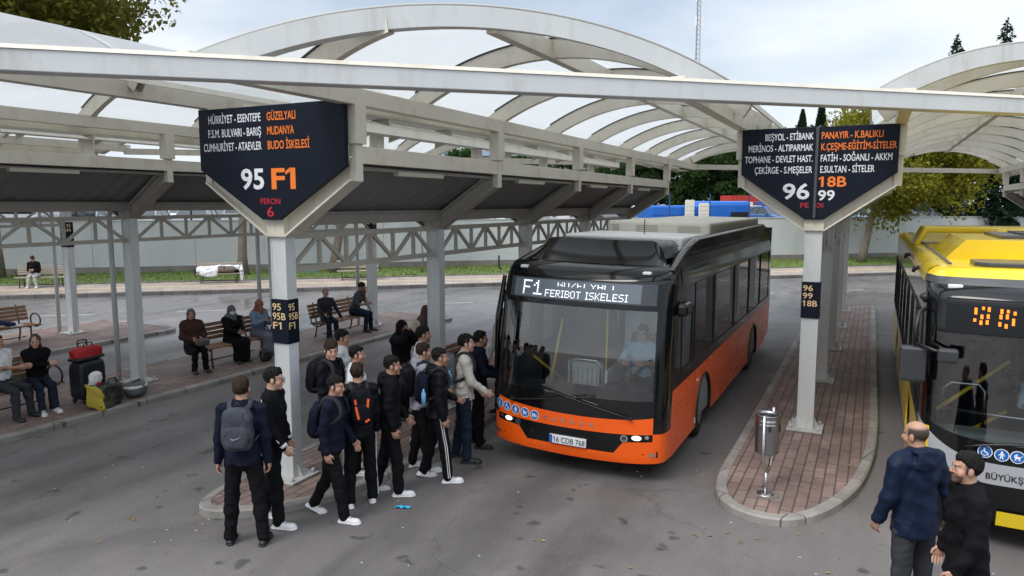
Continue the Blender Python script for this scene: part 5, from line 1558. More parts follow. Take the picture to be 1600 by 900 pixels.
def person(label, loc, face, skel, sk='a', top='black', bottom='black', shoes='whiteshoe', hair='black', style='short', sleeve=1.0, hood=False, group=None, skirt=None, scarf=None, stripes=False, legstripe=False,
           collar=None, glasses=False, mask=False, far=False, coat=0.0, vest=None, inner=None, bald=False, curl=0.5, moustache=False, cat='person', puff=0.0, socks=None, hem=None, seated=False, ponytail=False, zrot=None, nohands=False):
    """face: heading in degrees, 0 = +Y (away), 90 = -X"""
    J = skel; k = J['k']; g = J['g']; H = 0.0125 if far else 0.0098
    root = thing('person', label, cat, loc, R(face), group)
    lo = np.min([J[n] for n in J if isinstance(J[n], np.ndarray) and J[n].shape == (3,) and not n.startswith('foot')], 0) - 0.28
    hi = np.max([J[n] for n in J if isinstance(J[n], np.ndarray) and J[n].shape == (3,) and not n.startswith('foot')], 0) + 0.28
    Rt = J['R']; X, Fw = Rt @ V3(1, 0, 0), Rt @ V3(0, 1, 0)
    seed = abs(hash(label)) % 1000 if False else sum(map(ord, label)) % 997
    def trunk(F, gr=0.0, low=0.0, kk=0.05):
        p = J['pelvis']; UP = (J['waist'] - p) / np.linalg.norm(J['waist'] - p)
        secs = [(p - UP * (0.04 + low) * k, V3(1, 0, 0), V3(0, 1, 0), (0.150 * g + gr) * k, (0.108 * g + gr) * k),
                (J['waist'], X, Fw, (0.140 * g + gr) * k, (0.098 * g + gr) * k),
                (J['chest'], X, Fw, (0.166 * g + gr) * k, (0.112 * g + gr) * k),
                (J['chest'] + (J['neck'] - J['chest']) * 0.62, X, Fw, (0.150 + gr) * k, (0.082 + gr) * k)]
        F.slab(secs, kk)
        F.cone(J['shl'] + (J['neck'] - J['shl']) * 0.25, J['neck'] - Rt @ V3(0, 0, 0.02), (0.048 + gr) * k, (0.056 + gr) * k, kk)
        F.cone(J['shr'] + (J['neck'] - J['shr']) * 0.25, J['neck'] - Rt @ V3(0, 0, 0.02), (0.048 + gr) * k, (0.056 + gr) * k, kk)
        return F
    def arm(F, t, gr=0.0, upto=1.0, kk=0.03):
        sh, el, wr = J['sh' + t], J['el' + t], J['wr' + t]
        F.cone(sh, el, (0.056 * g ** 0.5 + gr) * k, (0.042 + gr) * k, kk)
        if upto > 0.5: F.cone(el, el + (wr - el) * min(1, (upto - 0.5) * 2), (0.042 + gr) * k, (0.030 + gr * 1.1) * k, kk)
        return F
    def leg(F, t, gr=0.0, kk=0.03, upto=1.0):
        h_, kn, an = J['hip' + t], J['knee' + t], J['ankle' + t]
        F.cone(h_, kn, (0.084 * g + gr) * k, (0.056 + gr) * k, kk); m = kn + (an - kn) * 0.35
        F.cone(kn, m, (0.056 + gr) * k, (0.056 + gr) * k, kk); F.cone(m, kn + (an - kn) * upto, (0.056 + gr) * k, (0.040 + gr) * k, kk)
        return F
    # body
    B = Field(lo, hi, 0.014)
    trunk(B, -0.02); 
    for t in 'rl': arm(B, t, -0.006); leg(B, t, -0.012); an = J['ankle' + t]; B.cone(an, an + J['foot' + t] * 0.1 * k - V3(0, 0, 0.045) * k, 0.035 * k, 0.028 * k)
    B.cone(J['neck'] - Rt @ V3(0, 0, 0.06), J['neck'] + (J['head'] - J['neck']) * 0.4, 0.058 * k, 0.052 * k, 0.04)
    HF = Field(J['head'] - 0.175 * k, J['head'] + 0.155 * k, 0.0078 if far else 0.0056)
    head_shape(HF, J)
    pb, ph = B.mesh(), HF.mesh()
    parts = [pb, ph]
    if not nohands: parts += [hand_field(J, t, curl) for t in 'rl']
    hp = np.concatenate([np.full((len(pb[0]), 3), -5.0), head_local(J, ph[0])] + [np.full((len(q[0]), 3), -5.0) for q in parts[2:]])
    put_mesh('body', parts, [SK[sk]], root, hp)
    # trousers or skirt
    nf = 26 if far else 34
    if skirt:
        F = Field(lo, hi, H)
        p = J['pelvis']
        F.slab([(p + V3(0, 0, 0.12), V3(1, 0, 0), V3(0, 1, 0), 0.15 * g * k, 0.115 * g * k), (p - V3(0, 0, 0.06), V3(1, 0, 0), V3(0, 1, 0), 0.175 * g * k, 0.14 * g * k)], 0.05)
        kc = (J['kneer'] + J['kneel']) / 2; ac = (J['ankler'] + J['anklel']) / 2 + V3(0, 0, 0.05)
        for t in 'rl': F.cone(J['hip' + t], J['knee' + t], 0.105 * g * k, 0.095 * k, 0.08); F.cone(J['knee' + t], J['ankle' + t] + V3(0, 0, 0.05), 0.095 * k, 0.105 * k, 0.10)
        F.cone(kc, ac, 0.11 * k, 0.13 * k, 0.10)
        F.noise(0.007, nf, seed, (1, 1, 0.15))
        put_mesh('skirt', [F.mesh()], [CL[skirt]], root)
    else:
        F = Field(lo, hi, H)
        p = J['pelvis']; UP = (J['waist'] - p) / np.linalg.norm(J['waist'] - p)
        F.slab([(p - UP * 0.05 * k, V3(1, 0, 0), V3(0, 1, 0), 0.158 * g * k, 0.118 * g * k), (p + UP * 0.10 * k, X, Fw, 0.148 * g * k, 0.108 * g * k)], 0.04)
        for t in 'rl':
            leg(F, t, 0.011 + min(puff, 0.007) - 0.05 * max(0, g - 1.05), 0.035, 0.97)
            if bottom not in ('jeans2',):
                kn, an = J['knee' + t], J['ankle' + t]; F.cone(kn + (an - kn) * 0.7, kn + (an - kn) * 0.99, (0.058 + min(puff, 0.008)) * k, (0.060 + min(puff, 0.008)) * k, 0.02)
        if not seated:
            F.cut(p - UP * ((coat - 0.04) if coat else (hem if hem is not None else 0.03)) * k, -UP)
        F.noise(0.005, nf + 8, seed, (0.8, 0.8, 1.7)); F.noise(0.0028, 80, seed + 9, (1, 1, 1.2))
        put_mesh('trousers', [F.mesh()], [CL[bottom]], root)
    # top
    F = Field(lo, hi, H)
    hm = hem if hem is not None else 0.03
    trunk(F, 0.014 + puff, hm)
    p = J['pelvis']; UPt = (J['waist'] - p) / np.linalg.norm(J['waist'] - p)
    if not coat and not seated:
        F.slab([(p + UPt * 0.06 * k, X, Fw, (0.152 * g + 0.016 + puff) * k, (0.112 * g + 0.014 + puff) * k), (p - UPt * (0.06 + hm) * k, V3(1, 0, 0), V3(0, 1, 0), (0.176 * g + 0.016 + puff * 0.6) * k, (0.142 * g + 0.016 + puff * 0.6) * k)], 0.03)
        F.noise(0.004, nf, seed + 5, (1, 1, 1.2))
        F.cut(p - UPt * (0.045 + hm) * k, UPt)
    if coat:
        F.slab([(p + V3(0, -0.01, 0.05) * k, V3(1, 0, 0), V3(0, 1, 0), 0.172 * g * k, 0.132 * g * k), (p - V3(0, 0, coat) * k, V3(1, 0, 0), V3(0, 1, 0), 0.19 * g * k, 0.15 * g * k)], 0.04)
        F.cut(p - V3(0, 0, coat + 0.02) * k, V3(0, 0, 1))
    for t in 'rl': arm(F, t, 0.012 + puff, sleeve if not vest else 0.0)
    if sleeve >= 1 and not vest:
        for t in 'rl': d = J['wr' + t] - J['el' + t]; F.cone(J['el' + t] + d * 0.86, J['el' + t] + d * 0.97, 0.041 * k, 0.041 * k, 0.012)
    if hood:
        n0 = J['neck'] + Rt @ V3(0, -0.06, 0.03) * k
        F.ell(n0 + Rt @ V3(0, -0.045, -0.055) * k, np.array((0.125, 0.048, 0.095)) * k, Rt.T, 0.03); F.ell(n0 + Rt @ V3(0, -0.01, 0.01) * k, np.array((0.115, 0.065, 0.04)) * k, Rt.T, 0.02)
        for s in (-1, 1): F.cone(J['neck'] + Rt @ V3(s * 0.075, -0.03, 0.035) * k, J['neck'] + Rt @ V3(s * 0.045, 0.075, -0.035) * k, 0.032 * k, 0.024 * k, 0.02)
    elif collar:
        for s in (-1, 1):
            F.cone(J['neck'] + Rt @ V3(s * 0.02, -0.055, 0.045) * k, J['neck'] + Rt @ V3(s * 0.062, -0.0, 0.035) * k, 0.017 * k, 0.016 * k, 0.012)
            F.cone(J['neck'] + Rt @ V3(s * 0.062, 0.0, 0.035) * k, J['neck'] + Rt @ V3(s * 0.03, 0.068, -0.02) * k, 0.016 * k, 0.014 * k, 0.012)
    F.noise(0.0065 + 0.04 * puff, nf + 6, seed + 1, (0.8, 0.8, 1.8)); F.noise(0.003, 75, seed + 8, (1, 1, 1.3))
    put_mesh({'vest': 'vest'}.get('vest' if vest else '', 'jacket' if sleeve >= 1 else 'shirt'), [F.mesh()], [CL[top]], root)
    if vest:        # sleeves of the shirt under it
        F = Field(lo, hi, H)
        for t in 'rl': arm(F, t, 0.008, 1.0)
        F.noise(0.004, nf, seed + 3)
        put_mesh('shirt', [F.mesh()], [CL[vest]], root)
    if inner:
        F = Field(J['neck'] - 0.16, J['neck'] + 0.13, 0.008)
        F.cone(J['neck'] + Rt @ V3(0, 0.0, 0.02), J['neck'] + Rt @ V3(0, 0.05, -0.10), 0.063 * k, 0.07 * k, 0.02)
        put_mesh('collar', [F.mesh()], [CL[inner]], root)
    # shoes
    for t in 'rl':
        an, fd = J['ankle' + t], J['foot' + t]
        sd = np.cross(fd, V3(0, 0, 1)); sd /= np.linalg.norm(sd); un = np.cross(sd, fd)
        heel = an - un * 0.05 * k - fd * 0.045 * k; toe = an - un * 0.05 * k + fd * 0.175 * k
        F = Field(an - 0.24, an + 0.24, 0.0085 if not far else 0.011)
        F.cone(heel, heel + fd * 0.09 * k, 0.033 * k, 0.036 * k, 0.02); F.cone(heel + fd * 0.08 * k, toe - fd * 0.03 * k, 0.037 * k, 0.039 * k, 0.02)
        F.ell(toe - fd * 0.035 * k, np.array((0.050, 0.064, 0.040)) * k, np.stack([sd, fd, un]), 0.02)
        F.cone(an + un * 0.015 * k, heel + fd * 0.04 * k, 0.041 * k, 0.038 * k, 0.025); F.cone(an, heel + fd * 0.12 * k + un * 0.01, 0.036 * k, 0.034 * k, 0.02)
        F.cut(heel - un * 0.024 * k, un)
        so = put_mesh('shoe', [F.mesh()], [CL[shoes]], root)
        if not far:
            F = Field(an - 0.24, an + 0.24, 0.0085)
            F.cone(heel, toe - fd * 0.05 * k, 0.046 * k, 0.049 * k, 0.01); F.ell(toe - fd * 0.033 * k, np.array((0.058, 0.072, 0.05)) * k, np.stack([sd, fd, un]), 0.02)
            F.cut(heel - un * 0.0255 * k, un); F.cut(heel - un * 0.004 * k, -un)
            if shoes == 'whiteshoe':
                lm_ = MB()
                for q_ in range(4):
                    b_ = an + fd * (0.045 + q_ * 0.022) * k + un * (0.018 - q_ * 0.011) * k
                    lm_.tube([tuple(b_ - sd * 0.028 * k - un * 0.008), tuple(b_ + un * 0.006), tuple(b_ + sd * 0.028 * k - un * 0.008)], 0.0042, 5)
                lm_.build('laces', CL['grey'], so)
            put_mesh('sole', [F.mesh()], [CL['sole'] if shoes != 'blackshoe' else M_black], so)
    # hair or scarf
    hc, HM = J['head'], J['HR']; P = lambda x, y, z: hc + HM @ V3(x, y, z) * k; A = HM.T
    if scarf:
        F = Field(hc - V3(0.3, 0.3, 0.42), hc + V3(0.3, 0.3, 0.22), 0.0105)
        F.ell(P(0, -0.02, 0.03), np.array((0.094, 0.116, 0.108)) * k, A, 0.02); F.cone(P(0, -0.03, -0.02), J['neck'] + Rt @ V3(0, -0.02, 0.02), 0.088 * k, 0.092 * k, 0.05)
        if style != 'turban':
            F.cone(P(0, 0.03, -0.115), J['neck'] + Rt @ V3(0, 0.06, -0.06), 0.055 * k, 0.085 * k, 0.05)
            F.cone(J['neck'] + Rt @ V3(-0.10, 0, 0), J['neck'] + Rt @ V3(0.10, 0, 0), 0.075 * k, 0.075 * k, 0.06)
            F.cone(J['neck'], J['neck'] + Rt @ V3(0, -0.05, -0.16), 0.10 * k, 0.09 * k, 0.06)
        else:
            F.cone(P(0, -0.09, 0.05), P(0, -0.13, 0.02), 0.06 * k, 0.045 * k, 0.04)
        F.ell(P(0, 0.105, -0.022), np.array((0.060, 0.085, 0.078 if style != 'turban' else 0.105)) * k, A, 0.012, 's')
        if style == 'turban': F.cut(P(0, 0.0, -0.075), HM @ V3(0, -0.45, 1))
        F.noise(0.0045, 45, seed, (1, 1, 0.8))
        put_mesh('headscarf', [F.mesh()], [CL[scarf]], root)
    elif style != 'none':
        F = Field(hc - 0.2 * k - (V3(0, 0, 0.22) if style == 'long' else 0), hc + 0.19 * k, 0.0056 if not far else 0.008)
        # the hair mass is a little larger than the skull and set up and back, so that it thins out to nothing at the hairline
        cy, cz, rx, ry, rz_ = {'short': (-0.028, 0.034, 0.0805, 0.099, 0.094), 'fade': (-0.027, 0.040, 0.0785, 0.097, 0.092), 'curly': (-0.027, 0.042, 0.085, 0.104, 0.098), 'long': (-0.036, 0.040, 0.086, 0.104, 0.094), 'crop': (-0.022, 0.036, 0.077, 0.096, 0.088), 'bun': (-0.032, 0.042, 0.080, 0.098, 0.088)}[style]
        F.ell(P(0, cy, cz), np.array((rx, ry, rz_)) * k, A, 0.005)
        if style in ('short', 'fade', 'curly'): F.ell(P(0, -0.008, 0.086), np.array((0.056, 0.080, 0.036 if style != 'short' else 0.040)) * k, A, 0.045)
        if style == 'long':
            F.cone(P(0, -0.06, 0.0), P(0, -0.085, -0.2), 0.08 * k, 0.055 * k, 0.03)
            for s in (-1, 1): F.cone(P(s * 0.068, -0.005, 0.02), P(s * 0.085, -0.01, -0.2), 0.020 * k, 0.024 * k, 0.02)
        if style == 'bun': F.ell(P(0, -0.115, 0.01), np.array((0.035, 0.03, 0.035)) * k, A, 0.01)
        F.noise(0.008 if style == 'curly' else (0.0015 if style == 'crop' else 0.0055), 120 if style == 'curly' else 105, seed, (1.3, 1, 0.6))
        put_mesh('hair', [F.mesh()], [HR[hair]], root)
    if glasses:
        m = MB()
        for s in (-1, 1):
            m.tube([tuple(P(s * 0.034 + 0.022 * math.cos(a), 0.098, 0.0 + 0.017 * math.sin(a))) for a in np.linspace(0, 6.283, 17)[:-1]], 0.002, 5, closed=True)
            m.tube([tuple(P(s * 0.056, 0.096, 0.004)), tuple(P(s * 0.08, 0.0, 0.006))], 0.002, 5)
        m.tube([tuple(P(-0.012, 0.099, 0.002)), tuple(P(0.012, 0.099, 0.002))], 0.002, 5); m.build('glasses', M_black, root)
    if mask:
        F = Field(hc - 0.16, hc + 0.16, 0.0065); F.ell(P(0, 0.055, -0.055), np.array((0.066, 0.062, 0.058)) * k, A, 0.01); F.cut(P(0, 0.045, 0), HM @ V3(0, 1, 0)); put_mesh('face_mask', [F.mesh()], [CL['mask']], root)
    if moustache:
        m = MB(); m.tube([tuple(P(x, 0.096 - abs(x) * 0.3, -0.052 - abs(x) * 0.2)) for x in np.linspace(-0.026, 0.026, 7)], [0.004, 0.006, 0.007, 0.007, 0.007, 0.006, 0.004], 6); m.build('moustache', mat('grey moustache', (0.08, 0.07, 0.065), 0.8) if 'grey moustache' not in bpy.data.materials else bpy.data.materials['grey moustache'], root)
    if stripes:     # white piping down the sleeves and along the hem
        m = MB()
        for t, s in (('r', 1), ('l', -1)):
            o = Rt @ V3(s * 0.8, -0.3, 0.5); o /= np.linalg.norm(o)
            sh, el, wr = J['sh' + t], J['el' + t], J['wr' + t]
            for q in (0.0,):
                pts = [sh + (el - sh) * u + o * (0.080 + puff - 0.014 * u) * k for u in np.linspace(0.0, 0.95, 6)] + [el + (wr - el) * u + o * (0.066 + puff - 0.012 * u) * k for u in np.linspace(0.12, 0.9, 6)]
                m.tube(pts, 0.0065, 5)
            d = (wr - el) / np.linalg.norm(wr - el); m.tube([tuple(wr - d * 0.028), tuple(wr + d * 0.006)], 0.046 * k, 14)
        m.build('white_trim', CL['white'], root)
    if legstripe:
        m = MB()
        for t, s in (('r', 1), ('l', -1)):
            h_, kn, an = J['hip' + t], J['knee' + t], J['ankle' + t]; o = V3(s, 0.12, 0)
            for dy in (-0.012, 0.012):
                pts = [h_ + (kn - h_) * u + (o * (0.110 - 0.03 * u) + V3(0, dy, 0)) * k for u in np.linspace(0.1, 1, 7)] + [kn + (an - kn) * u + (o * (0.080 - 0.004 * u) + V3(0, dy, 0)) * k for u in np.linspace(0.15, 0.97, 6)]
                m.tube(pts, 0.0055, 5)
        m.build('side_stripe', CL['white'], root)
    return root

def backpack(label, loc, face, J, m='black2', size=(0.15, 0.075, 0.21), drop=0.0, off=0.0, accent=None, camo=None, group='backpacks worn by people in the queue', shoulder=None, swoosh=False, bottle=False, cat='backpack'):
    """hangs on the wearer's back, straps over the shoulders"""
    k = J['k']; Rt = J['R']; X, Fw, Up = Rt @ V3(1, 0, 0), Rt @ V3(0, 1, 0), Rt @ V3(0, 0, 1)
    root = thing('backpack', label, cat, loc, R(face), group)
    c = J['chest'] + (-Fw * (0.145 * J['g'] + size[1] * 0.75) - Up * (0.04 + drop) + X * off) * k
    A = np.stack([X, Fw, Up])
    F = Field(c - 0.36, c + 0.36, 0.0105)
    F.ell(c, np.array(size) * k, A, 0.01, pw=3.4); F.noise(0.004, 30, sum(map(ord, label)) % 97)
    put_mesh('pack', [F.mesh()], [CL[m] if m in CL else m], root)
    F = Field(c - 0.36, c + 0.36, 0.0105)
    F.ell(c - (Fw * size[1] * 0.72 + Up * size[2] * 0.32) * k, np.array((size[0] * 0.78, size[1] * 0.5, size[2] * 0.5)) * k, A, 0.01, pw=3.4)
    pk = put_mesh('front_pocket', [F.mesh()], [CL[m] if m in CL else m], root)
    mb = MB(); b = c - Fw * size[1] * 1.04 * k
    mb.tube([tuple(c + (X * size[0] * 0.86 * math.cos(a) * 1.0 + Up * size[2] * 0.9 * math.sin(a) - Fw * size[1] * 0.55) * k) for a in np.linspace(0.15, math.pi - 0.15, 13)], 0.005, 5)
    mb.tube([tuple(c + (Up * size[2] * 0.98 + X * 0.03) * k), tuple(c + (Up * (size[2] + 0.035) + Fw * 0.02) * k), tuple(c + (Up * size[2] * 0.98 - X * 0.03) * k)], 0.008, 6); mb.build('zip', M_black, root)
    for t, s in (('r', 1), ('l', -1)):
        if shoulder and t != shoulder: continue
        sh = J['sh' + t]; sx_ = J['neck'] + (sh - J['neck']) * 0.55
        pts = [c + (X * s * size[0] * 0.5 + Up * size[2] * 0.8 + Fw * size[1] * 0.7) * k, sx_ - Fw * 0.085 * k + Up * 0.035 * k, sx_ + Up * 0.070 * k + Fw * 0.0 * k, sx_ + Fw * 0.10 * k + Up * 0.015 * k,
               sx_ + (Fw * 0.142 - Up * 0.10 + X * s * 0.012) * k, J['chest'] + (X * s * 0.135 + Fw * 0.10 - Up * 0.03) * k, J['chest'] + (X * s * 0.178 - Fw * 0.0 - Up * 0.11) * k, c + (X * s * size[0] * 0.85 - Up * size[2] * 0.7 + Fw * size[1] * 0.5) * k]
        pts = [Vector(p) for p in pts]
        fine = []
        for i in range(len(pts) - 1):
            p0, p1, p2, p3 = pts[max(i - 1, 0)], pts[i], pts[i + 1], pts[min(i + 2, len(pts) - 1)]
            for q in range(4):
                u = q / 4; fine.append(0.5 * (2 * p1 + (p2 - p0) * u + (2 * p0 - 5 * p1 + 4 * p2 - p3) * u * u + (3 * p1 - p0 - 3 * p2 + p3) * u ** 3))
        mb = MB(); cc = Vector(c + Fw * 0.1)
        rows = []
        for i, p in enumerate(fine):
            d = (fine[min(i + 1, len(fine) - 1)] - fine[max(i - 1, 0)]).normalized(); out = (p - Vector(J['chest'] + Up * 0.05)).normalized(); w = d.cross(out).normalized()
            rows.append([tuple(p - w * 0.026 * k), tuple(p - w * 0.024 * k + out * 0.012), tuple(p + w * 0.024 * k + out * 0.012), tuple(p + w * 0.026 * k)])
        mb.grid(rows, 0, True); mb.build('strap', CL['charcoal'] if m != 'camo' else CL['camo'], root)
    if accent:
        mb = MB()
        for x0, z0, x1, z1, w in ((-0.075, 0.02, -0.045, -0.13, 0.016), (0.075, 0.10, 0.06, -0.03, 0.016), (0.08, -0.14, 0.03, -0.17, 0.014), (-0.08, 0.10, -0.07, 0.04, 0.016)):
            f_ = size[1] * (1.30 if z0 < 0.05 else 1.08)
            a_ = c + (X * x0 + Up * z0 - Fw * f_) * k; b_ = c + (X * x1 + Up * z1 - Fw * f_) * k
            mb.bar(tuple(a_), tuple(b_), w * 1.6, 0.012, up=tuple(-Fw))
        mb.build('orange_trim', mat('orange trim', (0.85, 0.12, 0.02), 0.5) if 'orange trim' not in bpy.data.materials else bpy.data.materials['orange trim'], root)
    if swoosh:
        mb = MB(); sw = [(-0.05, 0.012), (-0.042, -0.008), (-0.02, -0.016), (0.02, -0.004), (0.06, 0.024), (0.015, 0.004), (-0.02, -0.004), (-0.04, 0.004)]
        mb.add([tuple(c + (X * x + Up * (z - size[2] * 0.32) - Fw * size[1] * 1.235) * k) for x, z in sw], [list(range(8))]); mb.build('swoosh_mark', CL['grey'], pk)
    if bottle:
        q = c + X * size[0] * 1.08 * k - Up * 0.09 * k
        mb = MB(); mb.lathe([(0.0, -0.1), (0.03, -0.1), (0.032, 0.05), (0.013, 0.085), (0.014, 0.11), (0.0, 0.112)], 14, M=Matrix.Translation(Vector(q))); mb.build('water_bottle', mat('clear blue bottle', (0.2, 0.45, 0.7), 0.15), root)
    return root
# ------------------------------------------------------------------ who stands and sits where
STAND = dict(legs=((4, 4, 4), (-4, 6, 4)))
Q = 'students queueing for the orange bus'
BAGS = []
def stand(label, x, y, z, f, h=1.75, bag=None, **kw):
    sk_ = {k: kw.pop(k) for k in ('lean', 'twist', 'side', 'legs', 'arms', 'head', 'hands', 'girth', 'shoulders', 'neck') if k in kw}
    if kw.get('group') == Q: kw.setdefault('puff', 0.005); sk_.setdefault('girth', 0.98)
    J = skeleton(h, **{**STAND, **sk_})
    p = person(label, (x, y, z), f, J, **kw)
    if bag: backpack(bag.pop('label'), (x, y, z), f, J, **bag)
    return p
PZ = KH - 0.006
stand('student in navy jumper and black trousers seen from behind with a camouflage backpack', -5.84, 5.42, 0, 34, 1.80, top='navy', bottom='black', shoes='blackshoe', hair='brown', group=Q,
      legs=((-2, 3, 7), (3, 3, 6)), arms=((-4, 8, 10, 10), (-4, 8, 12, 10)), head=(-10, 4), collar=True,
      bag=dict(label='grey camouflage backpack on the back of the student in the navy jumper', m='camo', size=(0.15, 0.085, 0.23), swoosh=True))
stand('student in glasses and black tracksuit with white piping beside the column', -5.93, 5.93, 0, -66, 1.80, top='black', bottom='black', shoes='whiteshoe', stripes=True, glasses=True, group=Q, collar=True,
      legs=((9, 6, 4), (-9, 6, 4)), arms=((10, 6, 30, 20), (4, 8, 18, 20)), head=(6, -4), sk='c', inner='black2')
stand('student in black hoodie with curly brown hair turning his face to the camera', -6.16, 7.18, PZ, -86, 1.78, top='black2', bottom='black', shoes='blackshoe', hair='brown', style='curly', hood=True, group=Q, head=(-38, -6), arms=((10, 6, 40, 40), (5, 8, 30, 30)), sk='c',
      bag=dict(label='plain black backpack on the curly haired student by the column', size=(0.15, 0.09, 0.22), m='black2'))
stand('student in a white t-shirt standing behind the curly haired one', -6.75, 8.1, PZ, -60, 1.73, top='white', bottom='djeans', sleeve=0.5, group=Q, head=(0, -3), style='short')
stand('student in dark jacket striding towards the bus in white trainers at the front', -5.42, 6.33, 0, -72, 1.69, top='navy', bottom='black', shoes='whiteshoe', style='fade', group=Q, lean=5,
      legs=((15, 6, 2), (-14, 14, 2)), arms=((-6, 6, 22, 10), (10, 6, 30, 20)), head=(-6, -3),
      bag=dict(label='limp black backpack on the striding student in white trainers', size=(0.14, 0.075, 0.22), m='navy', drop=0.07))
stand('student in white shirt with shaved sides behind the orange trimmed backpack', -5.95, 7.42, PZ, -64, 1.68, top='white', bottom='black', style='fade', group=Q, head=(0, 6), sk='e', sleeve=0.5)
stand('student seen from behind carrying the orange trimmed backpack', -5.40, 6.80, 0, 46, 1.72, top='black2', bottom='black', shoes='whiteshoe', legstripe=True, hair='brown', group=Q, head=(-30, 0), legs=((3, 5, 4), (-3, 5, 4)),
      bag=dict(label='black backpack with bright orange trim on the student seen from behind', size=(0.15, 0.09, 0.225), accent=True))
stand('student in black hooded top and wide black trousers stepping forward in white shoes', -5.26, 7.22, 0, -52, 1.75, top='black', bottom='black', shoes='whiteshoe', hood=True, style='fade', group=Q, legs=((10, 8, 3), (-8, 8, 3)), arms=((-6, 8, 25, 10), (12, 6, 30, 20)), head=(-8, 0), sk='e', puff=0.006)
stand('student in grey hoodie and dark trousers with a dark backpack', -5.36, 8.08, 0, -42, 1.75, top='grey', bottom='black', shoes='whiteshoe', hood=True, hair='brown', style='fade', group=Q, head=(-8, 2), arms=((20, 8, 60, 30), (15, 8, 50, 30)),
      bag=dict(label='black backpack with white mark on the student in the grey hoodie', size=(0.155, 0.085, 0.23), drop=0.02, swoosh=True))
stand('student in white t-shirt half hidden behind the grey hoodie', -5.80, 8.75, PZ, -58, 1.75, top='white', bottom='djeans', shoes='whiteshoe', sleeve=0.5, group=Q, sk='b', style='short')
stand('student in black jacket and track trousers with double white side stripes', -4.97, 7.86, 0, -50, 1.76, top='black2', bottom='black', shoes='whiteshoe', legstripe=True, style='fade', hood=True, group=Q, legs=((10, 5, 4), (-8, 7, 5)), arms=((-2, 8, 20, 15), (10, 6, 70, 35)), head=(-4, 2), sk='e',
      bag=dict(label='dark blue backpack with a water bottle on the student in striped track trousers', size=(0.145, 0.08, 0.21), m='navy', bottle=True, drop=0.03))
stand('student in cream jumper and dark jeans with a grey backpack', -5.04, 8.66, 0, -56, 1.80, top='beige', bottom='djeans', shoes='blackshoe', group=Q, arms=((18, 6, 40, 20), (12, 6, 35, 20)), head=(-6, 2), sk='c', style='short',
      bag=dict(label='grey backpack with a blue bottle on the student in the cream jumper', size=(0.15, 0.09, 0.23), m='greybag', bottle=True))
stand('student in dark jacket beside the cream jumper nearest the bus door', -5.16, 9.30, 0, -66, 1.74, top='navy', bottom='black', shoes='blackshoe', group=Q, arms=((25, 8, 60, 20), (20, 8, 60, 20)), head=(8, 2), sk='b', style='short')
stand('woman in a long black chador raising her hands to her face', -6.85, 9.75, PZ, -100, 1.62, top='black', skirt='black', scarf='black', shoes='blackshoe', hem=0.05, sk='a', hands=((0.05, 0.17, 1.02 - 0.45), (-0.03, 0.18, 1.0 - 0.45)), puff=0.02, coat=0.3, group='people waiting on the queue platform')
stand('woman in sand coat and checked headscarf seen from behind with a thin shoulder strap', -7.18, 11.0, PZ, 18, 1.68, top='coat', bottom='black', scarf='scarfdark', shoes='blackshoe', coat=0.4, puff=0.01, group='people waiting on the queue platform')
stand('man in cream quilted vest looking down beside the bus', -5.42, 10.75, PZ, 165, 1.78, top='vest', vest='lgrey', bottom='black', shoes='blackshoe', head=(0, -24), sk='d', puff=0.008, group='people waiting on the queue platform', arms=((12, 8, 20, 20), (18, 8, 35, 20)))
B1 = stand('balding man in dark blue hooded anorak and grey trousers seen from behind', 0.44, 6.86, 0, 42, 1.78, top='bluejkt', bottom='greytr', shoes='blackshoe', hood=True, hem=0.10, style='none', girth=1.05, shoulders=1.06, head=(22, -4), arms=((-8, 16, 12, 10), (4, 12, 22, 20)), legs=((3, 4, 6), (-3, 4, 6)), puff=0.012, sk='a', group='men talking beside the yellow bus')
B2 = stand('bearded man in black blazer with slicked hair turned to the left', 0.76, 6.26, 0, 102, 1.75, top='black', bottom='black', shoes='blackshoe', coat=0.14, hair='black', style='short', girth=1.0, shoulders=1.03, head=(4, 4), arms=((2, 9, 20, 15), (6, 9, 25, 20)), sk='d', collar=True, inner='charcoal', puff=0.008, group='men talking beside the yellow bus')

def sit(label, x, y, z, f, h=1.65, **kw):
    sk_ = {k: kw.pop(k) for k in ('lean', 'twist', 'side', 'legs', 'arms', 'head', 'hands', 'girth', 'shoulders', 'neck') if k in kw}
    sk_.setdefault('legs', ((84, 84, 6), (84, 88, 6)))
    J = skeleton(h, **sk_)
    return person(label, (x, y, z), f, J, seated=True, **kw)
SW = 'people sitting on the platform benches'
sit('woman in brown cardigan and grey head wrap on the bench', -12.86, 10.70, PZ, -112, 1.66, top='brown', bottom='black', scarf='turban', style='turban', shoes='blackshoe', girth=1.15, puff=0.012, hands=((0.10, 0.24, 0.16), (-0.10, 0.24, 0.16)), head=(-20, 0), inner='print', lean=-4, group=SW, hem=0.06)
sit('woman in black coat with grey headscarf and pale face mask, middle of the bench', -12.86, 11.75, PZ, -102, 1.60, top='black', skirt='black', scarf='scarfgrey', mask=True, shoes='blackshoe', girth=1.12, puff=0.012, hands=((0.03, 0.32, 0.16), (-0.03, 0.32, 0.18)), head=(-8, -4), group=SW)
sit('woman in light denim jacket and rust headscarf looking at her phone', -12.86, 12.55, PZ, -96, 1.64, top='denimlight', skirt='skirt', scarf='scarfbrown', shoes='blackshoe', girth=1.1, puff=0.01, hands=((0.06, 0.30, 0.30), (-0.04, 0.30, 0.28)), head=(0, -20), lean=6, group=SW)
sit('woman with tied back hair and dark patterned top on the far platform bench', -12.86, 14.95, PZ, -118, 1.64, top='charcoal', bottom='djeans', style='bun', shoes='blackshoe', head=(-12, 0), lean=-4, arms=((20, 10, 50, 20), (5, 24, 10, 0)), group=SW)
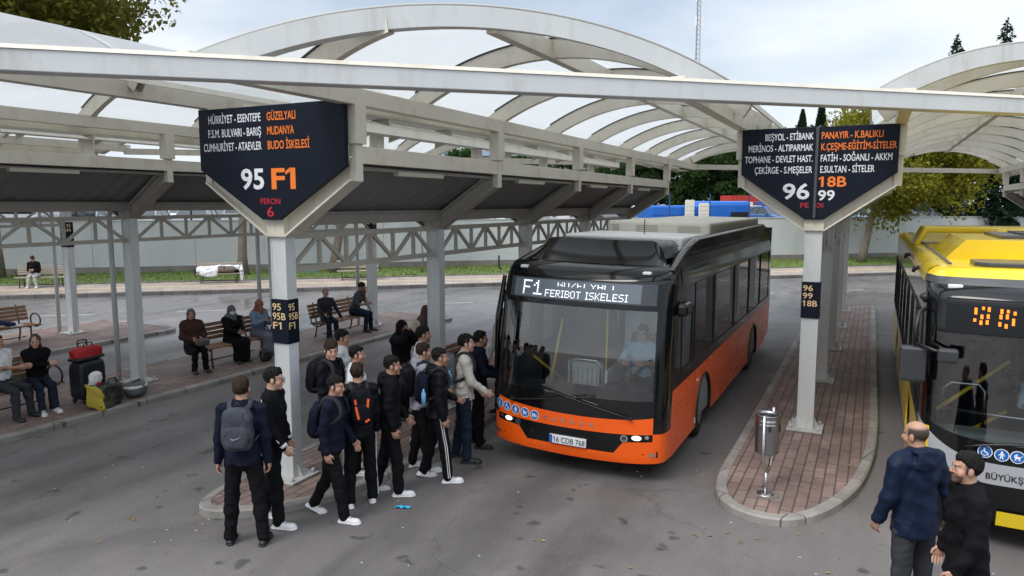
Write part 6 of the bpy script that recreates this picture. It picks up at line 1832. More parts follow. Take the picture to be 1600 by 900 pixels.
sit('man in dark grey t-shirt leaning on his hand, looking at a phone', -12.82, 16.05, PZ, -78, 1.76, top='tshirt', bottom='djeans', sleeve=0.5, style='short', shoes='blackshoe', lean=22, hands=((0.08, 0.42, 0.20), (-0.08, 0.30, 0.44)), head=(0, -10), sk='b', group=SW, legs=((80, 84, 8), (80, 80, 8)))
sit('girl with long auburn hair and black jumper beside the suitcase', -12.80, 7.42, PZ, -104, 1.64, top='black', bottom='djeans', hair='auburn', style='long', shoes='whiteshoe', hands=((-0.12, 0.22, 0.26), (0.12, 0.21, 0.27)), head=(-22, -8), group=SW, sk='c', legs=((80, 62, 4), (82, 70, 4)))
sit('man in white shirt and grey trousers with crossed arms on the near bench', -12.84, 6.88, PZ, -84, 1.74, top='white', bottom='greytr', sleeve=0.5, style='short', hair='brown', shoes='blackshoe', hands=((-0.13, 0.22, 0.24), (0.13, 0.20, 0.27)), head=(8, 0), group=SW, lean=-6, legs=((82, 74, 8), (84, 80, 8)))
sit('man in black jacket and jeans lounging on the bench nearest the far road', -19.45, 9.85, PZ + 0.42, -14, 1.75, top='black', bottom='jeans', shoes='whiteshoe', group=SW, arms=((30, 10, 60, 30), (30, 10, 60, 30)), legs=((92, 18, 6), (98, 34, 6)), lean=-14, far=True)
FN = -140.0
fp = st(-12.2, 34.2)
sit('young man in black jumper and pale joggers on the far pavement bench', fp.x, fp.y, 0.14, FN, 1.74, top='black', bottom='lgrey', shoes='whiteshoe', hair='brown', head=(0, -32), lean=16, hands=((0.05, 0.30, 0.20), (-0.05, 0.30, 0.20)), legs=((84, 86, 12), (84, 86, 12)), far=True, group='people on the far pavement')
# drivers
def driver(label, x, y, z, f, **kw):
    J = skeleton(1.74, lean=4, legs=((80, 80, 8), (80, 80, 8)), hands=((0.16, 0.46, 0.33), (-0.16, 0.46, 0.33)), head=(0, -4))
    return person(label, (x, y, z), f, J, sk='c', top='shirtblue', bottom='black', shoes='blackshoe', sleeve=0.5, hair='black', style='short', moustache=True, collar=True, seated=True, group='bus drivers at the wheel', **kw)
dr = driver('driver in pale blue shirt with seat belt behind the orange bus windscreen', -3.50 + 0.62, 8.74 + 1.36, 0.50, 180)
m = MB(); m.tube([(-0.18, 0.10, 0.93), (-0.10, 0.15, 0.86), (0.02, 0.165, 0.74), (0.14, 0.15, 0.60), (0.18, 0.10, 0.52)], 0.022, 5); m.build('seat_belt', CL['black'], dr)
driver('driver in blue shirt at the wheel of the yellow bus', 0.55 + 1.27 + 0.05, 8.72 + 1.32, 0.45, 180)
# ------------------------------------------------------------------ benches
def make_bench(name_wood):
    b = thing('bench', 'bench', 'bench')
    s = MB()
    for k in range(5): s.box(-0.95, 0.95, -0.17 + k * 0.098, -0.17 + k * 0.098 + 0.082, 0.40, 0.435, c=0.006)
    s.build('seat', name_wood, b)
    s = MB(); Mx = T(0, -0.19, 0.52, rx=R(14))
    for k in range(4): s.box(-0.95, 0.95, -0.017, 0.017, k * 0.098, k * 0.098 + 0.082, M=Mx, c=0.006)
    s.build('backrest', name_wood, b)
    for x in (-0.72, 0.72):
        f = MB()
        f.tube([(x, 0.30, 0.385), (x, 0.30, 0.2), (x, 0.33, 0.0)], 0.02, 8); f.tube([(x, -0.16, 0.385), (x, -0.18, 0.2), (x, -0.24, 0.0)], 0.02, 8); f.tube([(x, 0.31, 0.385), (x, -0.18, 0.385), (x, -0.21, 0.52), (x, -0.30, 0.92)], 0.02, 8)
        f.build('side_frame', M_blackmetal, b)
    for x in (-0.98, 0.98):
        f = MB(); f.tube([(x, 0.07 + 0.21 * math.cos(a), 0.52 + 0.17 * math.sin(a)) for a in np.linspace(0, 6.283, 25)[:-1]], 0.018, 8, closed=True); f.bar((x, -0.16, 0.41), (x, 0.30, 0.41), 0.05, 0.02); f.build('arm_ring', M_blackmetal, b)
    f = MB(); f.tube([(-0.72, 0.05, 0.12), (0.72, 0.05, 0.12)], 0.013, 6); f.build('stretcher', M_blackmetal, b)
    return b
bw = make_bench(M_wood); bg_ = make_bench(M_wood2)
first = {0: True, 1: True}
def bench(kind, x, y, z, f, label, group='benches on the platforms'):
    src = bg_ if kind else bw
    o = src if first[kind] else copy_tree(src)
    first[kind] = False
    o.location = (x, y, z); o.rotation_euler = (0, 0, R(f)); tag(o, label, 'bench', group)
bench(0, -12.88, 11.65, PZ, -90, 'brown slatted bench under the three women in headscarves')
bench(0, -12.88, 15.5, PZ, -90, 'brown slatted bench under the woman and man on the far platform')
bench(0, -12.88, 6.75, PZ, -90, 'brown slatted bench under the girl and the man in white shirt')
bench(0, -19.5, 10.35, PZ, -90, 'brown slatted bench with ring armrest at the far left platform')
bench(0, -6.75, 11.9, PZ, -90, 'brown slatted bench behind the man in the quilted vest')
for s_, lab in ((-12.0, 'grey slatted bench under the young man on the far pavement'), (-5.0, 'bench on the far verge covered by a sleeper and white blanket'), (1.0, 'empty grey slatted bench on the far verge by the leaning trunk')):
    q = st(s_, 34.25); bench(1, q.x, q.y, 0.14, FN, lab, 'benches along the far pavement')

# ------------------------------------------------------------------ litter bin on its bent post
b = thing('litter_bin', 'brushed steel litter bin on a bent post at the platform nose', 'bin', (-1.03, 9.08, PZ))
f = MB(); f.lathe([(0.0, 0.50), (0.115, 0.50), (0.138, 0.515), (0.140, 0.53), (0.140, 0.86), (0.146, 0.865), (0.146, 0.875), (0.140, 0.88), (0.140, 0.90), (0.146, 0.905), (0.146, 0.915), (0.140, 0.92), (0.141, 0.97), (0.148, 0.975), (0.148, 0.985), (0.134, 0.985), (0.132, 0.95), (0.130, 0.55), (0.0, 0.55)], 40)
f.build('bucket', mat('bin steel', (0.36, 0.36, 0.36), 0.3, 1.0, var=0.12, scale=14, stretch=(1, 1, 0.1)), b)
f = MB(); f.tube([(-0.02, -0.165, 1.0), (-0.02, -0.165, 0.48), (-0.01, -0.15, 0.38), (0.01, -0.10, 0.31), (0.02, -0.03, 0.28), (0.04, 0.06, 0.33), (0.045, 0.10, 0.42), (0.045, 0.165, 0.52), (0.045, 0.165, 1.03)], 0.021, 12); f.tube([(0.01, -0.06, 0.0), (0.01, -0.06, 0.29)], 0.021, 12); f.build('post', M_steel, b)
f = MB(); f.lathe([(0.0, 0.012), (0.10, 0.012), (0.105, 0.0)], 24, M=T(0.01, -0.06, 0)); f.build('foot_plate', M_steel, b)
f = MB(); f.box(0.125, 0.148, -0.03, 0.05, 0.78, 0.88, c=0.01); f.box(0.03, 0.06, -0.148, -0.136, 0.8, 0.87, c=0.004); f.build('latch', M_black, b)
f = MB(); f.lathe([(0.06, 0.0), (0.17, -0.003)], 24, M=T(-1.02, 9.02, PZ + 0.008)); tag(f.build('mortar_patch', mat('mortar', (0.17, 0.145, 0.13), 0.9, var=0.2, scale=10)), 'patch of rough mortar round the litter bin post', 'patch')

# ------------------------------------------------------------------ luggage
def soft(name, label, cat, loc, rz, parts, group=None):
    t = thing(name, label, cat, loc, R(rz), group)
    for nm, c, r, m, pw, extra in parts:
        F = Field(np.array(c) - np.array(r).max() - 0.08, np.array(c) + np.array(r).max() + 0.08, 0.0115)
        F.ell(c, r, None, 0.01, pw=pw)
        if extra: F.noise(extra, 26, len(label))
        F.cut((0, 0, 0.004), (0, 0, 1))
        put_mesh(nm, [F.mesh()], [m], t)
    return t
LG = 'luggage standing by the near bench'
M_case = mat('black hard suitcase', (0.010, 0.012, 0.017), 0.45, bump=0.2, bscale=200)
sx_, sy_ = -12.50, 8.12
t = soft('suitcase', 'large black upright suitcase beside the seated girl', 'suitcase', (sx_, sy_, PZ), 10, [('shell', (0, 0, 0.40), (0.17, 0.27, 0.35), M_case, 6, 0)], LG)
f = MB()
for y in (-0.18, -0.09, 0, 0.09, 0.18): f.box(0.166, 0.176, y - 0.015, y + 0.015, 0.14, 0.68, c=0.004)
f.build('rib', M_case, t)
for dx in (-0.11, 0.11):
    for dy in (-0.2, 0.2):
        f = MB(); f.lathe([(0.001, -0.02), (0.035, -0.02), (0.035, 0.02), (0.001, 0.02)], 14, M=T(dx, dy, 0.035, rx=R(90))); f.build('castor', M_rubber, t)
f = MB(); f.tube([(-0.08, -0.1, 0.74), (-0.08, -0.1, 1.08), (-0.08, -0.08, 1.10), (-0.08, 0.08, 1.10), (-0.08, 0.1, 1.08), (-0.08, 0.1, 0.74)], 0.012, 8); f.build('pull_handle', M_black, t)
M_red = mat('red nylon', (0.42, 0.012, 0.018), 0.6, var=0.15, scale=10, bump=0.3, bscale=25)
t = soft('holdall', 'red and black holdall lying on top of the black suitcase', 'bag', (sx_, sy_, PZ + 0.752), 10, [('bag_body', (0, 0, 0.12), (0.15, 0.30, 0.13), M_red, 3.2, 0.008), ('bag_base', (0, 0, 0.035), (0.16, 0.31, 0.045), M_black, 4, 0)], LG)
f = MB(); 
for dx in (-0.05, 0.06): f.tube([(dx, -0.12, 0.2), (dx * 1.2, -0.10, 0.30), (dx * 1.2, 0.06, 0.31), (dx, 0.10, 0.2)], 0.011, 6)
f.build('handle', M_black, t)
M_sack = mat('black and olive woven sack', (0.02, 0.022, 0.02), 0.45, bump=0.6, bscale=14, dirt=((0.25, 0.22, 0.08), 0.8, 5))
M_yellow = mat('yellow woven side', (0.42, 0.33, 0.03), 0.5, bump=0.5, bscale=20)
t = soft('shopping_bag', 'big black woven shopping bag with yellow side by the kerb', 'bag', (-11.86, 8.0, PZ), 20, [('bag_body', (0, 0, 0.2), (0.17, 0.30, 0.21), M_sack, 7, 0.014), ('side', (0.0, -0.285, 0.2), (0.165, 0.03, 0.208), M_yellow, 7, 0.006)], LG)
f = MB()
for s in (-1, 1): f.tube([(s * 0.12, -0.14, 0.40), (s * 0.13, -0.06, 0.50), (s * 0.13, 0.08, 0.50), (s * 0.12, 0.16, 0.40)], 0.014, 6)
f.build('handle', M_black, t)
M_poly = mat('white polythene', (0.72, 0.72, 0.73), 0.35, var=0.05, scale=10, bump=0.7, bscale=18)
t = soft('carrier_bag', 'white plastic carrier bag sticking out of the black shopping bag', 'bag', (-11.93, 7.87, PZ + 0.36), 0, [('bag_body', (0, 0, 0.13), (0.07, 0.11, 0.15), M_poly, 3, 0.018), ('red_print', (0.062, 0.02, 0.06), (0.02, 0.05, 0.04), M_red, 2.5, 0.004)], LG)
t = soft('round_bag', 'round grey and white sports bag at the column foot', 'bag', (-12.0, 8.66, PZ), 20, [('bag_body', (0, 0, 0.15), (0.2, 0.24, 0.15), mat('grey bag cloth', (0.12, 0.12, 0.125), 0.6, var=0.1), 2.3, 0.006), ('white_band', (0, 0, 0.2), (0.195, 0.235, 0.05), CL['white'], 2.6, 0)], LG)
f = MB(); f.tube([(0.05, -0.13, 0.27), (0.07, -0.06, 0.315), (0.07, 0.06, 0.315), (0.05, 0.13, 0.27)], 0.012, 6); f.build('handle', M_black, t)
soft('handbag', 'studded black handbag on the seat beside the girl', 'bag', (-12.74, 7.02, PZ + 0.437), 0, [('bag_body', (0, 0, 0.09), (0.13, 0.17, 0.10), mat('black bag leather', (0.012, 0.012, 0.013), 0.35), 3, 0.012)])
soft('handbag', 'brown grey handbag on the lap of the woman in the cardigan', 'bag', (-12.48, 10.62, PZ + 0.56), -20, [('bag_body', (0, 0, 0.07), (0.09, 0.15, 0.085), mat('taupe leather', (0.09, 0.07, 0.06), 0.5), 3, 0.006)])
soft('handbag', 'dark shoulder bag on the lap of the woman in denim', 'bag', (-12.38, 12.62, PZ + 0.575), -10, [('bag_body', (0, 0, 0.06), (0.08, 0.13, 0.08), mat('dark grey leather', (0.03, 0.03, 0.03), 0.5), 3, 0.006)])
soft('handbag', 'black bag on the paving at the feet of the masked woman', 'bag', (-12.12, 12.0, PZ), -10, [('bag_body', (0, 0, 0.13), (0.10, 0.16, 0.14), bpy.data.materials['black bag leather'], 3, 0.014)])
soft('carrier_bag', 'white plastic carrier bag standing beside the man in the quilted vest', 'bag', (-5.85, 10.6, PZ), 0, [('bag_body', (0, 0, 0.2), (0.12, 0.15, 0.21), M_poly, 3, 0.016)])
# phones held by people
def phone(label, x, y, z, rz, tilt):
    m = MB(); m.box(-0.037, 0.037, -0.075, 0.075, -0.005, 0.005, 0, M=T(0, 0, 0, rx=R(tilt)), c=0.003)
    o = m.build('phone', mat('phone glass', (0.02, 0.02, 0.025), 0.12) if 'phone glass' not in bpy.data.materials else bpy.data.materials['phone glass']); o.location = (x, y, z); o.rotation_euler = (0, 0, R(rz)); tag(o, label, 'phone')
phone('dark phone held by the woman in the rust headscarf', -12.50, 12.52, PZ + 0.86, -96, 40)
phone('dark phone held low by the man in the grey t-shirt', -12.36, 15.93, PZ + 0.78, -78, 30)
phone('dark phone held by the young man on the far bench', fp.x + 0.2, fp.y - 0.25, 0.14 + 0.74, FN, 40)

# sleeper under a blanket on the far bench
q = st(-5.0, 34.25)
ba = Matrix.Translation(q + Vector((0, 0, 0.14))) @ Matrix.Rotation(R(FN), 4, 'Z')
sl_ = thing('person', 'person asleep under a coat and blanket on the far verge bench', 'person', q + Vector((0, 0, 0.14)), R(FN), 'people on the far pavement')
F = Field((-1.15, -0.35, 0.38), (1.15, 0.5, 0.95), 0.016)
F.cone((0.75, 0.05, 0.56), (0.2, 0.05, 0.56), 0.14, 0.16, 0.04); F.cone((0.2, 0.05, 0.56), (-0.25, 0.12, 0.62), 0.15, 0.12, 0.04); F.cone((-0.25, 0.12, 0.62), (-0.75, 0.05, 0.52), 0.11, 0.08, 0.04); F.ell((0.93, 0.05, 0.55), (0.13, 0.11, 0.11), None, 0.03)
put_mesh('body', [F.mesh()], [CL['black']], sl_)
F = Field((-1.0, -0.4, 0.38), (0.2, 0.55, 1.0), 0.016); F.cone((-0.05, 0.08, 0.60), (-0.55, 0.10, 0.60), 0.17, 0.15, 0.04); F.noise(0.01, 25, 3); put_mesh('coat', [F.mesh()], [cloth('taupe coat', (0.16, 0.125, 0.115))], sl_)
bl = thing('blanket', 'crumpled white blanket draped over the sleeper and the bench end', 'blanket', q + Vector((0, 0, 0.14)), R(FN))
F = Field((-1.2, -0.5, 0.0), (1.2, 0.7, 1.1), 0.018)
F.cone((0.8, 0.05, 0.57), (0.0, 0.05, 0.60), 0.17, 0.19, 0.05); F.cone((0.0, -0.05, 0.66), (-0.8, 0.0, 0.66), 0.14, 0.12, 0.05); F.ell((-0.95, 0.15, 0.42), (0.07, 0.16, 0.34), None, 0.05, pw=3); F.ell((0.4, 0.3, 0.45), (0.4, 0.05, 0.16), None, 0.05); F.noise(0.016, 22, 9)
put_mesh('cloth', [F.mesh()], [CL['white']], bl)
# things lying on the verge and the road
qq = st(-3.75, 38.6)
m = MB(); m.grid([[tuple(qq + U * a + N * b_ + Vector((0, 0, 0.02 + 0.10 * abs(math.sin(a * 3 + b_ * 2))))) for a in np.linspace(-0.9, 0.9, 6)] for b_ in np.linspace(-0.5, 0.5, 4)], 0, False)
tag(m.build('cardboard', mat('flattened cardboard', (0.33, 0.2, 0.11), 0.8, var=0.15)), 'flattened brown cardboard lying on the grass by a trunk', 'cardboard')
qq = st(-1.36, 38.6); m = MB(); m.lathe([(0.0, 0.07), (0.5, 0.06), (0.55, 0.0)], 24, M=Matrix.Translation(qq + Vector((0, 0, 0.16)))); tag(m.build('chamber_cover', mat('teal cover', (0.05, 0.14, 0.15), 0.6)), 'teal round chamber cover on the grass verge', 'cover')
qq = st(-9.2, 37.0); m = MB(); m.tube([tuple(qq), tuple(qq + Vector((0, 0, 1.25)))], 0.045, 8); m.lathe([(0.06, 1.25), (0.07, 1.32), (0.0, 1.38)], 12, M=Matrix.Translation(qq)); tag(m.build('marker_post', M_brown), 'thin grey marker post on the grass left of the sleeper', 'post')
m = MB(); m.lathe([(0.0, 0.006), (0.36, 0.006), (0.40, 0.003)], 32, M=T(-18.56, 18.34, 0)); tag(m.build('manhole_cover', mat('cast iron', (0.05, 0.05, 0.05), 0.5, var=0.2, scale=20)), 'dark round manhole cover in the far road', 'cover')
m = MB(); m.grid([[(-4.86 + a, 6.9 + b_ + a * 0.3, 0.008 + 0.02 * abs(math.sin(a * 40))) for a in np.linspace(-0.09, 0.09, 9)] for b_ in (-0.03, 0.0, 0.03)], 0, True)
tag(m.build('wrapper', mat('blue wrapper', (0.05, 0.45, 0.75), 0.3)), 'crumpled light blue wrapper on the asphalt in front of the queue', 'wrapper')
def leaf_litter():
    n = 84; v, fcs = [], []
    zones = [(-1.9, 0.5, 7.6, 8.4, 0.006), (-1.5, 0.1, 8.6, 11, KH + 0.004), (-7.6, -5.6, 4.6, 5.6, 0.006), (-8, 0, 4.6, 9, 0.006), (-11.4, -10.6, 6, 12, 0.006), (-1.9, -1.6, 9, 20, 0.006)]
    for i in range(n):
        zx = zones[i % len(zones)]; x, y = random.uniform(zx[0], zx[1]), random.uniform(zx[2], zx[3]); a = random.uniform(0, 6.28); s = random.uniform(0.014, 0.034); z = zx[4]
        c, d = math.cos(a) * s, math.sin(a) * s; b_ = len(v)
        v += [(x + c, y + d, z), (x - d * 0.6, y + c * 0.6, z + s * 0.3), (x - c, y - d, z + 0.002), (x + d * 0.6, y - c * 0.6, z + s * 0.15)]; fcs.append((b_, b_ + 1, b_ + 2, b_ + 3))
    m = mat('dry leaves', (0.26, 0.165, 0.06), 0.8, var=0.5, scale=3)
    me = fast_mesh('fallen_leaves', v, fcs, None, False); tag(link('fallen_leaves', me, None, [m]), 'dry yellow brown leaves scattered on paving and asphalt', 'leaves', kind='stuff')
leaf_litter()
def cigarette_litter():
    m = MB()
    for i in range(70):
        x, y = random.uniform(-9.5, 1.5), random.uniform(4.4, 12); a = random.uniform(0, 6.28)
        m.tube([(x, y, 0.006), (x + 0.03 * math.cos(a), y + 0.03 * math.sin(a), 0.006)], 0.004, 4)
    tag(m.build('litter', mat('pale litter', (0.6, 0.58, 0.54), 0.8)), 'pale scraps of litter scattered over the asphalt', 'litter', kind='stuff')
cigarette_litter()
# ------------------------------------------------------------------ trees
def leafmat(name, c1, c2, scale=0.9):
    m, n, l, p = nt(name)
    t = n.new('ShaderNodeTexCoord'); z = n.new('ShaderNodeTexNoise'); z.inputs['Scale'].default_value = scale; z.inputs['Detail'].default_value = 8; z.inputs['Roughness'].default_value = 0.8
    r = n.new('ShaderNodeValToRGB'); r.color_ramp.elements[0].position = 0.36; r.color_ramp.elements[0].color = (*c1, 1); r.color_ramp.elements[1].position = 0.64; r.color_ramp.elements[1].color = (*c2, 1)
    l.new(t.outputs['Object'], z.inputs['Vector']); l.new(z.outputs['Fac'], r.inputs['Fac'])
    o = n['Material Output']; n.remove(p)
    d = n.new('ShaderNodeBsdfDiffuse'); tr = n.new('ShaderNodeBsdfTranslucent'); x = n.new('ShaderNodeMixShader'); x.inputs['Fac'].default_value = 0.45
    l.new(r.outputs['Color'], d.inputs['Color']); l.new(r.outputs['Color'], tr.inputs['Color']); l.new(d.outputs['BSDF'], x.inputs[1]); l.new(tr.outputs['BSDF'], x.inputs[2]); l.new(x.outputs['Shader'], o.inputs['Surface'])
    return m
M_bark = mat('grey brown bark', (0.17, 0.14, 0.11), 0.9, var=0.3, scale=4, bump=0.8, bscale=12, stretch=(2, 2, 0.5))
LM = {'plane': leafmat('plane tree leaves', (0.065, 0.085, 0.018), (0.22, 0.19, 0.04)), 'autumn': leafmat('autumn leaves', (0.09, 0.135, 0.022), (0.34, 0.30, 0.04), 0.7), 'pine': leafmat('pine needles', (0.022, 0.055, 0.022), (0.075, 0.125, 0.035), 0.35), 'dark': leafmat('dark conifer needles', (0.012, 0.03, 0.018), (0.03, 0.055, 0.03), 0.4)}
def tree(label, x, y, z, h, crown, n, leaf, lm, trunk_r=0.25, lean=(0, 0), clumps=26, group='trees behind the stop', name='tree', droop=0.0, seed=1, flat=1.0):
    """crown = (dx, dy, z0, z1, radius) relative to the foot"""
    r = np.random.default_rng(seed)
    root = thing(name, label, 'tree', (x, y, z), 0, group)
    dx, dy, z0, z1, rad = crown
    top = Vector((lean[0], lean[1], z0 + (z1 - z0) * 0.45))
    m = MB()
    ax = [Vector((lean[0] * t ** 1.3, lean[1] * t ** 1.3, top.z * t)) + Vector((0.08 * math.sin(5 * t + seed), 0.08 * math.cos(4 * t + seed), 0)) * min(1, 3 * t) for t in np.linspace(0, 1, 9)]
    m.tube(ax, [trunk_r * (1.25 if i == 0 else 1 - 0.085 * i) for i in range(9)], 10)
    cc = np.array([dx, dy, (z0 + z1) / 2]); hr = np.array([rad, rad, (z1 - z0) / 2])
    cl = []
    for k in range(clumps):
        d = r.normal(size=3); d /= np.linalg.norm(d); q = cc + d * hr * r.uniform(0.35, 0.92) ** 0.7
        cl.append((q, rad * r.uniform(0.22, 0.42)))
    for q, s in cl[:max(6, clumps // 2)]:
        j = 4 + int(r.integers(0, 5)); a = ax[j]; b = Vector(q)
        mid = (a + b) / 2 + Vector(r.normal(size=3) * 0.15) - Vector((0, 0, 0.12 * rad * 0.3))
        m.tube([a, mid, b], [trunk_r * 0.4, trunk_r * 0.22, trunk_r * 0.06], 6)
    m.build('trunk', M_bark, root)
    per = n // clumps; P = []
    for q, s in cl:
        d = r.normal(size=(per, 3)); d /= np.linalg.norm(d, axis=1)[:, None]
        rr = s * r.uniform(0.15, 1.0, per) ** 0.45
        p = q + d * rr[:, None] * np.array([1, 1, 0.72 * flat]); p[:, 2] -= droop * np.abs(r.normal(size=per)) * s
        P.append(p)
    P = np.concatenate(P); N_ = len(P)
    a = r.normal(size=(N_, 3)); a /= np.linalg.norm(a, axis=1)[:, None]
    b = np.cross(a, r.normal(size=(N_, 3))); b /= np.linalg.norm(b, axis=1)[:, None]
    s = leaf * r.uniform(0.6, 1.3, N_)[:, None]
    v = np.stack([P + a * s, P + b * s * 0.55, P - a * s, P - b * s * 0.55], 1).reshape(-1, 3)
    link('crown', fast_mesh('crown', v, np.arange(4 * N_).reshape(-1, 4), None, False), root, [lm])
    return root
def at(s, t): q = st(s, t); return q.x, q.y
x, y = at(-15.4, 38.6); tree('tall plane tree rising over the roofs at the far left', x, y, 0.15, 17, (-0.9, 0.6, 7.0, 19.0, 7.0), 46000, 0.165, LM['plane'], 0.34, (0.4, 0.3), 80, seed=3)
x, y = at(-21.5, 38.2); tree('second plane tree beyond the left picture edge', x, y, 0.15, 15, (0, 0, 7, 19, 5.5), 12000, 0.22, LM['plane'], 0.32, (0, 0), 36, seed=4)
x, y = at(-4.4, 37.6); tree('verge tree with straight ribbed trunk behind the 95 F1 column', x, y, 0.15, 10, (0, 0, 6.2, 9.6, 2.6), 7000, 0.17, LM['plane'], 0.24, (0, 0), 22, seed=5)
x, y = at(-0.1, 38.0); tree('verge tree with leaning trunk beside the empty grey bench', x, y, 0.15, 10, (1.2, 0.6, 6.0, 9.4, 2.6), 7000, 0.17, LM['plane'], 0.25, (1.3, 0.8), 22, seed=6)
x, y = at(4.25, 36.9); tree('thin sapling with a few leaves on the verge', x, y, 0.15, 4, (0.1, 0, 2.4, 3.9, 0.45), 260, 0.14, LM['autumn'], 0.05, (0.12, 0), 7, seed=7)
x, y = at(30.4, 37.2); tree('autumn tree with yellowing crown and leaning trunk by the 96 99 sign', x, y, 0.15, 10, (2.2, 1.0, 2.7, 10.6, 4.5), 34000, 0.125, LM['autumn'], 0.24, (1.5, 0.6), 54, seed=8, droop=0.3)
PN = 'pine trees beyond the car park'
for i, (px, d, z1, rad) in enumerate(((-38.2, 108, 10.5, 4.6), (-34.2, 112, 11.0, 4.8), (-30.3, 106, 10.2, 4.4), (-26.3, 110, 10.8, 4.8), (-22.4, 104, 11.5, 4.6), (-18.6, 108, 11.2, 4.8), (-15.6, 102, 11.8, 4.4), (-11.4, 100, 12.4, 4.6), (-8.2, 104, 12.8, 4.6), (-4.2, 108, 12.0, 4.6), (-45.5, 108, 10.2, 4.6), (-53.5, 106, 10.5, 4.6))):
    tree(['broad dark green pine in the row beyond the parked cars', 'lighter green pine in the row beyond the parked cars'][i % 2], px * 1.0, math.sqrt(d * d - px * px), 1.95, 11, (0, 0, 0.6, z1, rad), 6500, 0.30, LM['pine'], 0.25, (0, 0), 30, PN, 'pine_tree', seed=20 + i)
for i, (xx, yy, h, rd) in enumerate(((4.5, 59.8, 15.1, 3.0), (7.3, 59.5, 15.9, 3.2), (9.6, 62, 15.5, 2.6), (12.4, 62, 15, 2.8))):
    lab = ['dark spruce showing its tip above the right roof', 'taller spruce with tiered tip above the right roof', 'dark spruce behind the autumn tree', 'dark spruce at the right picture edge'][i]
    r_ = thing('spruce', lab, 'tree', (xx, yy, 1.95), 0, 'dark conifers behind the car park')
    m = MB(); m.tube([(0, 0, 0), (0, 0, h * 0.6), (0, 0, h - 1.95)], [0.28, 0.16, 0.02], 8); m.build('trunk', M_bark, r_)
    rg = np.random.default_rng(40 + i); n = 9000; t = rg.uniform(0, 1, n) ** 0.62; zz = (h - 1.95) * (1 - t); tier = 0.55 + 0.45 * ((zz / (h - 1.95) * 11) % 1.0)
    rr = rd * t ** 0.55 * (1.15 - tier * 0.85) * rg.uniform(0.3, 1, n) ** 0.5; an = rg.uniform(0, 6.283, n)
    P = np.stack([rr * np.cos(an), rr * np.sin(an), zz - 0.25 * rr], 1); a = rg.normal(size=(n, 3)) * np.array([1, 1, 0.5]); a /= np.linalg.norm(a, axis=1)[:, None]; b = np.cross(a, rg.normal(size=(n, 3))); b /= np.linalg.norm(b, axis=1)[:, None]; s = 0.26 * rg.uniform(0.5, 1.2, n)[:, None] * (0.6 + 0.4 * t[:, None])
    link('crown', fast_mesh('crown', np.stack([P + a * s, P + b * s * 0.35, P - a * s, P - b * s * 0.35], 1).reshape(-1, 3), np.arange(4 * n).reshape(-1, 4), None, False), r_, [LM['dark']])
for i, (xx, yy, h) in enumerate(((-5.2, 59.8, 10.6), (-3.9, 59.9, 11.3), (16, 56, 13), (-1.5, 62, 10.2))):
    r_ = thing('cypress', ['slim dark cypress rising behind the 96 99 sign', 'taller slim cypress rising behind the 96 99 sign', 'slim cypress beyond the right picture edge', 'slim cypress hidden behind the autumn tree'][i], 'tree', (xx, yy, 1.95), 0, 'slim cypresses behind the car park')
    m = MB(); m.tube([(0, 0, 0), (0, 0, h - 2.6)], [0.16, 0.03], 8); m.build('trunk', M_bark, r_)
    rg = np.random.default_rng(60 + i); n = 5000; t = rg.uniform(0.0, 1, n); zz = 0.3 + (h - 2.25) * t; rr = 0.62 * np.sin(np.pi * np.clip(0.12 + 0.88 * t, 0, 1)) ** 0.7 * rg.uniform(0.3, 1, n) ** 0.5; an = rg.uniform(0, 6.283, n)
    P = np.stack([rr * np.cos(an), rr * np.sin(an), zz], 1); a = rg.normal(size=(n, 3)) * np.array([0.5, 0.5, 1]); a /= np.linalg.norm(a, axis=1)[:, None]; b = np.cross(a, rg.normal(size=(n, 3))); b /= np.linalg.norm(b, axis=1)[:, None]; s = 0.16 * rg.uniform(0.5, 1.2, n)[:, None]
    link('crown', fast_mesh('crown', np.stack([P + a * s, P + b * s * 0.4, P - a * s, P - b * s * 0.4], 1).reshape(-1, 3), np.arange(4 * n).reshape(-1, 4), None, False), r_, [LM['dark']])

# ------------------------------------------------------------------ fence posts along the wall top
M_fblue = mat('blue fence paint', (0.012, 0.04, 0.16), 0.5); M_fdark = mat('dark fence steel', (0.02, 0.022, 0.025), 0.5)
def fpost(m_, label, grp):
    o = MB().box(-0.035, 0.035, -0.035, 0.035, 0, 1.45, c=0.006).build('fence_post', m_); return tag(o, label, 'fence post', grp)
pb_ = fpost(M_fblue, 'blue steel fence post standing on the wall top right of the orange bus', 'blue posts along the wall top'); pd_ = fpost(M_fdark, 'dark steel fence post on the wall top behind the left platforms', 'dark posts along the wall top')
for k in range(27):
    s_ = -20.5 + 2.67 * k; src = pb_ if s_ > 13 else pd_
    o = src if not src.get('used') else src.copy()
    if src.get('used'): COL.objects.link(o)
    src['used'] = 1
    o.location = st(s_, 40.55, 2.78)
for o in list(COL.objects):
    if 'used' in o: del o['used']

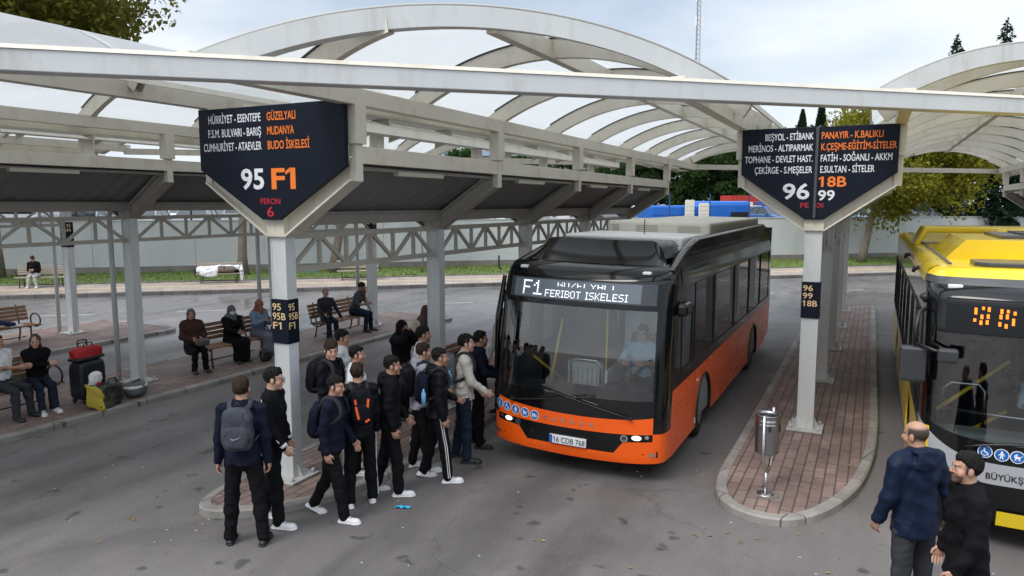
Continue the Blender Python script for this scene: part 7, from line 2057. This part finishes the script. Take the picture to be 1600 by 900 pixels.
# ------------------------------------------------------------------ parked cars beyond the wall
M_cglass = mat('car glass', (0.02, 0.03, 0.035), 0.08, spec=0.8); M_clamp = mat('lamp lens', (0.7, 0.72, 0.75), 0.1); M_ctail = mat('tail lens', (0.35, 0.01, 0.01), 0.2)
def make_car(col, kind):
    """front faces local -y"""
    van = kind == 'van'
    L_, Wd, Hh = (4.9, 0.95, 1.95) if van else (4.3, 0.88, 1.48)
    root = thing('parked_car', 'car', 'van' if van else 'car')
    paint = mat('car paint', col, 0.3, coat=0.5)
    prof = [(-2.1, 0.35), (-2.15, 0.6), (-2.05, 0.82), (-1.2, 0.98), (1.9, 1.02), (2.12, 0.85), (2.15, 0.4), (2.0, 0.25), (-2.0, 0.25)]
    if van: prof = [(-2.4, 0.35), (-2.45, 0.7), (-2.3, 1.0), (-1.6, 1.15), (2.4, 1.2), (2.45, 0.4), (2.3, 0.3), (-2.3, 0.3)]
    m = MB(); m.prism(prof, -Wd, Wd, 'x'); m.build('body', paint, root, 0.07, 3)
    if van: lo, hi = ((-1.65, 1.12), (2.42, 1.16)), ((-0.75, Hh), (2.38, Hh))
    elif kind == 'sedan': lo, hi = ((-1.15, 0.97), (1.75, 1.01)), ((-0.35, Hh - 0.04), (0.85, Hh - 0.04))
    else: lo, hi = ((-1.2, 0.97), (2.05, 1.01)), ((-0.4, Hh), (1.55, Hh))
    w0, w1 = Wd - 0.05, Wd - 0.22
    v = [(-w0, *lo[0]), (w0, *lo[0]), (w0, *lo[1]), (-w0, *lo[1]), (-w1, *hi[0]), (w1, *hi[0]), (w1, *hi[1]), (-w1, *hi[1])]
    m = MB(); m.add(v, [(0, 1, 5, 4), (1, 2, 6, 5), (2, 3, 7, 6), (3, 0, 4, 7)]); m.build('windows', M_cglass, root)
    m = MB(); m.prism([(hi[0][0] - 0.05, Hh - 0.05), (hi[0][0] + 0.1, Hh + 0.02), (hi[1][0] - 0.1, Hh + 0.02), (hi[1][0] + 0.05, Hh - 0.05)], -w1 - 0.02, w1 + 0.02, 'x')
    for s in (-1, 1):
        for a, b in ((0, 4), (3, 7)) if s < 0 else ((1, 5), (2, 6)): m.tube([v[a], v[b]], 0.045, 6)
        yb = (lo[0][1 - 1] + lo[1][0]) / 2 + 0.1; ym = (hi[0][0] + hi[1][0]) / 2 + 0.05; m.tube([(s * (w0 + 0.005), yb, 1.0), (s * (w1 + 0.01), ym, Hh - 0.03)], 0.04, 6)
    if van: m.box(-w0 - 0.01, w0 + 0.01, 0.2, 2.4, 1.15, Hh - 0.02)
    m.build('roof', paint, root, 0.02)
    for s in (-1, 1):
        m = MB(); y0 = prof[1][0]; m.box(min(s * 0.5, s * 0.82), max(s * 0.5, s * 0.82), y0 - 0.01, y0 + 0.12, 0.62, 0.78, c=0.03); m.build('headlight', M_clamp, root)
        m = MB(); m.box(min(s * 0.6, s * 0.84), max(s * 0.6, s * 0.84), prof[-3][0] + 0.0, prof[-3][0] + 0.16, 0.7, 0.9, c=0.02); m.build('tail_light', M_ctail, root)
        m = MB(); m.box(min(s * Wd, s * (Wd + 0.16)), max(s * Wd, s * (Wd + 0.16)), -1.0, -0.85, 0.95, 1.08, c=0.03); m.build('door_mirror', paint, root)
        for y in (-1.35, 1.35): wheel(root, s * (Wd - 0.08), y, 0.32, s)
    m = MB(); m.box(-0.42, 0.42, prof[1][0] - 0.012, prof[1][0] + 0.05, 0.5, 0.66, c=0.01); m.build('grille', M_black, root)
    return root
CC = {'white': (0.72, 0.72, 0.72), 'silver': (0.42, 0.44, 0.46), 'grey': (0.10, 0.105, 0.11), 'black': (0.012, 0.012, 0.013), 'blue': (0.03, 0.10, 0.28), 'red': (0.35, 0.02, 0.02)}
protos = {}
rc = random.Random(5)
rows = [(44.0, 0, 'first row behind the wall'), (56.5, 180, 'second row of the car park'), (68.0, 0, 'third row of the car park')]
mix = ['white', 'white', 'silver', 'white', 'grey', 'silver', 'white', 'black', 'white', 'blue']
for ri, (t_, fl_, rn) in enumerate(rows):
    s_ = -24.0
    while s_ < 52 + 8 * ri:
        if ri == 0 and 17.2 < s_ < 28.2: s_ = 28.3; continue
        if rc.random() < 0.12: s_ += 2.7; continue
        cn = mix[rc.randrange(len(mix))]; kd = ['hatch', 'hatch', 'sedan', 'van'][rc.randrange(4)]
        key = (cn, kd)
        if key in protos: o = copy_tree(protos[key])
        else: o = protos[key] = make_car(CC[cn], kd)
        q = st(s_ + rc.uniform(-0.2, 0.2), t_ + rc.uniform(-0.3, 0.3), 1.95); o.location = q; o.rotation_euler = (0, 0, YAW_U + R(fl_ + rc.uniform(-2, 2)))
        word = {'hatch': 'hatchback', 'sedan': 'saloon', 'van': 'van'}[kd]
        face_ = 'facing the wall' if fl_ == 0 else 'showing its tail'
        tag(o, f'{cn} {word} parked {face_} in the {rn}', 'van' if kd == 'van' else 'car', 'cars parked beyond the wall')
        s_ += 2.75
# blue covered loads, boards, container
M_tarp = mat('blue tarpaulin', (0.012, 0.13, 0.50), 0.45, var=0.1, scale=1.2, bump=0.5, bscale=2.5)
def block(name, label, cat, s0, s1, t0, t1, z1, m_, r=0.3, cuts=0, group=None):
    o = thing(name, label, cat, st((s0 + s1) / 2, (t0 + t1) / 2, 1.95), YAW_U, group)
    a, b = (s1 - s0) / 2, (t1 - t0) / 2
    m = MB(); m.box(-a, a, -b, b, 0, z1 - 1.95, c=r); m.build('cover', m_, o)
    return o
o = block('covered_stack', 'long low stack under blue tarpaulin behind the wall', 'covered load', 19.15, 22.5, 42.2, 44.6, 3.52, M_tarp, 0.12)
m = MB()
for z in (0.5, 0.95): m.box(-1.62, 1.62, -1.22, -1.2, z, z + 0.03)
m.build('fold', mat('darker blue fold', (0.008, 0.07, 0.32), 0.5), o)
o = block('covered_trailer', 'blue rounded trailer cover with dark opening behind the wall', 'covered load', 22.7, 26.1, 42.2, 44.8, 3.80, M_tarp, 0.28)
m = MB(); m.box(0.2, 1.45, -1.32, -1.29, 0.5, 1.15); m.build('opening', M_black, o)
for s_, w_, h_, lab in ((21.5, 0.62, 1.05, 'tall cream board leaning on the blue covered stack'), (22.5, 0.75, 0.85, 'shorter cream board with two knobs leaning on the blue cover')):
    o = thing('board', lab, 'board', st(s_, 41.75, 2.0), YAW_U, 'cream boards leaning on the blue covers')
    m = MB(); m.box(-w_ / 2, w_ / 2, -0.04, 0.04, 0.80, 0.80 + h_, c=0.02); m.build('panel', M_pod, o)
    m = MB()
    for k in range(3): m.box(-w_ / 2 + 0.01, w_ / 2 - 0.01, -0.046, -0.04, 0.95 + k * 0.25, 0.965 + k * 0.25)
    for dx in (-0.15, 0.15): m.lathe([(0.04, -0.03), (0.04, 0.03), (0, 0.03)], 10, M=T(dx, 0, 0.80 + h_ + 0.02))
    m.build('seam', M_brown, o)
def container(label, s0, t0, col, ln=6.0, h=2.6):
    o = thing('container', label, 'container', st(s0, t0, 1.95), YAW_U)
    rws = [[(-ln / 2 + k * 0.12, -1.2 + (0.04 if (k // 2) % 2 else 0), z) for k in range(int(ln / 0.12) + 1)] for z in (0.1, h)]
    m = MB(); m.grid(rws, 0, False); m.box(-ln / 2, ln / 2, -1.15, 1.2, 0.1, h - 0.01); m.build('shell', mat('container paint', col, 0.5, var=0.12), o)
    m = MB(); m.box(-0.5, 0.5, -1.22, -1.19, 1.0, 1.9); m.build('white_panel', M_plate, o)
    return o
container('red steel container standing beyond the blue covers', 44.0, 73, (0.42, 0.03, 0.02), 4.2)
container('white site cabin beside the red container', 48.6, 72.6, (0.6, 0.6, 0.58), 5.0, 2.4)
# buildings and mast far behind
def building(label, x, y, w, d, h, rz, wall, roof, floors, cols_):
    o = thing('building', label, 'building', (x, y, 1.9), rz)
    m = MB(); m.box(-w / 2, w / 2, -d / 2, d / 2, 0, h); m.build('wall', mat('building wall', wall, 0.8, var=0.06, scale=0.3), o)
    m = MB(); m.prism([(-d / 2 - 0.5, h), (0, h + 1.6), (d / 2 + 0.5, h)], -w / 2 - 0.5, w / 2 + 0.5, 'x'); m.build('roof', mat('building roof', roof, 0.6, var=0.1, scale=0.5), o)
    for i in range(floors):
        for j in range(cols_):
            cx, cz = -w / 2 + (j + 0.5) * w / cols_, (i + 0.55) * h / floors
            m = MB(); m.box(cx - 0.7, cx + 0.7, -d / 2 - 0.03, -d / 2 + 0.05, cz - 0.6, cz + 0.7); m.build('window', M_cglass, o)
    return o
building('long low industrial hall with blue grey roof far behind the canopy', -58, 128, 46, 20, 10.2, R(22), (0.42, 0.44, 0.44), (0.10, 0.15, 0.20), 2, 10)
building('pale apartment block behind the pines', -27, 165, 14, 12, 17.0, R(12), (0.58, 0.56, 0.52), (0.3, 0.28, 0.25), 5, 4)
mo = thing('radio_mast', 'tall slim lattice radio mast far behind the roof', 'mast', (-43.1, 195.3, 1.9))
m = MB(); H_ = 66
for k in range(3):
    a = 2.0944 * k; m.tube([(0.9 * math.cos(a), 0.9 * math.sin(a), 0), (0.45 * math.cos(a), 0.45 * math.sin(a), H_)], 0.10, 5)
zz = np.linspace(0, H_, 56)
for i in range(len(zz) - 1):
    for k in range(3):
        r0, r1 = 0.9 - 0.45 * zz[i] / H_, 0.9 - 0.45 * zz[i + 1] / H_; a0, a1 = 2.0944 * k, 2.0944 * (k + 1)
        m.tube([(r0 * math.cos(a0), r0 * math.sin(a0), zz[i]), (r1 * math.cos(a1), r1 * math.sin(a1), zz[i + 1])], 0.06, 4)
m.build('lattice', mat('mast steel', (0.33, 0.34, 0.36), 0.5), mo)
for z in (47, 53):
    for a in (0.3, 2.4, 4.5):
        m = MB(); m.box(-0.14, 0.14, -0.1, 0.1, 0, 2.6, M=T(1.15 * math.cos(a), 1.15 * math.sin(a), z), c=0.03); m.tube([(0.5 * math.cos(a), 0.5 * math.sin(a), z + 1.3), (1.1 * math.cos(a), 1.1 * math.sin(a), z + 1.3)], 0.05, 5); m.build('antenna', M_plate, mo)
m = MB(); m.tube([(0, 0, H_), (0, 0, H_ + 8)], 0.05, 5); m.build('tip_rod', M_steel, mo)
